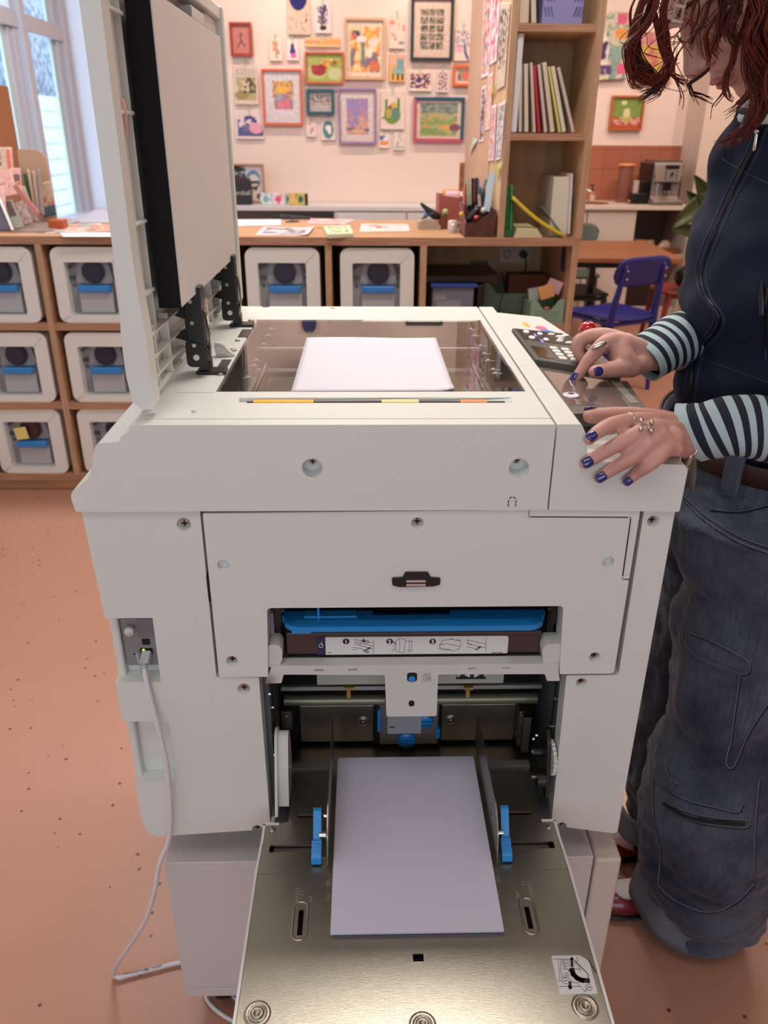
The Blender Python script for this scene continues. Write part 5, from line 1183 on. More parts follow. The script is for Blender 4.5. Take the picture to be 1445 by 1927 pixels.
# leaning picture, speaker and cards on the sideboard
WY=7.33
def pic(px0,py0,px1,py1,sp,frame=None,fw=4,label='',name=None,cat='picture',paper='#ddd0c6',nu=40,nv=50,tape=True,Yp=WY,group=None,frame2=None,tilt=0.0,mat_in=None):
    """a picture on the far wall; pixel rectangle of its outline"""
    A=P((px0+px1)/2,py1,Y=Yp); B=P((px0+px1)/2,py0,Y=Yp); C=P(px0,(py0+py1)/2,Y=Yp); D=P(px1,(py0+py1)/2,Y=Yp)
    x0,x1,z0,z1=C.x,D.x,A.z,B.z; s_=(x1-x0)/(px1-px0)
    if frame:
        r=thing(name or 'framed_picture',((x0+x1)/2,Yp-0.01,z0),label,cat,group); w=fw*s_
        fm=mat('fr'+frame[1:],frame,0.45); fm2=mat('fr'+frame2[1:],frame2,0.45) if frame2 else fm
        q=MB()
        for k,pts in enumerate(([(x0,z0),(x1,z0),(x1-w,z0+w),(x0+w,z0+w)],[(x1,z0),(x1,z1),(x1-w,z1-w),(x1-w,z0+w)],[(x1,z1),(x0,z1),(x0+w,z1-w),(x1-w,z1-w)],[(x0,z1),(x0,z0),(x0+w,z0+w),(x0+w,z1-w)])):
            q.prism(pts,'y',Yp-0.022,Yp+0.012,1 if (frame2 and k in(1,2)) else 0)
        q.build('frame',[fm,fm2],r)
        painted('artwork',(x0+w,Yp-0.004,z0+w),(x1-w,Yp-0.004,z0+w),(x0+w,Yp-0.004,z1-w),sp,r,nu,nv,0.001,edge=paper)
        return r
    r=thing(name or 'art_print',((x0+x1)/2,Yp+0.01,z0),label,cat if cat!='picture' else 'print',group)
    h_=(z1-z0)
    painted('paper',(x0,Yp+0.006,z0),(x1,Yp+0.006,z0),(x0,Yp+0.014,z1),sp,r,nu,nv,0.0008,edge=paper,curl=lambda u,v:0.006*(1-v)*(1-v)+0.002*sin(u*5))
    if tape:
        q=MB(); xm=(x0+x1)/2; q.box(xm-0.007,xm+0.007,Yp+0.0085,Yp+0.0165,z1-0.03,z1+0.035); q.build('tape',mat('washi_tape','#b9bfae',0.7),r)
    return r
pic(433,42,474,106,spec(('bg','#cc7a72'),('l',0.045,'#7d5a58',[(0.45,0.62),(0.5,0.45),(0.3,0.25)]),('l',0.04,'#7d5a58',[(0.5,0.45),(0.72,0.27)]),('e',0.5,0.66,0.13,0.08,'#96605c')),'#a63a22',4,'small red framed picture of a grey figure on pink, top left of the art wall',nu=24,nv=30)
pic(494,130,569,236,spec(('bg','#d3ccd2'),('r',0.24,0.52,0.80,0.80,'#d9a04a'),('n',0.24,0.50,0.80,0.82,9,0.1,'#a8787a',3),('e',0.5,0.66,0.2,0.07,'#e6b032'),('e',0.53,0.38,0.27,0.2,'#b0808e'),('e',0.45,0.34,0.1,0.09,'#e08090'),('e',0.62,0.38,0.1,0.1,'#dd7488'),('e',0.42,0.5,0.07,0.08,'#9da6bc'),('r',0.28,0.2,0.78,0.26,'#e2cfd6')),'#d9643f',3.5,'large coral framed picture of a yellow and pink creature, left part of the art wall')
pic(574,98,647,158,spec(('bg','#a9b04e'),('e',0.25,0.35,0.3,0.25,'#bcbf78'),('e',0.8,0.3,0.22,0.22,'#c3c78c'),('e',0.62,0.66,0.22,0.16,'#cfcf6a'),('e',0.34,0.42,0.2,0.2,'#a8323c'),('e',0.22,0.5,0.1,0.12,'#b23a44'),('e',0.44,0.52,0.12,0.13,'#a82e3a'),('e',0.55,0.68,0.12,0.12,'#d8842c'),('e',0.62,0.62,0.08,0.1,'#e0b030'),('e',0.76,0.64,0.12,0.12,'#8c9a3c'),('e',0.78,0.7,0.05,0.1,'#b5482c')),'#c6613a',3,'orange framed landscape picture with a crimson flower on green')
pic(577,168,629,216,spec(('bg','#b9b0aa'),('n',0.05,0.5,0.95,0.85,10,0.05,'#7f6a68',4),('n',0.1,0.35,0.9,0.6,14,0.2,'#94494a',6)),'#1f4f63',5,'small dark teal framed picture with a row of little figures')
pic(649,34,725,150,spec(('bg','#e2cdb6'),('r',0.1,0.1,0.9,0.88,'#e6cf8a'),('n',0.1,0.1,0.9,0.88,7,0.1,'#e59a4a',8),('n',0.1,0.1,0.9,0.5,6,0.05,'#8a7486',9),('e',0.25,0.75,0.12,0.08,'#3e5c8c'),('e',0.2,0.74,0.06,0.06,'#dd6a50'),('e',0.4,0.68,0.14,0.06,'#f0dcd8'),('r',0.38,0.3,0.48,0.62,'#6d8a88'),('e',0.72,0.62,0.13,0.08,'#ecd2cc'),('e',0.6,0.75,0.08,0.09,'#e8b02c'),('e',0.75,0.2,0.14,0.09,'#e0703a'),('e',0.62,0.45,0.08,0.1,'#ead8cc')),'#d8ab86',4,'large pale wood framed picture of colourful flowers, high in the middle of the art wall')
pic(637,167,708,271,spec(('bg','#d6c6bf'),('g',0.2,0.15,0.8,0.85,'#c98f8e','#a183b8'),('n',0.2,0.15,0.8,0.85,5,0.15,'#9a86bc',12),('n',0.2,0.2,0.8,0.5,4,0.15,'#d79a86',14),('e',0.3,0.26,0.14,0.03,'#7d6f82'),('e',0.5,0.22,0.2,0.04,'#d8a878'),('e',0.78,0.24,0.08,0.04,'#74707e')),'#9a74a8',3,'purple framed sunset gradient picture in the middle of the art wall')
blk=[('bg','#d4b8a8')]
random.seed(3)
for r_ in range(5):
    for c_ in range(3):
        x0=0.20+c_*0.21; z0=0.16+r_*0.14; blk.append(('r',x0,z0,x0+0.18,z0+0.12,'#55564a')); blk.append(('n',x0,z0,x0+0.18,z0+0.12,16,0.05,'#a08f7c',r_*3+c_))
pic(773,-6,853,115,spec(*blk),'#1f2a2e',5,'large black framed print of small dark scenes in a grid')
pic(852,123,899,162,spec(('bg','#e8c6b4'),('r',0.14,0.16,0.86,0.84,'#9aa07c'),('e',0.5,0.5,0.22,0.28,'#e0705c'),('r',0.72,0.2,0.86,0.8,'#5f8a94'),('e',0.2,0.4,0.07,0.15,'#5a5a8c')),'#dd6a30',4,'small bright orange framed picture at the right of the art wall')
pic(778,183,873,267,spec(('bg','#d8c4b2'),('r',0.08,0.08,0.92,0.92,'#a8aa78'),('r',0.08,0.68,0.92,0.92,'#8b948a'),('n',0.08,0.62,0.92,0.92,8,0.1,'#6e7f7c',3),('n',0.08,0.08,0.92,0.66,6,0.08,'#84a060',5),('n',0.08,0.08,0.92,0.66,7,0.2,'#c9a04c',7),('e',0.66,0.3,0.1,0.08,'#d9a23c'),('e',0.86,0.3,0.12,0.1,'#86506c'),('e',0.25,0.2,0.14,0.1,'#7fa050')),'#c2506e',5,'wide picture of a green landscape in a frame half pink and half teal',frame2='#20506a')
pic(897,20,925,106,spec(('bg','#e6c9ae')),'#2d231c',2.5,'thin black framed picture partly behind the partition, top right',nu=8,nv=10)
pic(881,178,915,289,spec(('bg','#dcc3b0'),('r',0.3,0.1,0.7,0.5,'#d8a430'),('g',0.3,0.4,0.7,0.85,'#6f9a7c','#7aa0a4')),'#c08a68',3,'narrow wood framed picture partly behind the partition, lower right')
pic(540,-34,584,66,spec(('bg','#d5b79e'),('e',0.48,0.72,0.38,0.25,'#28276e'),('n',0.1,0.08,0.9,0.4,9,0.28,'#bba290',3),('e',0.8,0.28,0.04,0.03,'#6b5c5c')),label='beige print with a big dark blue disc at the top of the art wall',paper='#d5b79e')
pic(591,2,624,63,spec(('bg','#dccdcb'),('l',0.09,'#56406a',[(0.62,0.82),(0.5,0.6),(0.42,0.4)]),('n',0.2,0.3,0.75,0.85,14,0.0,'#5d4a74',5),('l',0.07,'#7a6a50',[(0.4,0.45),(0.45,0.15),(0.6,0.2)]),('e',0.5,0.17,0.2,0.07,'#3a3032')),label='white print of dark purple lavender taped near the top of the art wall')
pic(506,72,531,115,spec(('bg','#ecd0ba'),('l',0.09,'#e48a6a',[(0.3,0.8),(0.6,0.75),(0.35,0.52),(0.6,0.48)]),('l',0.06,'#9a9a68',[(0.6,0.5),(0.75,0.38),(0.5,0.3),(0.6,0.15)])),label='small taped print of an orange and green snake',nu=20,nv=30)
pic(539,74,562,114,spec(('bg','#ead2cc'),('e',0.45,0.66,0.15,0.14,'#e04a90'),('e',0.5,0.62,0.14,0.22,'#3f3c86'),('e',0.5,0.42,0.24,0.2,'#453a8a'),('e',0.55,0.24,0.24,0.12,'#dc5a9a')),label='small taped print of a dark purple and pink pear shape',nu=20,nv=30)
pic(573,70,640,89,spec(('bg','#dfae78'),('l',0.16,'#e88a54',[(0.1,0.5),(0.3,0.55),(0.5,0.4),(0.7,0.6),(0.95,0.5)]),('l',0.1,'#e8a038',[(0.5,0.4),(0.7,0.6),(0.95,0.5)])),label='narrow horizontal print with an orange wave',nu=40,nv=14)
pic(732,28,763,92,spec(('bg','#e4c7b4'),('e',0.2,0.78,0.16,0.08,'#e08478'),('e',0.6,0.7,0.1,0.1,'#d7b88a'),('e',0.9,0.62,0.1,0.1,'#e08a86'),('e',0.25,0.42,0.15,0.08,'#e2a09c'),('e',0.4,0.3,0.1,0.06,'#d77a8c'),('e',0.75,0.18,0.2,0.05,'#8c8f92')),label='pale taped print of scattered pink flowers beside the black frame')
pic(732,101,763,155,spec(('bg','#e9a88c'),('r',0,0,0.9,0.62,'#dfa83c'),('r',0.2,0.28,0.95,0.52,'#86b0a0'),('r',0.5,0.45,0.9,0.85,'#6f9cae'),('r',0.2,0.08,0.3,0.3,'#5b4038'),('r',0.5,0.08,0.6,0.3,'#5b4038'),('r',0.75,0.08,0.9,0.3,'#5b4038')),label='small pink and yellow taped print of a blue four-legged animal',nu=22,nv=34)
pic(855,52,888,115,spec(('bg','#e9cdbb'),('n',0.1,0.45,0.9,0.9,10,0.05,'#8480b4',3),('e',0.3,0.35,0.2,0.12,'#e3a0b8'),('l',0.07,'#5d5a9c',[(0.6,0.45),(0.65,0.25),(0.8,0.08)])),label='taped print of small violet figures right of the black frame',nu=24,nv=40)
pic(769,132,813,172,spec(('bg','#e6cabb'),('n',0.08,0.15,0.92,0.85,8,0.0,'#c45a48',3),('n',0.08,0.15,0.92,0.85,9,0.08,'#3a4670',8)),label='taped print of a crowd in red and navy below the black frame',nu=36,nv=30)
pic(821,132,845,174,spec(('bg','#e4c9c0'),('n',0.15,0.1,0.85,0.9,12,0.0,'#7e3c5a',3)),label='little taped print of two maroon columns',nu=24,nv=34)
pic(716,170,762,244,spec(('bg','#e3cbc0'),('r',0.17,0.35,0.3,0.78,'#6a8a34'),('r',0.68,0.35,0.8,0.8,'#6a8a34'),('e',0.48,0.38,0.34,0.24,'#6f9040'),('e',0.34,0.42,0.12,0.12,'#b0a83c'),('e',0.55,0.6,0.14,0.1,'#cfae3a'),('e',0.6,0.42,0.13,0.16,'#5d8a80'),('e',0.4,0.58,0.06,0.06,'#a03c34'),('e',0.1,0.3,0.05,0.03,'#b0463c')),label='taped print of a green cactus cluster',nu=36,nv=48)
pic(440,122,485,197,spec(('bg','#dfc2ae'),('r',0.08,0.72,0.9,0.9,'#c4b4a4'),('r',0.08,0.12,0.9,0.68,'#b5a276'),('e',0.3,0.25,0.3,0.12,'#9c8a4c'),('n',0.4,0.3,0.9,0.68,8,0.0,'#53594a',4),('n',0.1,0.3,0.6,0.6,6,0.1,'#d7bfa4',6)),label='taped print of a tan landscape with a dark branch, left edge of the art wall')
pic(442,210,497,262,spec(('bg','#e2cac4'),('r',0.08,0.12,0.95,0.45,'#5a5a90'),('n',0.1,0.3,0.7,0.8,7,0.05,'#77709c',4),('e',0.72,0.4,0.24,0.2,'#e49ab0'),('l',0.06,'#4f5088',[(0.4,0.78),(0.55,0.8),(0.7,0.65)])),label='taped print of a blue machine with a pink shape, lowest at the left')
pic(575,222,596,258,spec(('bg','#e2cbc2'),('e',0.35,0.7,0.12,0.08,'#dc8e8e'),('e',0.6,0.4,0.16,0.12,'#d98a8c'),('e',0.5,0.28,0.1,0.06,'#9a8a86')),label='tiny taped print of pale pink blossoms',nu=18,nv=26)
pic(604,222,631,264,spec(('bg','#e2cec6'),('e',0.5,0.48,0.38,0.42,'#4f8488'),('e',0.5,0.55,0.2,0.12,'#f0dcdc'),('e',0.6,0.42,0.12,0.14,'#efd9da')),label='small taped print of a white flower on a teal oval',nu=22,nv=32)
pic(712,248,734,279,spec(('bg','#e6d0c6'),('r',0.15,0.2,0.85,0.45,'#de8a3c'),('e',0.35,0.62,0.25,0.16,'#4a6ea8'),('e',0.6,0.56,0.2,0.12,'#d9dfe8')),label='tiny taped print of an orange block under blue',nu=18,nv=24)
pic(740,250,763,283,spec(('bg','#e3cdc2'),('r',0.15,0.12,0.85,0.25,'#a4bcb0'),('e',0.35,0.4,0.12,0.16,'#b8a8b4'),('l',0.04,'#c8a8a4',[(0.5,0.8),(0.7,0.5)])),label='tiny pale taped print with a grey-green base, lowest on the art wall',nu=18,nv=24)
pic(410,308,498,381,spec(('bg','#d9cdc8'),('r',0,0.45,0.62,1,'#4c3a38'),('n',0,0.45,0.62,1,8,0.05,'#8fa8b4',3),('e',0.78,0.6,0.17,0.27,'#5d8cb0'),('e',0.79,0.58,0.12,0.18,'#d8cdc8'),('r',0.7,0.5,0.9,0.56,'#4a4a50'),('n',0.5,0.05,0.9,0.4,8,0.05,'#6b4038',6)),'#b98a68',3,'wood framed blue and brown print leaning on the sideboard',Yp=7.24)
# kitchen and table-side pictures, tapestries
pic(1148,180,1210,245,spec(('bg','#7d9a3c'),('r',0,0,1,0.14,'#b9552c'),('r',0,0.12,1,0.34,'#d9a08a'),('n',0,0.10,1,0.36,9,0.05,'#c24a4a',3),('e',0.5,0.32,0.2,0.14,'#bcae5a'),('e',0.5,0.5,0.12,0.16,'#dcd29a'),('e',0.38,0.84,0.09,0.08,'#e0d6a8')),'#b9622e',3.5,'green picture in an orange frame above the kitchen counter',name='framed_picture')
# ------------------------------------------------------------------ small things on the sideboard, worktop, kitchen, table
q=MB()
a=P(430,382,Y=7.05); b=P(470,340,Y=7.05)
sp=thing('speaker',((a.x+b.x)/2,7.08,0.90),'black portable speaker with a white script on the sideboard','speaker')
q.box(a.x,b.x,7.05,7.17,0.9005,b.z); q.build('speaker_body',mat('speaker_black','#2c2a30',0.7),sp,bevel=0.012)
text_mesh('Marshall',0.05,((a.x+b.x)/2+0.01,7.049,(0.9+b.z)/2-0.015),(1,0,0),(0,0,1),mat('logo_white','#cfc9c4',0.5),sp,'logo',ext=0.001,align='CENTER')
q=MB(); q.box(a.x+0.02,b.x-0.01,7.06,7.16,b.z+0.0002,b.z+0.012); q.build('speaker_top',mat('speaker_red','#4a1620',0.5),sp,bevel=0.004)
for k,(x0,x1,c,c2,l) in enumerate(((490,511,'#cfd9dc','#7ba8ac','white card with a teal scribble, leftmost in the card row'),(512,535,'#dcd0d6','#e0506e','white card with a red and blue motif in the card row'),(536,545,'#b9bfae','#3f6a5c','narrow green card in the middle of the card row'),(545,556,'#d9a738','#e0b860','orange card in the card row'),(556,575,'#cdbb4a','#2f6a5a','yellow and green card at the right of the card row'))):
    a=P(x0,382,Y=7.04); b=P(x1,359,Y=7.04)
    o=painted('greeting_card',(a.x,7.04,0.9005),(b.x,7.04,0.9005),(a.x,7.055,0.9005+(b.z-a.z)),spec(('bg',c),('e',0.5,0.5,0.22,0.32,c2),('n',0,0,1,1,5,0.3,c2,k)),None,10,10,0.004); tag(o,l,'card')
q=MB(); a=P(574,382,Y=7.04); b=P(578,360,Y=7.04); q.box(a.x,b.x,7.04,7.10,0.9005,0.9005+(b.z-a.z)); o=q.build('small_book',M_dark); tag(o,'thin black booklet ending the card row on the sideboard','book')
# worktop papers
WT=1.0725
def flat(name,pts,sp,label,z=WT,nu=24,nv=16,lift=0.0,cat='paper',curl=None):
    A,B,C,D=[P(x,y,Z=z) for x,y in pts]   # bottom-left, bottom-right, top-right, top-left
    for p in (A,B,C,D): p.z=z+0.0012
    o=painted(name,A,B,D,sp,None,nu,nv,0.0008,p11=C,edge='#e3d8d8',curl=curl); return tag(o,label,cat)
flat('paper_sheet',((440,426),(529,424),(530,413),(440,413)),spec(('bg','#dcd2da')),'blank pinkish-white sheet at the back of the worktop next to the lid')
flat('printed_sheet',((479,443),(580,444),(592,429),(495,427)),spec(('bg','#d7c4c8'),('n',0.12,0.1,0.9,0.9,4,0.0,'#8b7f84',3)),'print of a grey landscape lying on the worktop beside the lid',curl=lambda u,v:0.006*max(0,u-0.8)/0.2)
flat('printed_sheet',((676,437),(773,435),(768,422),(680,421)),spec(('bg','#dccac4'),('n',0.3,0.2,0.8,0.8,4,0.2,'#a8938c',7),('e',0.3,0.7,0.14,0.12,'#d98468')),'pale print with a faint sketch on the worktop behind the second drum case')
flat('printed_sheet',((578,421),(648,423),(672,413),(585,411)),spec(('bg','#dfb6b2'),('n',0,0,1,1,5,0.25,'#e58a8a',4)),'pink flyers at the back edge of the worktop')
q=MB(); A,B,C,D=[P(x,y,Z=WT+0.012) for x,y in ((616,442),(665,440),(658,424),(608,426))]; q.prism([(p.x,p.y) for p in (A,B,C,D)],'z',WT+0.0003,WT+0.012); o=q.build('booklet',mat('booklet_mint','#d2d3b0',0.6)); tag(o,'small square mint booklet stack on the worktop','book')
for p in (A,B,C,D): p.z+=0.0
flat('booklet_cover',((616,441),(665,439),(658,424),(608,426)),spec(('bg','#dad6bc'),('n',0.1,0.1,0.9,0.9,7,0.0,'#8fae5c',3)),'leaf patterned cover on the mint booklet stack',z=WT+0.0125,cat='cover')
q=MB(); q.cyl(P(596,428,Z=WT+0.004),P(625,427,Z=WT+0.004),0.0035,6); o=q.build('pencil',mat('pencil_yellow','#d6c22e',0.5)); tag(o,'yellow pencil lying behind the mint booklet','pencil')
q=MB(); a=P(550,418,Z=WT); q.torus((a.x,a.y,WT+0.003),0.035,0.0022,(0,0,1),0,20,6,e=0.6); q.cyl((a.x,a.y,WT),(a.x,a.y,WT+0.03),0.003,8); o=q.build('wire_stand',mat('wire_grey','#6a655f',0.4,metal=0.7)); tag(o,'small wire stand at the back of the worktop','stand')
# perforator / stapler with raised black lever
A=P(787,428,Y=3.55); pf_=thing('hole_punch',(A.x+0.04,3.6,WT),'beige hole punch with a raised black lever at the edge of the pen organizers','hole punch')
q=MB(); x0=P(787,425,Y=3.55).x; x1=P(828,428,Y=3.55).x; q.prism(roundpoly([(x0,WT),(x1,WT),(x1+0.002,WT+0.012),(x1-0.02,WT+0.035),(x0+0.02,WT+0.04),(x0,WT+0.028)],0.006),'y',3.52,3.62); q.build('punch_body',mat('punch_beige','#a79a88',0.5),pf_,bevel=0.004)
q=MB(); q.tube([P(793,384,Y=3.57),P(806,396,Y=3.57),P(818,405,Y=3.57),P(829,408,Y=3.57)],[0.006,0.012,0.017,0.009],n=10,sub=4,ell=(1,0.5)); q.tube([P(794,412,Y=3.56),P(806,405,Y=3.56),P(816,402,Y=3.56)],0.004,n=8,sub=3); q.build('punch_lever',M_dark,pf_)
q=MB(); q.sph(P(801,405,Y=3.58),0.010); q.build('punch_knob',M_blue,pf_)
# organizers
def panelbox(r,x0,x1,y0,y1,z0,prof,m,w=0.004):
    zl,zr_=prof
    for nm,pts,ya,yb in (('front_panel',[(x0,z0),(x1,z0),(x1,zr_),(x0,zl)],y0,y0+w),('back_panel',[(x0,z0),(x1,z0),(x1,zr_),(x0,zl)],y1-w,y1)):
        q=MB(); q.prism(pts,'y',ya,yb); q.build(nm,m,r)
    for nm,x,z in (('side_panel',x0,zl),('side_panel',x1-w,zr_)):
        q=MB(); q.box(x,x+w,y0+w,y1-w,z0,z); q.build(nm,m,r)
    q=MB(); q.box(x0+w,x1-w,y0+w,y1-w,z0,z0+w); q.build('base',m,r)
M_spk=mat('speckled_brown','#5b2e22',0.6,var=0.3,vscale=120,vcol='#3d1d16')
x0=P(874,440,Y=3.25).x; x1=P(933,440,Y=3.25).x-0.004
og=thing('desk_organizer',((x0+x1)/2,3.35,WT),'speckled dark brown desk organizer with slanted sides beside the tower shelf','organizer')
q=MB(); q.prism([(x0,WT),(x1,WT),(x1,WT+0.098),(x1-0.012,WT+0.1),(x0+0.045,WT+0.052),(x0,WT+0.052)],'y',3.245,3.25); q.build('front_panel',M_spk,og)
q=MB(); q.prism([(3.25,WT),(3.49,WT),(3.49,WT+0.115),(3.46,WT+0.115),(3.25,WT+0.052)],'x',x0,x0+0.005); q.build('side_panel',mat('speckled_light','#7d5046',0.6,var=0.2,vscale=120),og)
q=MB(); q.box(x1-0.005,x1,3.25,3.49,WT,WT+0.1); q.build('side_panel',M_spk,og)
q=MB(); q.box(x0,x1,3.485,3.49,WT,WT+0.12); q.build('back_panel',M_spk,og); q=MB(); q.box(x0,x1,3.25,3.485,WT,WT+0.004); q.build('base',M_spk,og)
q=MB(); q.box(x0+0.005,x1-0.005,3.36,3.364,WT,WT+0.085); q.build('inner_divider',M_spk,og)
x2=P(824,425,Y=3.62).x; x3=P(868,425,Y=3.62).x
pk=thing('pink_organizer',((x2+x3)/2,3.7,WT),'dusty pink box of cards and trinkets behind the brown organizer','organizer')
panelbox(pk,x2,x3+0.02,3.60,3.76,WT,(WT+0.13,WT+0.115),mat('dusty_pink','#a5564c',0.55))
q=MB(); q.sheet(lambda u,v:(x2+0.03+0.06*u,3.63+0.01*v,WT+0.07+0.075*v),6,4,0,0.003); o=q.build('pink_card',mat('card_pink','#e0b4bc',0.6)); tag(o,'pink rounded card showing in the dusty pink box','card')
q=MB(); q.sheet(lambda u,v:(x2+0.02+0.07*u,3.66+0.01*v,WT+0.09+0.06*v),6,4,0,0.003); o=q.build('orange_card',mat('card_or','#d98a44',0.6)); tag(o,'orange card behind the pink one in the dusty pink box','card')
q=MB(); q.sph(P(838,399,Y=3.55),0.0135); o=q.build('felt_ball',mat('ball_green','#a3aa7a',0.7)); o.location.z=P(838,399,Y=3.55).z-0.0135; tag(o,'pale green ball in front of the dusty pink box','ball')
q=MB(); q.box(*(lambda a,b:(a.x,b.x,3.53,3.58,WT,a.z))(P(831,406,Y=3.53),P(842,406,Y=3.53))); o=q.build('brown_block',mat('block_brown','#6f3a24',0.6)); tag(o,'small brown block under the pale green ball','block')
# glass of clear tape rolls
a=P(851,432,Y=3.40); q=MB(); q.lathe([(0.019,0),(0.019,0.048),(0.0175,0.048),(0.0175,0.003),(0.0001,0.003)],(a.x,3.40,WT),(0,0,1),20); o=q.build('glass_cup',mat('cup_glass','#b9a79c',0.1,spec=0.8)); tag(o,'small clear ribbed cup beside the brown organizer','cup')
q=MB(); q.tube([(a.x+0.018,3.40,WT+0.040),(a.x+0.032,3.40,WT+0.036),(a.x+0.032,3.40,WT+0.014),(a.x+0.018,3.40,WT+0.008)],0.003,n=8,sub=4); q.build('cup_handle',mat('cup_glass','#b9a79c',0.1,spec=0.8),o) 
bpy.data.objects['cup_handle'].location=(-o.location.x,-o.location.y,-o.location.z) if False else (0,0,0)
q=MB(); q.sph((a.x,3.40,WT+0.045),(0.015,0.015,0.010)); o=q.build('eraser',mat('eraser_cream','#cfae98',0.6)); o.location.z=WT+0.03; tag(o,'cream eraser lying in the clear cup','eraser')
PN=[(881,336,386,'#8fbf7a','#14132a','green topped marker'),(885,345,385,'#c9c0bc','#1a1822','silver pen'),(889,335,392,'#141216','#141216','black marker tallest in the pen group'),(893,336,392,'#5a4560','#181418','dark purple marker'),(897,334,392,'#1c1a20','#141216','black marker beside the purple one'),(900,336,395,'#8a8aae','#4c6a78','lilac grey marker'),(892,345,380,'#a8502c','#141216','rust orange pen'),(876,346,375,'#c65f34','#b0355c','orange pencil leaning left'),(873,358,385,'#d17a8a','#b3305e','pink pen at the left of the group'),(880,366,390,'#b02458','#b02458','magenta marker with black tip'),(912,337,362,'#3f8a9c','#2a4a5a','teal pen leaning right'),(904,352,392,'#3d6f7c','#22333c','dark teal pen'),(911,355,385,'#4a4642','#8a8480','grey capped pen beside the blue ruler')]
for k,(px,t,b_,c,c2,l) in enumerate(PN):
    Yk=3.40+0.012*(k%4); a=P(px-(4 if k==10 else 0),b_,Y=Yk); t_=P(px+(0 if k!=10 else 3),t,Y=Yk); bot=Vector((a.x,Yk,WT+0.012+0.004*(k%3)))
    q=MB(); q.cyl(bot,a,0.0044,8,1); q.cyl(a,t_,0.0048,8,0); o=q.build('marker_pen',[pencilmat(c),pencilmat(c2)]); tag(o,l+' in the organizer on the worktop','pen','pens in the brown organizer')
a=P(909,400,Y=3.36); b=P(926,326,Y=3.44)
q=MB(); A=P(909,398,Y=3.34); B=P(921,398,Y=3.34); C=P(932,325,Y=3.38); D=P(921,325,Y=3.38); q.add([A,B,C,D,A+Vector((0,0.004,0)),B+Vector((0,0.004,0)),C+Vector((0,0.004,0)),D+Vector((0,0.004,0))],[(0,1,2,3),(7,6,5,4),(0,4,5,1),(1,5,6,2),(2,6,7,3),(3,7,4,0)]); o=q.build('blue_ruler',mat('pale_blue','#a9c0d2',0.5)); tag(o,'pale blue strip standing upright at the back of the organizer','ruler')
for k,(px,py,r,c,l,ct) in enumerate(((868,403,0.0095,'#d9a82a','yellow round bottle cap at the front of the organizer','cap'),(896,410,0.0105,'#c8474c','small coral red ball in the organizer','ball'),(910,396,0.012,'#c6b9b4','white eraser lump in the organizer','eraser'))):
    q=MB(); q.sph(P(px,py,Y=3.30),r); o=q.build(('bottle_cap','round_bead','white_lump')[k],mat('sm%d'%k,c,0.4)); tag(o,l,ct)
q=MB(); q.tube([P(880,415,Y=3.31),P(890,404,Y=3.31),P(898,395,Y=3.31)],[0.011,0.013,0.012],n=10,sub=3); o=q.build('black_stapler',M_dark); tag(o,'black stapler lying in the brown organizer','stapler')
q=MB(); q.torus(P(900,394,Y=3.36),0.014,0.004,(0.3,1,0.2),0,18,8); o=q.build('tape_roll',mat('tape_brown','#6d564c',0.4)); tag(o,'brown tape roll behind the black stapler','tape')
q=MB(); q.box(*(lambda a,b:(a.x,b.x,3.42,3.46,WT+0.005,b.z))(P(868,396,Y=3.42),P(888,380,Y=3.42))); o=q.build('card_box',mat('box_teal','#5d6a70',0.6)); tag(o,'grey-blue box among the pens in the organizer','box')
# metal pencil sharpener style pen
q=MB(); q.cyl(P(903,388,Y=3.34),P(901,366,Y=3.34),0.006,10); o=q.build('silver_pen',M_chrome); tag(o,'silver tube at the front of the pen group','pen')
# ---- left desk: zine rack, papers, orange block
M_rk=mat('rack_clear','#9c8b80',0.3)
rk=thing('zine_rack',(-1.5,3.55,WT),'stepped zine rack full of cards at the left end of the worktop','rack')
def leanq(name,pts,Yb,Yt,c,label,th=0.004,cat='zine',sp=None,parent=None):
    A=P(*pts[0],Y=Yb);B=P(*pts[1],Y=Yb);C=P(*pts[2],Y=Yt);D=P(*pts[3],Y=Yt)
    o=painted(name,A,B,D,sp or spec(('bg',c)),parent,14,18,th,p11=C,edge=c)
    if not parent: tag(o,label,cat)
    return o
leanq('rack_panel',((0,434),(24,434),(0,372),(-22,372)),3.34,3.42,'#5a5866','',parent=rk)
q=MB(); q.bar(P(24,434,Y=3.34),P(-2,372,Y=3.42),0.01,0.006); q.build('rack_rail',M_rk,rk)
q=MB(); q.box(P(-40,434,Y=3.34).x,P(85,434,Y=3.34).x,3.34,3.78,WT,WT+0.006); q.build('rack_base',M_rk,rk)
q=MB(); A=P(88,408,Y=3.72);B=P(105,408,Y=3.72); q.prism(roundpoly([(P(50,408,Y=3.74).x,WT+0.006),(P(108,408,Y=3.74).x,WT+0.006),(P(92,320,Y=3.74).x,WT+0.26),(P(80,306,Y=3.74).x,WT+0.29),(P(50,304,Y=3.74).x,WT+0.295),(P(38,304,Y=3.74).x,WT+0.295)],[0.001,0.001,0.02,0.03,0.001,0.001]),'y',3.73,3.738); q.build('rack_back',mat('rack_tan','#c2a488',0.5),rk)
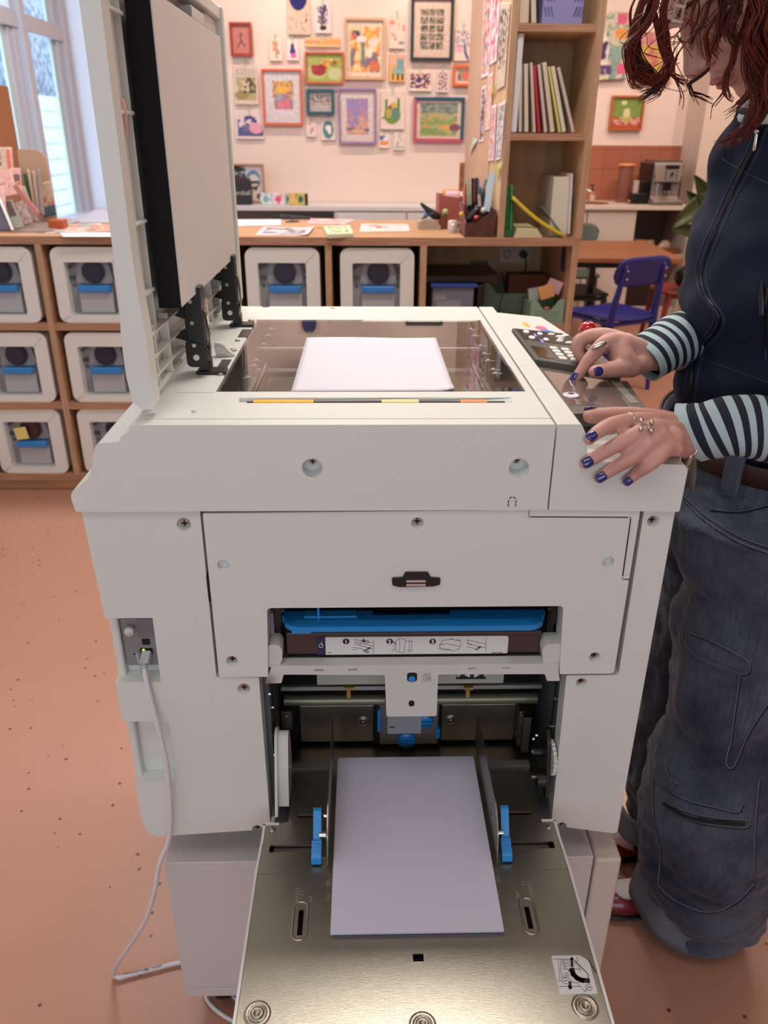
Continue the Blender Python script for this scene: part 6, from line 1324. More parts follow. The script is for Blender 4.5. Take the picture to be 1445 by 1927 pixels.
Z_=[('zine',((24,432),(45,428),(22,375),(4,378)),3.36,3.46,'#8a8a7c','grey-green zine with a dark square leaning at the front of the rack',spec(('bg','#8d8b7e'),('r',0.15,0.4,0.85,0.95,'#5a4448'))),
 ('zine',((-15,408),(12,404),(8,350),(-15,350)),3.40,3.5,'#c99c9a','pale pink card at the left photo edge of the rack',None),
 ('zine',((40,425),(62,420),(42,378),(28,382)),3.46,3.54,'#8c7f74','muted olive zine in the second row of the rack',spec(('bg','#8c7f74'),('n',0,0,1,1,4,0.0,'#b58c8c',3))),
 ('zine',((56,420),(72,416),(46,350),(30,352)),3.52,3.60,'#c9a79d','tan and pink zine in the middle row of the rack',spec(('bg','#b59a8c'),('n',0,0,1,1,4,0.0,'#8f8070',5))),
 ('zine',((5,372),(32,366),(22,318),(-6,322)),3.56,3.64,'#d29b94','salmon card with faint lettering high in the rack',spec(('bg','#d29b94'),('n',0.1,0.3,0.9,0.7,6,0.2,'#b8747a',3))),
 ('zine',((8,345),(36,345),(32,324),(2,326)),3.66,3.70,'#c98a3c','orange topped card near the top of the rack',spec(('bg','#cf861e'))),
 ('zine',((24,358),(42,366),(38,316),(18,316)),3.64,3.70,'#c29398','pink zine with a dark photo in the back row',spec(('bg','#cf9a9c'),('r',0.2,0.35,0.9,0.75,'#6d5d58'))),
 ('zine',((-5,330),(26,332),(22,277),(-12,277)),3.70,3.74,'#cbac97','beige card with a coral stripe at the very top of the rack',spec(('bg','#cfae98'),('r',0.68,0.1,0.88,0.9,'#e0664c'),('n',0,0.3,0.3,0.9,7,0.1,'#40342e',3))),
 ('green_folder',((54,384),(62,386),(46,307),(40,307)),3.70,3.74,'#3a6a3c','dark green folder standing in the back row of the rack',None),
 ('folder',((64,396),(70,400),(56,320),(50,318)),3.66,3.72,'#b39a86','tan folder right of the green one',None),
 ('folder',((70,400),(78,404),(66,322),(60,320)),3.64,3.71,'#a98f88','rose-grey folder near the right of the back row',None),
 ('folder',((77,404),(84,406),(76,318),(70,318)),3.62,3.70,'#8f7f7c','grey folder at the right end of the back row',None),
 ('postcard',((82,410),(106,404),(94,340),(78,344)),3.70,3.725,'#b99c80','beach postcard in front of the rack side',spec(('bg','#c2a286'),('r',0,0,1,0.32,'#4a5a66'),('n',0,0.3,1,0.6,6,0.05,'#b5655c',3)))]
for nm,pts,yb,yt,c,l,s_ in Z_: leanq(nm,pts,yb,yt,c,l,sp=s_,cat='folder' if 'folder' in nm else 'card')
o=painted('striped_bookmark',P(68,408,Y=3.42),P(74,400,Y=3.42),P(24,352,Y=3.46),spec(('bg','#dc8f88'),('r',0.2,0,0.35,1,'#c76a68'),('r',0.6,0,0.75,1,'#c76a68')),None,10,20,0.003,edge='#dc8f88'); tag(o,'salmon striped bookmark leaning diagonally across the rack','bookmark')
A=P(86,420,Y=3.46);B=P(118,405,Y=3.46); q=MB(); q.box(P(90,420,Y=3.46).x,P(118,420,Y=3.46).x,3.46,3.52,WT+0.0003,WT+0.036); o=q.build('orange_block',mat('block_orange','#b8562c',0.5),bevel=0.003); tag(o,'orange wooden block beside the zine rack','block')
flat('poster_sheet',((36,438),(118,440),(150,424),(78,422)),spec(('bg','#cfc0ba'),('n',0,0,1,1,3.5,0.0,'#8a8c90',3),('n',0,0,1,1,4,0.25,'#d59a8c',9)),'grey and pink printed sheet lying in front of the orange block')
flat('poster_sheet',((120,438),(205,436),(190,420),(120,422)),spec(('bg','#cbb9ae'),('e',0.5,0.7,0.4,0.2,'#86ada4'),('n',0,0,1,1,4,0.2,'#c08a7c',5)),'print with a teal patch lying on the worktop left of the lid',z=WT+0.002)
flat('poster_sheet',((180,436),(230,436),(232,416),(172,428)),spec(('bg','#d98f78'),('n',0,0,1,1,5,0.2,'#e3b09c',2)),'salmon printed sheet next to the lid edge',z=WT+0.004)
flat('paper_sheet',((118,446),(225,446),(225,436),(112,438)),spec(('bg','#dadbe2')),'white sheet at the front edge of the worktop left of the lid',z=WT+0.0005)
q=MB(); A,B,C,D=[P(x,y,Z=WT) for x,y in ((120,420),(225,420),(225,402),(165,404))]; q.sheet(lambda u,v:(A*(1-u)*(1-v)+B*u*(1-v)+C*u*v+D*(1-u)*v)+Vector((0,0,0.012+0.028*sin(pi*min(1,u*1.1))*v)),16,6,0,0.002); o=q.build('kraft_paper',mat('lilac_paper','#aeb0c0',0.7)); o.location.z=WT+0.0005; tag(o,'bulging lilac-grey sheet of paper under the window','paper')
# terracotta board leaning in the window
q=MB(); q.prism([(4.35,0.93),(4.99,0.93),(4.99,1.66),(4.35,1.66)],'x',-1.975,-1.955); o=q.build('terracotta_board',mat('terracotta_board','#a8704e',0.8),bevel=0.002); tag(o,'terracotta pinboard standing in front of the left window','board')
q=MB(); q.box(-2.0,-1.88,4.2,6.2,0.885,0.925); o=q.build('window_sill',M_trim); struct(o); o.name='trim_2'
# ------------------------------------------------------------------ kitchen
kc=thing('kitchen_counter',(2.1,7.0,0),'white kitchen unit with worktop on the far wall','kitchen unit')
M_kw=mat('kitchen_white','#d2c3b9',0.45)
q=MB(); q.box(1.45,2.66,6.74,7.33,0.90,0.932); q.build('counter_top',mat('counter_top','#ddc9bb',0.35),kc,bevel=0.003)
for x0,x1 in ((1.46,1.80),(1.81,2.205)): q=MB(); q.box(x0,x1,6.77,6.79,0.12,0.895); q.build('cabinet_door',M_kw,kc,bevel=0.003)
q=MB(); q.box(1.46,2.21,6.79,7.33,0.12,0.90); q.build('cabinet_body',M_kw,kc)
q=MB(); q.box(2.645,2.66,6.77,7.33,0.0,0.90); q.build('end_panel',M_kw,kc)
q=MB(); q.box(2.21,2.645,6.78,7.32,0.53,0.55); q.build('niche_shelf',mat('shelf_pale','#cfc4bd',0.5),kc)
q=MB(); q.box(2.21,2.645,7.31,7.325,0.0,0.90); q.build('niche_back',mat('niche_dark','#7d6d64',0.7),kc)
q=MB(); q.box(1.46,2.66,6.83,6.85,0,0.12); q.build('plinth',M_kw,kc)
q=MB(); q.lathe([(0.16,0),(0.17,0.003),(0.16,0.004),(0.14,0.001)],(1.86,7.0,0.932),(0,0,1),26); q.build('sink_rim',M_chrome,kc)
KY=6.95
def K(px,py,Y=KY): return P(px,py,Y=Y)
fa=thing('faucet',(K(1098,380).x,7.1,0.932),'chrome faucet at the left end of the kitchen counter','faucet')
x=K(1099,380,7.1).x; q=MB(); q.tube([(x-0.02,7.12,0.933),(x-0.02,7.12,1.0),(x,7.10,1.03),(x+0.04,7.08,1.02)],0.011,n=10,sub=4); q.build('spout',M_chrome,fa)
q=MB(); x=K(1112,380).x; so=thing('soap_bottle',(x,KY,0.932),'amber soap bottle with a black pump on the kitchen counter','bottle')
q.lathe([(0.022,0),(0.024,0.01),(0.024,0.07),(0.018,0.085),(0.009,0.092),(0.009,0.1)],(x,KY,0.9325),(0,0,1),18); q.build('bottle_body',mat('soap_amber','#a86a4a',0.25),so)
q=MB(); q.box(x-0.02,x+0.02,KY-0.026,KY-0.0235,0.95,1.0); q.build('bottle_label',mat('soap_label','#d8b79f',0.6),so)
q=MB(); q.lathe([(0.012,0.1),(0.012,0.115),(0.005,0.118),(0.005,0.135),(0.013,0.136),(0.013,0.146)],(x,KY,0.9325),(0,0,1),14); q.bar((x,KY,1.072),(x-0.03,KY,1.072),0.01,0.008); q.build('pump',M_dark,so)
x=K(1171,380,7.1).x; jr=thing('glass_canister',(x,7.1,0.932),'tall clear canister with an orange wooden lid on the kitchen counter','canister')
q=MB(); q.lathe([(0.058,0),(0.06,0.01),(0.06,0.27),(0.055,0.28)],(x,7.1,0.9325),(0,0,1),26); mc=bpy.data.materials.new('tinted_canister'); mc.use_nodes=True; b_=mc.node_tree.nodes['Principled BSDF']; b_.inputs['Base Color'].default_value=(*rgb('#8f5a4c'),1); b_.inputs['Alpha'].default_value=0.55; b_.inputs['Roughness'].default_value=0.12; q.build('canister_body',mc,jr)
q=MB(); q.lathe([(0.07,0),(0.074,0.008),(0.06,0.018),(0.001,0.02)],(x,7.1,0.9325+0.281),(0,0,1),26); q.build('canister_lid',mat('lid_orange','#d98c54',0.4),jr)
x0=K(1186,382).x; x1=K(1214,382).x; gk=thing('coffee_grinder',((x0+x1)/2,KY,0.932),'black coffee grinder with a white cylinder left of the espresso machine','grinder')
q=MB(); q.box(x0,x1,KY-0.05,KY+0.08,0.9325,1.015); q.build('grinder_base',M_dark,gk,bevel=0.008); q=MB(); q.box((x0+x1)/2,x1,KY-0.03,KY+0.08,1.015,1.11); q.build('grinder_tower',M_dark,gk,bevel=0.008)
q=MB(); q.cyl((x0+0.03,KY,1.016),(x0+0.03,KY,1.11),0.024,18); q.build('hopper',mat('hopper_grey','#b9aaa0',0.3),gk)
q=MB(); q.sph((x0-0.02,KY-0.02,0.95),0.017); q.build('copper_knob',mat('copper','#a86a40',0.3,metal=0.6),gk)
# espresso machine
ex0,ex1=K(1221,383,6.85).x,K(1277,383,6.85).x; EZ=K(1250,305,6.85).z
em=thing('espresso_machine',((ex0+ex1)/2,6.95,0.932),'silver espresso machine with a black display on the kitchen counter','coffee machine')
M_em=mat('espresso_silver','#a0918a',0.35,metal=0.5)
q=MB(); q.prism(roundpoly([(6.80,0.965),(7.18,0.965),(7.18,EZ),(6.87,EZ),(6.85,EZ-0.02),(6.835,1.15),(6.86,1.14),(6.86,0.99)],0.008),'x',ex0+0.008,ex1-0.012); q.build('machine_body',M_em,em,bevel=0.004)
q=MB(); q.box(ex1-0.014,ex1-0.002,6.86,7.19,0.95,EZ-0.01); q.box(ex0-0.004,ex0+0.010,6.88,7.19,0.95,EZ-0.01); q.build('side_panel',M_dark,em)
q=MB(); q.box(ex0+0.02,ex1-0.02,6.83,6.862,EZ-0.145,EZ-0.01); q.build('front_head',mat('espresso_head','#b5a79f',0.3,metal=0.5),em,bevel=0.005)
q=MB(); xm=(ex0+ex1)/2; q.box(xm-0.035,xm+0.075,6.825,6.832,EZ-0.05,EZ-0.022); q.build('display',M_dark,em)
for i in range(3):
    for sx in (-0.025,0.065): q=MB(); q.cyl((xm+sx,6.831,EZ-0.07-i*0.024),(xm+sx,6.825,EZ-0.07-i*0.024),0.006,10); q.build('button',M_dark,em)
q=MB(); q.cyl((xm+0.02,6.831,EZ-0.085),(xm+0.02,6.815,EZ-0.085),0.016,18); q.build('dial',M_chrome,em)
q=MB(); q.box(xm-0.03,xm+0.03,6.82,6.86,EZ-0.21,EZ-0.145); q.build('coffee_outlet',M_dark,em,bevel=0.003)
q=MB(); q.cyl((xm-0.014,6.83,EZ-0.225),(xm-0.014,6.83,EZ-0.20),0.007,10); q.cyl((xm+0.014,6.83,EZ-0.225),(xm+0.014,6.83,EZ-0.20),0.007,10); q.build('spout',M_chrome,em)
q=MB(); q.cyl((ex0+0.045,6.835,EZ-0.25),(ex0+0.048,6.835,EZ-0.155),0.007,10); q.build('steam_wand',M_chrome,em)
q=MB(); q.box(ex0+0.0,ex1,6.75,7.19,0.9325,0.968); q.build('drip_tray',mat('tray_silver','#a89a90',0.3,metal=0.6),em,bevel=0.006)
q=MB(); q.box(ex0+0.02,ex1-0.01,6.87,7.17,EZ,EZ+0.012); q.build('top_cover',mat('espresso_top','#574a42',0.4),em,bevel=0.004)
# niche things
tr2=thing('wooden_tray',(2.42,6.95,0.55),'brown wooden tray in the niche under the espresso machine','tray')
q=MB(); q.box(2.23,2.62,6.82,7.15,0.5505,0.562); q.build('tray_base',mat('tray_wood','#7d4527',0.5),tr2); 
for a_,b__ in (((2.23,6.82),(2.62,6.835)),((2.23,7.135),(2.62,7.15))): q=MB(); q.box(a_[0],b__[0],a_[1],b__[1],0.562,0.60); q.build('tray_side',mat('tray_wood','#7d4527',0.5),tr2)
for k,(x,c,l,h_) in enumerate(((2.335,'#c6a98c','cream jar on the left of the wooden tray',0.075),(2.42,'#c0a184','cream jar right of its twin on the wooden tray',0.07))):
    q=MB(); q.lathe([(0.045,0),(0.05,0.02),(0.05,h_),(0.04,h_+0.01)],(x,7.02,0.5625),(0,0,1),18); o=q.build('storage_jar',mat('jar%d'%k,c,0.5)); o.location.z=0.5625+0.03 if False else 0.5625; tag(o,l,'jar','cream jars in the kitchen niche')
q=MB(); q.sph((2.52,6.90,0.61),(0.05,0.035,0.045),0,14,8); q.sph((2.48,6.88,0.60),(0.03,0.03,0.03),0,12,8); o=q.build('shell_ornament',mat('shell','#b99c8c',0.6)); o.location.z=0.563; tag(o,'white lumpy ornament at the right of the wooden tray','ornament')
q=MB(); q.box(2.225,2.26,6.9,7.05,0.5625,0.68); o=q.build('amber_jar',mat('amber','#9a5a30',0.3),bevel=0.004); tag(o,'amber box at the left end of the kitchen niche','box')
# wall tapestries
def rug(name,pts,sp,label,Yp=7.31,nu=44,nv=70):
    A,B,C,D=[P(x,y,Y=Yp) for x,y in pts]; o=painted(name,A,B,D,sp,None,nu,nv,0.012,p11=C,edge='#b7a890',curl=lambda u,v:0.004*noise.noise(Vector((u*14,v*20,0)))); return tag(o,label,'tapestry')
SP=spec(('bg','#cfc3a8'),('n',0,0,1,1,9,0.15,'#93a89a',2),('r',0.0,0.14,0.45,0.72,'#dccfbe'),('n',0,0,1,0.75,5,0.15,'#7fa096',8),('e',0.2,0.46,0.26,0.27,'#e0d3c4'),('l',0.045,'#54356f',[(0.05,0.42),(0.2,0.52),(0.22,0.62),(0.1,0.6),(0.18,0.5),(0.3,0.42),(0.36,0.36),(0.2,0.33)]),('l',0.04,'#54356f',[(0.28,0.5),(0.4,0.54),(0.34,0.44),(0.28,0.5)]),('r',0.0,0.08,0.55,0.22,'#5d4376'),('n',0.0,0.08,0.55,0.22,14,0.25,'#9a8a9c',3),('r',0.66,0.82,0.95,0.98,'#dd5a86'),('e',0.82,0.68,0.2,0.09,'#e2962a'),('r',0.72,0.08,1.0,0.24,'#e25488'),('r',0.55,0.3,1,0.5,'#8aa79c'))
rug('fringed_tapestry',((1110,152),(1180,148),(1185,22),(1118,22)),SP,'fuzzy wall tapestry with purple lettering and pink corners beside the tower shelf')
rug('yellow_tapestry',((1192,158),(1262,158),(1262,60),(1196,60)),spec(('bg','#c98a86'),('r',0.1,0.2,0.75,0.75,'#c9a03c'),('n',0,0,1,1,6,0.15,'#c46a6a',4)),'pink and yellow wall tapestry behind the hanging red hair')
# green picture and dried plant behind the person, far right
q=MB(); a=P(1338,385,Y=7.31); b=P(1440,322,Y=7.31); q.box(a.x,b.x,7.30,7.32,a.z-0.6,b.z); o=q.build('wall_hanging',mat('green_panel','#4f7a64',0.6)); tag(o,'plain green cloth hanging on the wall right of the pillar','hanging')
q=MB(); q.box(a.x,b.x,7.295,7.322,b.z,b.z+0.02); q.build('panel_rail',M_dark,o) ; bpy.data.objects['panel_rail'].location=(0,0,0)
def leaf(q,base,tip,w,m=0,droop=0.0,fold=0.25):
    base=Vector(base); tip=Vector(tip); d=tip-base; L=d.length; sd=d.cross(Vector((0,-1,0.2))).normalized()
    nn=sd.cross(d.normalized())
    def f(u,v):
        wd=w*sin(pi*min(1,u*0.96+0.02))**0.8
        return base+d*u+sd*wd*(v-0.5)*2+nn*(abs(v-0.5)*2*fold*w)+Vector((0,0,droop*sin(pi*u)))
    q.sheet(f,14,6,m,0.001)
pl=thing('potted_plant',(3.05,6.5,0),'large leafy green plant behind the person, far right','plant')
q=MB()
bs=P(1360,470,Y=6.45)
for t,w in (((1262,432),0.055),((1290,360),0.06),((1305,330),0.07),((1330,325),0.06),((1345,300),0.06),((1380,300),0.07),((1410,330),0.06),((1420,380),0.06)): leaf(q,bs,P(*t,Y=6.3+random.uniform(-0.1,0.2)),w,0,0.05)
leaf(q,P(1372,400,Y=6.4),P(1262,428,Y=6.3),0.09,0,0.10)
q.build('foliage',mat('leaf_green','#35431f',0.45,var=0.2,vscale=6),pl)
q=MB(); q.cyl((bs.x,bs.y,0.3),bs,0.012,8); q.build('stem',mat('stem','#4a4030',0.7),pl)
q=MB(); q.lathe([(0.12,0),(0.15,0.30),(0.14,0.31),(0.12,0.28)],(bs.x,bs.y,0.0),(0,0,1),20); q.build('pot',mat('pot_white','#b5a698',0.6),pl)
q=MB(); r_=random.Random(5)
tw0=P(1352,330,Y=7.2)
for k in range(9):
    e_=P(1336+k*7,208+(k%3)*16,Y=7.15); q.tube([tw0,(tw0+e_)/2+Vector((0.02*(k-4)/4,0,0.02)),e_],0.004,n=5,sub=3)
    for j in range(4): leaf(q,e_+Vector((0,0,-0.02*j)),e_+Vector((r_.uniform(-.06,.06),0,-0.02*j+r_.uniform(0,.06))),0.016)
o=q.build('dried_branch',mat('dried_leaf','#8a7048',0.7,var=0.3,vscale=8)); tag(o,'dried olive branch sticking up beside the pillar behind the person','branch')
# ------------------------------------------------------------------ table and chairs
tb=thing('wooden_table',(1.9,5.55,0),'long orange-brown wooden table in the middle of the room','table')
q=MB(); A,B,C,D=[P(x,y,Z=0.74) for x,y in ((1060,486),(1287,488),(1215,453),(1060,453))]
q.prism([(1.28,A.y),(B.x,B.y),(C.x,C.y),(1.28,D.y)],'z',0.715,0.74); q.build('table_top',mat('table_wood','#a0683f',0.42,var=0.14,vscale=3,stretch=(1,10,1),vcol='#925c36'),tb,bevel=0.002)
q=MB(); q.box(1.32,1.92,5.3,5.36,0.66,0.715); q.build('table_rail',M_dark,tb)
x=P(1108,560,Y=5.6).x
q=MB(); q.box(x-0.02,x+0.02,5.58,5.62,0.02,0.715); q.build('table_leg',M_dark,tb); q=MB(); q.box(2.02,2.06,5.58,5.62,0.02,0.715); q.build('table_leg',M_dark,tb); q=MB(); q.box(x-0.02,2.06,5.58,5.62,0.0,0.03); q.build('table_foot',M_dark,tb)
M_chb=mat('chair_blue','#2a2f86',0.4)
def make_chair(name,m,label):
    t=thing(name,(0,0,0),label,'chair')      # faces +Y, backrest at -Y; seat 0.46
    q=MB()
    def seat(u,v):
        x=(u-0.5)*0.42; y=(v-0.5)*0.42; k=abs(u-0.5)*2; r=1-0.12*k**4
        return (x*(1-0.10*(1-v)), y*r, 0.46-0.018*sin(pi*v)*(1-k*k)+0.012*k*k)
    q.sheet(seat,14,14,0,0.014); q.build('seat',m,t)
    q=MB()
    def back(u,v):
        a=(u-0.5)*1.5; hh=0.165*(1-0.95*abs(2*u-1)**5)**0.5
        return (0.215*sin(a)/sin(0.75), -0.205-0.05*cos(a)+0.045-0.03*v, 0.66+ (v-0.5)*hh*1.0+0.07)
    q.sheet(back,18,8,0,0.012); q.build('backrest',m,t)
    for sx in (-1,1):
        q=MB(); q.tube([(sx*0.185,-0.21,0.005),(sx*0.175,-0.185,0.45),(sx*0.165,-0.205,0.62),(sx*0.15,-0.225,0.76)],[0.013,0.021,0.018,0.014],n=10,sub=4); q.build('leg',m,t)
        q=MB(); q.tube([(sx*0.19,0.22,0.005),(sx*0.18,0.18,0.30),(sx*0.175,0.165,0.45)],[0.013,0.019,0.022],n=10,sub=4); q.build('leg',m,t)
        q=MB(); q.tube([(sx*0.175,-0.18,0.435),(sx*0.175,0.165,0.435)],0.014,n=8); q.build('seat_rail',m,t)
        q=MB(); 
        for z in (0.70,0.745): q.cyl((sx*0.152,-0.238+0.0,z),(sx*0.152,-0.246,z),0.007,10)
        q.build('bolt',M_chrome,t)
    q=MB(); q.tube([(-0.175,-0.185,0.43),(0.175,-0.185,0.43)],0.014,n=8); q.build('cross_rail',m,t)
    return t
ch=make_chair('dining_chair',M_chb,'royal blue chair standing in front of the wooden table')
ch.location=(1.51,4.88,0); ch.rotation_euler=(0,0,radians(28))
def recolor(o,m):
    for c in [x for x in bpy.data.objects if x.parent==o]:
        if c.data.materials[0]==M_chb: c.data=c.data.copy(); c.data.materials[0]=m
c2=copy_tree(ch); c2.location=(1.45,5.62,0); c2.rotation_euler=(0,0,radians(-86)); recolor(c2,mat('chair_darkgreen','#2b2c26',0.5)); c2['label']='dark olive chair at the left end of the wooden table'
c3=copy_tree(ch); c3.location=(2.27,5.70,0); c3.rotation_euler=(0,0,radians(88)); recolor(c3,mat('chair_red','#8f3226',0.45)); c3['label']='rust red chair behind the blue chair under the table'
c4=copy_tree(ch); c4.location=(1.62,6.42,0); c4.rotation_euler=(0,0,radians(172)); recolor(c4,mat('chair_sage','#4c564e',0.5)); c4['label']='grey-green chair on the kitchen side of the table'
# coat and bag over a chair, right of the table
q=MB()
def cp_(x,y,Y): return P(x,y,Y=Y)
q.tube([Vector((2.40,5.70,0.86)),Vector((2.38,5.70,0.80)),Vector((2.37,5.68,0.68)),Vector((2.38,5.66,0.57))],[0.07,0.11,0.13,0.11],n=16,sub=5)
o=q.build('draped_coat',mat('coat_navy','#1f2a3a',0.85,var=0.3,vscale=6)); tag(o,'dark navy coat draped over a chair behind the person','coat')
q=MB(); q.tube([Vector((2.38,5.53,0.84)),Vector((2.36,5.51,0.74)),Vector((2.36,5.51,0.62))],[0.05,0.075,0.05],n=14,sub=5)
o=q.build('draped_scarf',mat('scarf_mauve','#5d4a52',0.9)); tag(o,'mauve brown scarf hanging over the navy coat','scarf')
q=MB(); q.tube([Vector((2.27,5.66,0.60)),Vector((2.25,5.68,0.55)),Vector((2.26,5.70,0.54))],[0.05,0.075,0.06],n=14,sub=5); o=q.build('black_bag',M_dark); tag(o,'black bag lying on the rust red chair','bag')
# ------------------------------------------------------------------ the person
per=thing('person',(0.62,1.13,0.0),'person with curly auburn hair and navy vest leaning over the machine, pressing its touchscreen','person')
M_skin=mat('skin','#c9978a',0.5,sss=0.12,bump=0.12,bscale=260,var=0.06,vscale=30)
M_nail=mat('nail_blue','#10206e',0.12,coat=0.8)
M_silver=mat('silver','#c9c4bb',0.2,metal=1.0)
body=MB()
def T(pts,r,**k): body.tube(pts,r,n=14,sub=k.pop('sub',4),**k)
# head: local axes f (face direction) and u (crown)
Ff=Vector((-0.68,-0.15,-0.72)).normalized(); Uu=Vector((-0.72,0,0.69)); Uu=(Uu-Ff*Uu.dot(Ff)).normalized(); Ss=Ff.cross(Uu)
HC=Vector((0.455,1.098,1.598))
def Hd(f,u,s=0): return HC+Ff*f+Uu*u+Ss*s
AX=(Ff,Ss,Uu)
body.sph(Hd(-0.012,0.035),(0.098,0.077,0.088),0,24,16,AX)
body.sph(Hd(0.028,-0.035),(0.064,0.060,0.080),0,20,14,AX)
body.sph(Hd(0.058,-0.088),(0.026,0.030,0.024),0,14,10,AX)          # chin
T([Hd(0.01,-0.075,0.045),Hd(0.035,-0.092,0.03),Hd(0.055,-0.098,0.01)],[0.016,0.014,0.012]); T([Hd(0.01,-0.075,-0.045),Hd(0.035,-0.092,-0.03),Hd(0.055,-0.098,-0.01)],[0.016,0.014,0.012])
T([Hd(0.083,0.028),Hd(0.095,0.002),Hd(0.108,-0.022)],[0.008,0.0085,0.0125])          # nose
for s_ in (-1,1):
    body.sph(Hd(0.098,-0.027,0.011*s_),(0.010,0.008,0.008),0,10,8,AX)
    T([Hd(0.084,0.030,0.012*s_),Hd(0.080,0.034,0.035*s_),Hd(0.066,0.030,0.052*s_)],[0.009,0.010,0.008])   # brow
    body.sph(Hd(0.066,-0.018,0.036*s_),(0.022,0.024,0.024),0,14,10,AX)       # cheek
    body.sph(Hd(0.0,0.0,0.076*s_),(0.014,0.007,0.028),0,12,10,AX)            # ear
body.sph(Hd(0.086,-0.052),(0.012,0.024,0.007),0,14,8,AX); body.sph(Hd(0.083,-0.063),(0.012,0.020,0.007),0,14,8,AX)   # lips
T([Hd(-0.045,-0.05),Vector((0.565,1.12,1.50)),Vector((0.59,1.13,1.40)),Vector((0.60,1.13,1.30))],[0.058,0.056,0.068,0.09])
# torso and legs under the clothes
body.sph((0.61,1.13,1.20),(0.07,0.09,0.20),0,20,14); body.sph((0.61,1.12,0.96),(0.075,0.09,0.12),0,20,14)
T([(0.62,1.08,0.92),(0.62,1.05,0.50),(0.64,1.08,0.10),(0.62,1.105,0.04)],[0.075,0.055,0.037,0.03]); T([(0.61,1.19,0.93),(0.60,1.23,0.50),(0.64,1.24,0.10),(0.62,1.24,0.04)],[0.075,0.055,0.037,0.03])
T([(0.62,1.11,0.04),(0.52,1.112,0.035),(0.44,1.112,0.028)],[0.03,0.028,0.02]); T([(0.62,1.245,0.04),(0.53,1.247,0.035),(0.45,1.247,0.028)],[0.03,0.028,0.02])
# left arm and hand (resting on the machine corner)
LW=P(1303,822,Y=0.935)
T([(0.62,0.985,1.36),(0.69,0.93,1.22),(0.72,0.90,1.10)],[0.045,0.036,0.030]); T([(0.72,0.90,1.112),(0.58,0.903,1.096),LW+Vector((0.05,-0.010,0.006)),LW],[0.030,0.027,0.024,0.024])
def finger(mb_pts,rad): T(mb_pts,rad,sub=5)
LH=dict(index=[P(1290,800,Y=0.94),P(1213,793,Z=1.122),P(1157,797,Z=1.127),P(1126,812,Z=1.121),P(1109,827,Y=0.858)],
        middle=[P(1296,815,Y=0.936),P(1224,811,Z=1.12),P(1178,828,Z=1.113),P(1130,855,Y=0.861),P(1101,872,Y=0.858)],
        ring=[P(1300,830,Y=0.932),P(1240,826,Z=1.112),P(1199,855,Z=1.099),P(1154,882,Y=0.8575),P(1127,899,Y=0.857)],
        pinky=[P(1301,846,Y=0.928),P(1260,842,Z=1.103),P(1228,871,Z=1.091),P(1200,890,Y=0.8555),P(1179,906,Y=0.857)],
        thumb=[P(1290,805,Y=0.945),P(1248,793,Y=0.94),P(1195,784,Y=0.936),P(1148,782,Y=0.932),P(1110,783,Y=0.928)])
RAD=dict(index=[0.014,0.0118,0.0094,0.0084,0.0070],middle=[0.015,0.0122,0.0096,0.0085,0.0072],ring=[0.015,0.0118,0.0092,0.0082,0.0070],pinky=[0.014,0.0105,0.0082,0.0072,0.0062],thumb=[0.016,0.0145,0.0122,0.0108,0.0092])
for k,p_ in LH.items(): finger(p_,RAD[k])
# webbing of the palm
T([LH['index'][1]+Vector((0.012,0.006,-0.004)),LH['middle'][1]+Vector((0.01,0,-0.004)),LH['ring'][1]+Vector((0.008,0,-0.003)),LH['pinky'][1]+Vector((0.008,0,-0.002))],[0.0105,0.0115,0.011,0.0095])
T([LH['thumb'][1],(LH['thumb'][1]+LH['index'][1])/2+Vector((0.006,0.0,-0.006)),LH['middle'][1]+Vector((0.03,0.005,-0.01))],[0.013,0.013,0.014])
# right arm and hand (index finger on the touchscreen)
RW=P(1222,668,Y=1.165)
T([(0.62,1.28,1.36),(0.68,1.33,1.22),(0.66,1.30,1.10)],[0.045,0.036,0.030]); T([(0.66,1.30,1.10),(0.56,1.25,1.115),RW+Vector((0.05,0.025,-0.003)),RW],[0.032,0.030,0.026,0.024])
RH=dict(index=[P(1215,660,Y=1.155),P(1150,641,Y=1.14),P(1113,671,Y=1.13),P(1095,697,Y=1.124),P(1082,714,Y=1.119)],
        middle=[P(1217,662,Y=1.165),P(1141,633,Y=1.165),P(1097,638,Y=1.172),P(1089,665,Y=1.168),P(1107,682,Y=1.158)],
        ring=[P(1218,665,Y=1.175),P(1138,634,Y=1.185),P(1092,638,Y=1.19),P(1087,662,Y=1.186),P(1104,676,Y=1.176)],
        pinky=[P(1219,670,Y=1.185),P(1140,638,Y=1.203),P(1096,635,Y=1.212),P(1088,652,Y=1.208),P(1100,664,Y=1.198)],
        thumb=[P(1212,680,Y=1.15),P(1186,690,Y=1.13),P(1160,694,Y=1.115),P(1136,697,Y=1.108),P(1119,700,Y=1.103)])
for k,p_ in RH.items(): finger(p_,[r*1.06 for r in RAD[k]])
T([RH['index'][1]+Vector((0.015,0,-0.008)),RH['middle'][1]+Vector((0.015,0,-0.01)),RH['ring'][1]+Vector((0.015,0,-0.01)),RH['pinky'][1]+Vector((0.015,0,-0.012))],[0.016,0.018,0.018,0.016])
T([RH['thumb'][1],(RH['thumb'][1]+RH['index'][1])/2,RH['middle'][1]+Vector((0.03,0,-0.012))],[0.017,0.018,0.018])
bo=body.build.__func__(type('Q',(MB,),{'pieces':lambda s:[s]})(),'x',M_skin) if False else None
def one(mb,name,m,parent,**k):
    mb.pieces=lambda: [mb]; return mb.build(name,m,parent,**k)
bo=one(body,'body',M_skin,per)
rm=bo.modifiers.new('remesh','REMESH'); rm.mode='VOXEL'; rm.voxel_size=0.0026; rm.use_smooth_shade=True
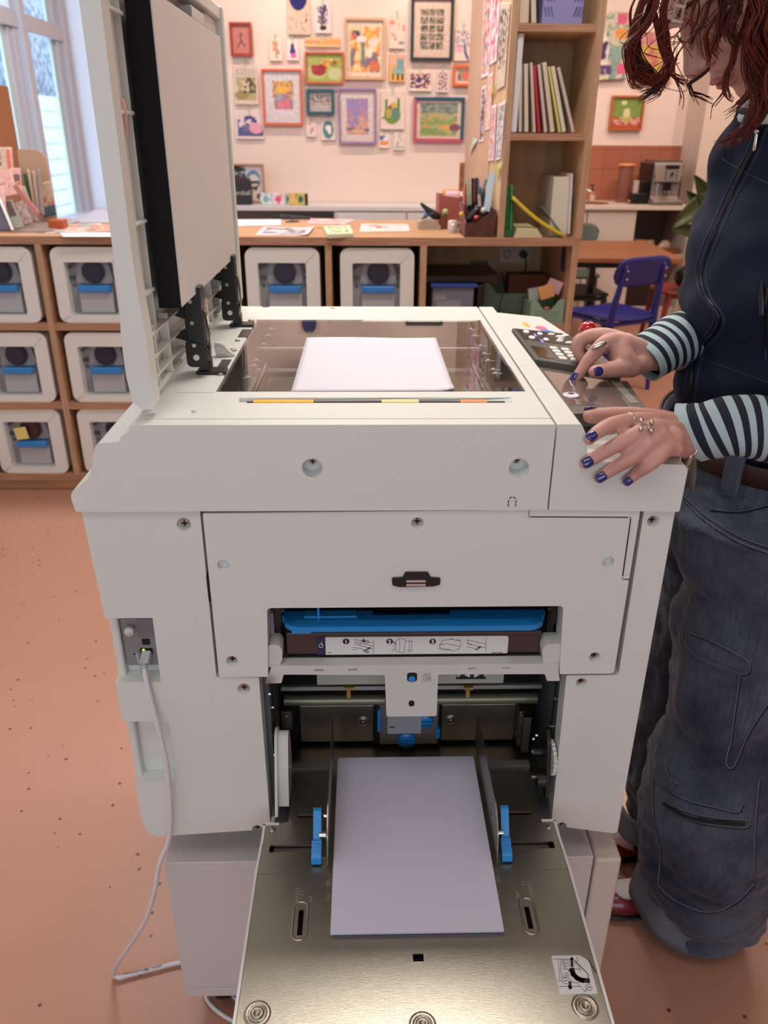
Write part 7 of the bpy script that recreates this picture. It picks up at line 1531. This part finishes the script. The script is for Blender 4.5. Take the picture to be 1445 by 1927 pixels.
sm=bo.modifiers.new('smooth','SMOOTH'); sm.factor=0.5; sm.iterations=3
SB=bvh(bo)
def hit(tree,px,py):
    d=ray(px,py).normalized(); r=tree.ray_cast(CAMP,d); return (r[0],r[1]) if r[0] is not None else (None,None)
def nail(tip_pt,dirv,up,w,l,name='fingernail'):
    d=Vector(dirv).normalized(); u=Vector(up); u=(u-d*u.dot(d)).normalized(); s=d.cross(u); c=Vector(tip_pt); r=w*0.62
    q=MB()
    def f(a,b):
        x=(a-0.5)*2; y=(b-0.5); e=1-0.25*abs(y*2)**4
        return c+s*(w/2*x*e)+u*(sqrt(max(0,1-(x*0.72)**2))*r-r*0.12)+d*(l*y*(1-0.12*x*x))-u*(0.0006+0.0022*max(0,y)**1.5)
    q.sheet(f,10,8,0,-0.0009); return q.build(name,M_nail,per)
camv=Vector((0,-0.75,0.66))
for k,w in (('index',0.0108),('middle',0.0112),('ring',0.0108),('pinky',0.0088)):
    a,b=LH[k][3],LH[k][4]; d=(b-a).normalized(); r=RAD[k][4]
    up={'index':Vector((-0.1,-0.75,0.75)),'middle':Vector((-0.25,-0.93,0.35)),'ring':Vector((-0.15,-0.95,0.3)),'pinky':Vector((-0.15,-0.95,0.3))}[k]
    n_=(up-d*up.dot(d)).normalized(); nail(b-d*0.002+n_*(r-w*0.62+0.0018),d,n_,w,0.0125 if k!='pinky' else 0.010)
d=(LH['thumb'][4]-LH['thumb'][3]).normalized(); nail(LH['thumb'][4]-d*0.001+Vector((0,0.003,0.0045)),d,(0,0.55,0.83),0.0115,0.013)
d=(RH['index'][4]-RH['index'][3]).normalized(); up=Vector((-0.75,-0.45,0.3)); n_=(up-d*up.dot(d)).normalized(); nail(RH['index'][4]+n_*0.0028-d*0.001,d,n_,0.0108,0.013)
d=(RH['thumb'][4]-RH['thumb'][3]).normalized(); up=Vector((-0.1,-0.97,0.3)); n_=(up-d*up.dot(d)).normalized(); nail(RH['thumb'][4]+n_*0.0042,d,n_,0.0122,0.0135)
# rings and bracelet
def ringon(a,b,t,R,r,name='finger_ring'):
    c=a.lerp(b,t); q=MB(); q.torus(c,R,r,(b-a),0,26,8); return q.build(name,M_silver,per)
ringon(LH['index'][1],LH['index'][2],0.55,0.0107,0.0013)
ringon(LH['middle'][1],LH['middle'][2],0.35,0.0115,0.0012)
q=MB(); c=LH['middle'][1].lerp(LH['middle'][2],0.35)+Vector((0.0,-0.0085,0.0125)); 
q.torus(c,0.0042,0.0011,(0,-0.6,0.8),0,14,6)
for a_ in range(4):
    t=a_*pi/2+0.6; q.sph(c+Vector((cos(t)*0.0085,-0.001+sin(t)*0.0066,0.001+sin(t)*0.0052)),0.0029,0,12,8)
q.build('knot_ring',M_silver,per)
rr_=ringon(RH['index'][1],RH['index'][2],0.38,0.0125,0.0013)
q=MB(); c=P(1127,651,Y=1.116); q.sph(c,(0.0125,0.003,0.0048),0,18,10,(Vector((0.86,0,0.42)),Vector((0.1,-0.95,0.2)),Vector((-0.42,0,0.86)))); q.build('oval_ring_plate',M_silver,per)
q=MB(); q.sph(P(1106,621,Y=1.19),0.0135,0,20,14); q.build('red_ring_bead',mat('red_bead','#b00f22',0.06,coat=1.0),per)
fd=Vector((1,-0.05,0.02)).normalized(); c0=LW+Vector((-0.012,-0.001,-0.004)); e1=Vector((0,-0.6,0.8)); e1=(e1-fd*e1.dot(fd)).normalized(); e2=fd.cross(e1)
for i in range(9):
    a=2*pi*i/9; c=c0+(e1*cos(a)+e2*sin(a))*0.0355; rd=(e1*cos(a)+e2*sin(a)); tg=(-e1*sin(a)+e2*cos(a)); ax=rd if i%2 else (fd*0.8+rd*0.6)
    q=MB(); pts=[]
    s2=ax.cross(tg).normalized()
    for j in range(16):
        t=2*pi*j/16; pts.append(c+tg*cos(t)*0.0145+s2*sin(t)*0.0068)
    q.tube(pts,[0.0023]*16,n=7,closed=True); q.build('bracelet_link',M_silver,per)
# ---- sleeves
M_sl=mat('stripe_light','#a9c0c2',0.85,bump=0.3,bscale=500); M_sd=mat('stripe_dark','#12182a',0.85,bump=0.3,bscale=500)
def sleeve(pts,rad,pitch,name='sleeve',off=0.0,tilt=None):
    P_=catmull([list(p)+[r] for p,r in zip(pts,rad)],40); L=0; acc=[0]
    for a,b in zip(P_,P_[1:]): L+=(Vector(b[:3])-Vector(a[:3])).length; acc.append(L)
    step=pitch/6; n=int(L/step); out=[]
    for i in range(n+1):
        s=i*L/n; k=0
        while k<len(acc)-2 and acc[k+1]<s: k+=1
        t=(s-acc[k])/max(1e-9,acc[k+1]-acc[k]); a=P_[k]; b=P_[k+1]; out.append([x*(1-t)+y*t for x,y in zip(a,b)])
    q=MB(); N=40; K=len(out)
    T_=[(Vector(out[min(i+1,K-1)][:3])-Vector(out[max(i-1,0)][:3])).normalized() for i in range(K)]
    vs=[]
    for i in range(K):
        c=Vector(out[i][:3]); r=out[i][3]; t=T_[i]; u=Vector((0,0,1)); u=(u-t*u.dot(t)).normalized(); w=t.cross(u)
        for j in range(N):
            a=2*pi*j/N; nz=noise.noise(Vector((cos(a)*1.3,sin(a)*1.3,i*step*16)))*0.10+0.05*sin(a*3+i*step*90)*noise.noise(Vector((5,i*step*20,cos(a))))
            sh=(tilt or 0)*sin(a)*0.0+(-(tilt or 0)*cos(a))*r
            vs.append(c+(u*cos(a)+w*sin(a))*r*(1+nz)+t*sh)
    fs=[];ms=[]
    for i in range(K-1):
        for j in range(N):
            fs.append((i*N+j,i*N+(j+1)%N,(i+1)*N+(j+1)%N,(i+1)*N+j)); ms.append(0 if i<5 or ((i-5+off)%6)>=3 else 1)
    o=len(q.v); q.v=[Vector(v) for v in vs]; q.f=fs; q.m=ms; q.s=[True]*len(fs)
    ob=one(q,name,[M_sl,M_sd],per); so=ob.modifiers.new('thick','SOLIDIFY'); so.thickness=0.003; so.offset=1; return ob
sleeve([P(1296,812,Y=0.934),P(1330,808,Y=0.925),P(1400,803,Y=0.915),(0.58,0.90,1.095),(0.72,0.90,1.11),(0.71,0.93,1.24),(0.63,0.985,1.35)],[0.0355,0.033,0.036,0.040,0.046,0.052,0.060],0.0145,'left_sleeve',tilt=0.32)
sleeve([P(1208,678,Y=1.165),P(1245,655,Y=1.18),P(1290,640,Y=1.205),(0.57,1.25,1.115),(0.67,1.31,1.11),(0.69,1.33,1.22),(0.63,1.28,1.35)],[0.034,0.035,0.040,0.044,0.048,0.052,0.060],0.0145,'right_sleeve',tilt=0.15)
# ---- vest
M_vest=mat('vest_navy','#0d1830',0.85,spec=0.25,sheen=0.03,bump=0.15,bscale=700)
fh=Vector((-0.94,-0.34,0)); sh_=Vector((-0.34,0.94,0))
lv=[(1344,832,0.98,1.0),(1336,800,1.0,1.0),(1327,762,1.0,1.0),(1338,715,0.97,0.98),(1352,668,0.92,0.95),(1344,600,0.97,1.0),(1346,520,1.0,1.06),(1374,450,0.98,1.10),(1396,400,0.94,1.10),(1416,345,0.86,1.08),(1424,290,0.78,1.0),(1430,250,0.68,0.80),(1434,222,0.56,0.55),(1432,200,0.52,0.44),(1434,183,0.50,0.43)]
q=MB(); N=64; rings=[]
for px,py,ka,kb in lv:
    S=P(px,py,Y=1.10); a=0.125*ka; b=0.17*kb; ext=sqrt((a*0.94)**2+(b*0.34)**2); rings.append((Vector((S.x+ext,1.13,S.z)),a,b))
rl=catmull([list(c)+[a,b] for c,a,b in rings],5)
for i,(x,y,z,a,b) in enumerate(rl):
    lean=0.0
    for j in range(N):
        t=2*pi*j/N; ct=cos(t); st=sin(t)
        nz=0.006*noise.noise(Vector((ct*2.2,st*2.2,z*9)))+0.006*noise.noise(Vector((ct*5,st*5,z*26)))
        fold=0.007*sin(z*60+ct*4+st*3)*max(0,0.35-abs(z-1.13))/0.35
        e=1.0
        zz=z+max(0,1-i/14)*(-0.03*ct-0.03*st*0.94+0.0*ct)
        q.v.append(Vector((x,y,zz))+fh*(a+nz+fold)*(abs(ct)**0.86)*(1 if ct>0 else -1)+sh_*(b+nz+fold)*(abs(st)**0.86)*(1 if st>0 else -1))
K=len(rl)
for i in range(K-1):
    for j in range(N): q.f.append((i*N+j,i*N+(j+1)%N,(i+1)*N+(j+1)%N,(i+1)*N+j)); q.m.append(0); q.s.append(True)
vest=one(q,'vest',M_vest,per); so=vest.modifiers.new('thick','SOLIDIFY'); so.thickness=0.006; so.offset=1; ss=vest.modifiers.new('sub','SUBSURF'); ss.levels=1; ss.render_levels=1
VT=bvh(vest)
def surf_path(tree,pix,r,m,name,parent,lift=0.0,sub=5,n=6,fallback=None):
    pts=[]
    for x,y in catmull([list(p) for p in pix],sub):
        h,nn=hit(tree,x,y)
        if h is None: continue
        pts.append(h+nn*lift)
    if len(pts)<2: return None
    q=MB(); q.tube(pts,r,n=n); return one(q,name,m,parent)
zp=[(1434,236),(1416,285),(1386,345),(1352,420),(1331,468),(1319,515),(1327,556),(1346,583),(1353,604),(1341,628),(1317,654),(1306,684),(1300,720),(1298,757)]
M_zip=mat('zip_black','#06080e',0.35)
z1=surf_path(VT,zp,0.0032,M_zip,'zipper',vest)
for dx in (-9,10): surf_path(VT,[(x+dx,y+ (4 if dx>0 else -2)) for x,y in zp],0.0022,mat('vest_seam','#1a2740',0.8),'zip_welt',vest,-0.0005)
pts=[]
tq=MB()
for i,(x,y) in enumerate(catmull([list(p) for p in zp],14)):
    h,nn=hit(VT,x,y)
    if h is not None and i%1==0: tq.sph(h+nn*0.0032,(0.0022,0.0012,0.0009),0,6,4)
one(tq,'zip_teeth',mat('teeth','#1d2230',0.3,metal=0.5),vest)
for a_,b__ in (((1434,238),(1430,280)),):
    h,nn=hit(VT,1433,245); h2,n2=hit(VT,1429,280)
    if h is not None and h2 is not None: q=MB(); q.tube([h+nn*0.006,h2+n2*0.007],[0.0022,0.003],n=8); q.sph(h+nn*0.006,0.004); q.build('zip_pull',M_silver,vest)
h,nn=hit(VT,1437,535); h2,n2=hit(VT,1438,588)
if h is not None and h2 is not None:
    q=MB(); q.tube([h+nn*0.005,h.lerp(h2,0.5)+nn*0.005,h2+n2*0.005],[0.002,0.0045,0.0042],n=8); q.build('pocket_pull',M_zip,vest)
surf_path(VT,[(1444,545),(1438,600),(1441,680)],0.002,M_zip,'pocket_seam',vest)
h,nn=hit(VT,1444,410)
if h is not None:
    q=MB(); ax=nn; q.sph(h+Vector((0.008,0,0)),(0.018,0.0012,0.022),0,20,10,(nn.cross(Vector((0,0,1))).normalized(),nn,nn.cross(nn.cross(Vector((0,0,1)))).normalized())); q.build('vest_logo',mat('lime_patch','#a8bf2c',0.6),vest)
surf_path(VT,[(1360,300),(1395,320),(1445,345)],0.0016,mat('vest_seam','#1a2740',0.8),'yoke_seam',vest)
surf_path(VT,[(1312,672),(1360,690),(1445,720)],0.0014,mat('vest_seam','#1a2740',0.8),'lower_seam',vest)
# collar of the striped shirt
q=MB()
for k,(dz,m_) in enumerate(((0.0,0),(0.008,1),(0.016,0))): 
    c=Vector((0.556,1.125,1.462+dz)); q.tube([c+fh*0.062*cos(2*pi*i/24)+sh_*0.066*sin(2*pi*i/24)+Vector((0,0,-0.01*cos(2*pi*i/24))) for i in range(24)],[0.007]*24,n=8,closed=True,m=m_)
one(q,'shirt_collar',[M_sl,M_sd],per)
# ---- jeans
def denim():
    m=bpy.data.materials.new('denim'); m.use_nodes=True; nt=m.node_tree; Nn=nt.nodes; L=nt.links; b=Nn['Principled BSDF']; b.inputs['Roughness'].default_value=0.85; b.inputs['Sheen Weight'].default_value=0.15
    tc=Nn.new('ShaderNodeTexCoord'); mp=Nn.new('ShaderNodeMapping'); mp.inputs['Scale'].default_value=(300,300,14); L.new(tc.outputs['Object'],mp.inputs[0])
    n=Nn.new('ShaderNodeTexNoise'); n.inputs['Scale'].default_value=1; n.inputs['Detail'].default_value=3; L.new(mp.outputs[0],n.inputs['Vector'])
    n2=Nn.new('ShaderNodeTexNoise'); n2.inputs['Scale'].default_value=5; n2.inputs['Detail'].default_value=4; L.new(tc.outputs['Object'],n2.inputs['Vector'])
    r=Nn.new('ShaderNodeValToRGB'); r.color_ramp.elements[0].position=0.36; r.color_ramp.elements[0].color=(*rgb('#0e1730'),1); r.color_ramp.elements[1].position=0.70; r.color_ramp.elements[1].color=(*rgb('#565f6e'),1); L.new(n2.outputs[0],r.inputs[0])
    mx=Nn.new('ShaderNodeMix'); mx.data_type='RGBA'; mx.blend_type='OVERLAY'; mx.inputs[0].default_value=0.75; L.new(r.outputs[0],mx.inputs[6]); L.new(n.outputs[0],mx.inputs[7]); L.new(mx.outputs[2],b.inputs['Base Color'])
    bp=Nn.new('ShaderNodeBump'); bp.inputs['Strength'].default_value=0.3; bp.inputs['Distance'].default_value=0.002; L.new(n.outputs[0],bp.inputs['Height']); L.new(bp.outputs[0],b.inputs['Normal']); return m
M_den=denim(); M_den2=mat('denim_inside','#646a73',0.9,bump=0.3,bscale=400); M_thr=mat('denim_thread','#5f656d',0.8)
zb1=P(1400,866,Y=0.955).z; zb0=P(1400,900,Y=0.955).z
q=MB()
q.sph((0.618,1.125,0.915),(0.128,0.18,0.12),0,28,18)
def Sx(px,py,Y,r): s=P(px,py,Y=Y); return Vector((s.x+r,Y,s.z))
n1=[(1272,955,0.142),(1282,1030,0.128),(1291,1105,0.118),(1279,1180,0.117),(1268,1290,0.112),(1256,1390,0.108),(1224,1450,0.122),(1208,1540,0.126),(1212,1620,0.120),(1232,1690,0.104)]
q.tube([Sx(a,b,1.055,r) for a,b,r in n1]+[Vector((0.650,1.045,0.055)),Vector((0.648,1.035,0.02))],[r for *_,r in n1]+[0.088,0.078],n=40,sub=5,rnd=False)
n2=[(1262,960,0.13),(1240,1090,0.115),(1215,1230,0.108),(1197,1370,0.102),(1186,1450,0.105),(1189,1520,0.098)]
q.tube([Sx(a,b,1.23,r) for a,b,r in n2]+[Vector((0.645,1.25,0.09))],[r for *_,r in n2]+[0.082],n=40,sub=5,rnd=False)
je=one(q,'jeans',M_den,per)
rm=je.modifiers.new('remesh','REMESH'); rm.mode='VOXEL'; rm.voxel_size=0.0055; rm.use_smooth_shade=True
sm=je.modifiers.new('smooth','SMOOTH'); sm.factor=0.5; sm.iterations=6
tx=bpy.data.textures.new('folds','CLOUDS'); tx.noise_scale=0.11; tx.noise_depth=2
dp=je.modifiers.new('folds','DISPLACE'); dp.texture=tx; dp.strength=0.036; dp.mid_level=0.5; dp.texture_coords='LOCAL'
tx2=bpy.data.textures.new('wrinkles','CLOUDS'); tx2.noise_scale=0.035; dp2=je.modifiers.new('wrinkles','DISPLACE'); dp2.texture=tx2; dp2.strength=0.012; dp2.texture_coords='LOCAL'
JT=bvh(je)
seams=[[(1280,928),(1328,972),(1385,1008),(1445,1030)],[(1283,938),(1328,982),(1385,1018),(1445,1040)],[(1336,958),(1390,962),(1445,950)],[(1283,1188),(1288,1206),(1312,1232),(1394,1268),(1408,1246),(1350,1212),(1297,1190)],[(1392,1272),(1384,1330),(1374,1400)],
 [(1445,1322),(1408,1380),(1380,1442),(1366,1434),(1374,1400)],[(1228,1464),(1262,1490),(1300,1508),(1350,1520),(1386,1528),(1396,1514)],[(1246,1508),(1280,1536),(1330,1550),(1400,1557),(1404,1544),(1340,1538),(1290,1526),(1246,1508)],[(1228,1466),(1230,1540),(1242,1600),(1238,1662)],[(1428,1470),(1420,1560),(1418,1660)],[(1238,1664),(1270,1694),(1330,1716),(1380,1700),(1418,1664)],[(1252,1435),(1258,1462),(1272,1475)]]
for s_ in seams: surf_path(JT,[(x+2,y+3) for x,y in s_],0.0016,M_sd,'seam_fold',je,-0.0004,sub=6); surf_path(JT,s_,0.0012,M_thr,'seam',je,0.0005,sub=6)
surf_path(JT,[(1292,1215),(1320,1238),(1392,1266)],0.0045,M_den,'pocket_welt',je,0.001)
surf_path(JT,[(1250,1512),(1290,1536),(1340,1546),(1398,1551)],0.0032,M_vdark,'pocket_slit',je,0.0005)
# waistband, belt, loop
def ringband(z0,z1,a,b,m,name,parent,N=48,th=0.004,c=(0.618,1.130)):
    q=MB()
    vs=[];L_=[(z0,0),(z0,th),(z1,th),(z1,0)]
    for z,o in L_:
        for j in range(N):
            t=2*pi*j/N; vs.append(Vector((c[0],c[1],z-0.03*max(0,cos(t))))+fh*(a+o)*cos(t)+sh_*(b+o)*sin(t))
    fs=[]
    for i in range(4):
        i2=(i+1)%4
        for j in range(N): fs.append((i*N+j,i2*N+j,i2*N+(j+1)%N,i*N+(j+1)%N))
    q.add(vs,fs,0,True); return one(q,name,m,parent)
ringband(zb0-0.05,zb1-0.008,0.122,0.191,M_den,'waistband',je)
be=ringband(zb0-0.008,zb1-0.004,0.127,0.197,mat('belt_brown','#3a211a',0.5),'belt',per)
BT=bvh(be)
h,nn=hit(BT,1383,884)
if h is not None:
    t_=Vector((0,0,1)).cross(nn).normalized(); q=MB(); q.sheet(lambda u,v: h+nn*(0.0045+0.002*sin(pi*v))+t_*(0.027*(u-0.5)*(1-0.25*max(0,0.15-v)/0.15))+Vector((0,0,0.062*(v-0.62))),6,12,0,0.004); q.build('belt_loop',M_den,per)
h,nn=hit(JT,1305,880)
q=MB(); c=P(1300,893,Y=0.955); q.tube([c+Vector((0,0,0.02)),c,c-Vector((-0.004,0,0.018))],[0.008,0.014,0.007],n=10,sub=4,ell=(1,0.4)); q.build('leather_tab',mat('tab_grey','#6f6b5e',0.7),per)
# turned cuffs
q=MB(); 
def cuff(c,r,z0,z1,a0,a1,tilt=0.3,fl=1.1):
    def f(u,v):
        a=a0+(a1-a0)*u; rr=r*(1+(fl-1)*(1-v))+0.003*sin(a*7); return Vector((c[0]+rr*cos(a),c[1]+rr*sin(a),z0+(z1-z0)*v+tilt*(rr*cos(a))*0.5))
    q=MB(); q.sheet(f,30,6,0,0.004); return one(q,'trouser_cuff',M_den2,per)
cuff((0.640,1.075),0.100,0.03,0.150,radians(150),radians(250),-0.55,1.14)
cuff((0.625,1.25),0.092,0.105,0.165,radians(130),radians(300),0.25,1.05)
# shoes and socks
M_shoe=mat('shoe_red','#6e0f1c',0.3,coat=0.4); M_sock=mat('sock_white','#c9bfbb',0.9)
def shoe(y,x0):
    q=MB(); q.tube([(x0+0.03,y+0.004,0.027),(x0+0.075,y,0.03),(x0+0.13,y,0.030),(x0+0.19,y,0.034),(x0+0.222,y,0.036)],[0.024,0.038,0.034,0.031,0.026],n=24,sub=5,ell=(0.78,1.0),up=(0,0,1)); s=one(q,'shoe',M_shoe,per)
    cu=MB(); cu.prism(roundpoly([(x0+0.07,y-0.026),(x0+0.26,y-0.022),(x0+0.26,y+0.022),(x0+0.07,y+0.026)],0.02),'z',0.045,0.12); bake(s,cu)
    q=MB(); q.tube([(x0+0.13,y-0.034,0.035),(x0+0.132,y-0.024,0.062),(x0+0.133,y,0.073),(x0+0.132,y+0.024,0.062),(x0+0.13,y+0.034,0.035)],0.0065,n=8,sub=5,ell=(0.4,1)); one(q,'shoe_strap',M_shoe,s)
    q=MB(); q.sph((x0+0.131,y-0.035,0.052),(0.0075,0.004,0.0075)); one(q,'strap_button',M_dark,s)
    q=MB(); q.tube([(x0+0.02,y+0.003,0.009),(x0+0.08,y,0.009),(x0+0.225,y,0.009)],[0.02,0.038,0.028],n=24,sub=5,ell=(0.22,1.02),up=(0,0,1)); one(q,'sole',M_dark,s)
    q=MB(); q.tube([(x0+0.085,y,0.04),(x0+0.14,y,0.046),(x0+0.185,y,0.07),(x0+0.205,y,0.16)],[0.026,0.028,0.036,0.036],n=18,sub=5); one(q,'sock',M_sock,per)
shoe(1.112,0.432); shoe(1.25,0.45)
# ---- hair
M_h1=mat('hair_auburn','#4c1710',0.4,spec=0.35,var=0.35,vscale=40,stretch=(8,8,1),vcol='#742718'); M_h2=mat('hair_dark','#34100b',0.45,spec=0.3,var=0.3,vscale=40,vcol='#521a10')
rh=random.Random(11); hair=MB(); hair2=MB()
def strandbundle(mb,pts,width,n,r0,curl=0.004,freq=2.0,spread_end=1.6,m=0):
    P_=[Vector(p) for p in pts]
    for k in range(n):
        a=rh.uniform(0,2*pi); rad=width*sqrt(rh.random()); off=Vector((cos(a)*rad,rh.uniform(-1,1)*rad,sin(a)*rad)); ph=rh.uniform(0,6.28); out=[]; rs=[]
        L=len(P_)-1
        tl=rh.uniform(0.82,1.0)
        for i,p in enumerate(P_):
            t=i/L
            out.append(p+off*(0.55+(spread_end-0.55)*t)*1.0+Vector((cos(ph+freq*i),sin(ph*1.3+freq*i),sin(ph+freq*i+1))) *curl*(0.3+t))
            rs.append(r0*(1-0.75*t**1.5))
        cut=max(3,int(len(out)*tl)); mb.tube(out[:cut+0],rs[:cut],n=4,sub=4,rnd=False,m=m)
def px(*a,Y=1.08): return [P(x,y,Y=Y+(0.012*i if False else 0)) for i,(x,y) in enumerate(a)]
G=[([(1232,-45),(1206,20),(1188,75),(1190,122),(1214,150),(1243,142),(1262,114),(1262,88)],1.05,0.009,26),
   ([(1240,-45),(1216,25),(1200,75),(1203,118),(1228,146),(1242,160),(1226,176),(1200,187)],1.06,0.009,26),
   ([(1250,-40),(1230,20),(1205,60),(1180,95),(1182,135),(1198,162),(1216,160)],1.04,0.007,18),
   ([(1262,-30),(1248,30),(1250,80),(1262,118),(1244,152),(1218,176),(1198,190)],1.07,0.008,26),
   ([(1218,-40),(1190,15),(1182,60),(1172,105)],1.05,0.003,4),
   ([(1226,10),(1234,50),(1248,90),(1256,128),(1246,150)],1.07,0.006,14),
   ([(1270,112),(1266,138),(1282,154),(1300,160)],1.06,0.003,8),
   ([(1332,128),(1312,148),(1297,160),(1302,174),(1322,180),(1348,194)],1.05,0.003,9),
   ([(1345,-20),(1325,30),(1306,70),(1304,100)],1.01,0.003,9),
   ([(1385,-10),(1348,30),(1330,70),(1332,105),(1338,135)],1.0,0.004,12),
   ([(1400,-10),(1372,30),(1352,60),(1345,85),(1362,110)],0.99,0.008,22),
   ([(1420,-10),(1400,40),(1388,75),(1380,110),(1364,140),(1368,175),(1376,190)],0.99,0.006,18),
   ([(1430,-10),(1412,40),(1404,90),(1410,130),(1414,165),(1394,198),(1362,222)],0.985,0.008,28),
   ([(1450,60),(1428,110),(1420,150),(1428,190),(1410,225),(1380,255),(1346,272)],1.02,0.011,46),
   ([(1465,100),(1442,150),(1434,200),(1422,232),(1396,255),(1352,274)],1.04,0.010,40),
   ([(1450,0),(1428,40),(1440,90),(1432,130),(1448,180)],0.98,0.014,40),
   ([(1470,0),(1450,50),(1462,100),(1452,150),(1470,200)],0.97,0.016,44),
   ([(1410,-30),(1424,20),(1408,60),(1424,100),(1446,140)],0.97,0.012,34),
   ([(1370,-20),(1388,20),(1374,60),(1392,90)],0.97,0.012,34),
   ([(1345,-30),(1362,10),(1352,45),(1368,75)],0.98,0.009,24)]
for pts,Yv,w,n in G:
    dense=catmull([list(p) for p in pts],3); ph_=rh.uniform(0,6); strandbundle(hair,[P(x+3*sin(ph_+i*0.9),y,Y=Yv+0.0012*i) for i,(x,y) in enumerate(dense)],w*0.72,int(n*1.15),0.0010,0.0022,0.22,1.0,0 if rh.random()<0.75 else 1)
# long curls growing from the scalp and hanging down
for k in range(150):
    th=rh.uniform(0,2*pi); uu=rh.uniform(-0.35,1.0); cr=sqrt(1-min(1,uu*uu)); f=cr*cos(th); s=cr*sin(th)
    if f>0.0 and uu<0.75: continue
    if f>0.1: continue
    root=HC+Ff*(-0.012+0.098*f)+Ss*(0.078*s)+Uu*(0.035+0.09*uu); nrm=(root-HC).normalized()
    L=rh.uniform(0.10,0.20); p=root.copy(); v=nrm*0.6+Vector((0.15*(1 if nrm.x>-0.2 else -1)*0.6,0,0.1)); pts=[p.copy()]; ph=rh.uniform(0,6.28); fr=rh.uniform(0.9,1.5); am=rh.uniform(0.006,0.012)
    for i in range(12):
        v=v*0.62+Vector((0,0,-0.42)); p=p+v.normalized()*L/12
        dd=p-HC
        lf=dd.dot(Ff); ls_=dd.dot(Ss); lu=dd.dot(Uu)
        e=sqrt((lf/0.108)**2+(ls_/0.088)**2+((lu-0.02)/0.112)**2)
        if e<1: p=HC+dd/max(e,0.3)
        if lf>0.02 and abs(ls_)<0.055 and lu<0.05: p+=Ss*(0.02 if ls_>0 else -0.02)
        pts.append(p+Vector((cos(ph+fr*i),sin(ph+fr*i),0))*am*min(1,i/4))
    strandbundle(hair,pts,0.004,3,0.0014,0.002,0.7,1.6,rh.randint(0,1))
cap=MB(); cap.sph(HC+Ff*(-0.022)+Uu*0.040,(0.100,0.084,0.092),0,28,18,AX)
for k in range(10):
    x0=rh.uniform(1190,1300); y0=rh.uniform(-20,60); a=rh.uniform(0,6.28); pp=[(x0+rh.uniform(10,34)*sin(a+i*1.1)+i*rh.uniform(-3,5),y0+i*rh.uniform(14,24)) for i in range(7)]
    hair.tube([P(x,y,Y=1.03+0.004*i) for i,(x,y) in enumerate(pp)],[0.0005]*7,n=4,sub=5,rnd=False,m=0)
one(hair,'hair',[M_h1,M_h2],per); one(cap,'hair_cap',M_h2,per)
c=P(1279,12,Y=0.985); q=MB(); a=Vector((-0.12,-0.1,-0.98)).normalized(); b_=a.cross(Vector((0,-1,0))).normalized(); nn=a.cross(b_)
for s_ in (-1,1): q.bar(c-a*0.016+b_*0.0045*s_,c+a*0.014+b_*0.0045*s_,0.0028,0.0028)
for t in (-0.016,0.0,0.014): q.bar(c+a*t-b_*0.006,c+a*t+b_*0.006,0.003,0.003)
one(q,'hair_clip',M_silver,per)
# lips, lashes and brows
q=MB(); q.tube([Hd(0.0885,-0.0545,-0.019),Hd(0.098,-0.053,-0.008),Hd(0.098,-0.053,0.008),Hd(0.0885,-0.0545,0.019)],[0.001,0.003,0.003,0.001],n=8,sub=4); q.tube([Hd(0.088,-0.0595,-0.019),Hd(0.0965,-0.062,0),Hd(0.088,-0.0595,0.019)],[0.001,0.0036,0.001],n=8,sub=4); one(q,'lips',mat('lips','#b5676a',0.4),per)
for s_ in (-1,1):
    q=MB(); q.tube([Hd(0.083,0.012,0.020*s_),Hd(0.086,0.008,0.032*s_),Hd(0.078,0.010,0.046*s_)],0.0014,n=6,sub=4); one(q,'eyelashes',M_dark,per)
    q=MB(); q.tube([Hd(0.093,0.036,0.012*s_),Hd(0.091,0.041,0.032*s_),Hd(0.077,0.036,0.052*s_)],[0.002,0.003,0.0015],n=6,sub=4); one(q,'eyebrow',M_h2,per)
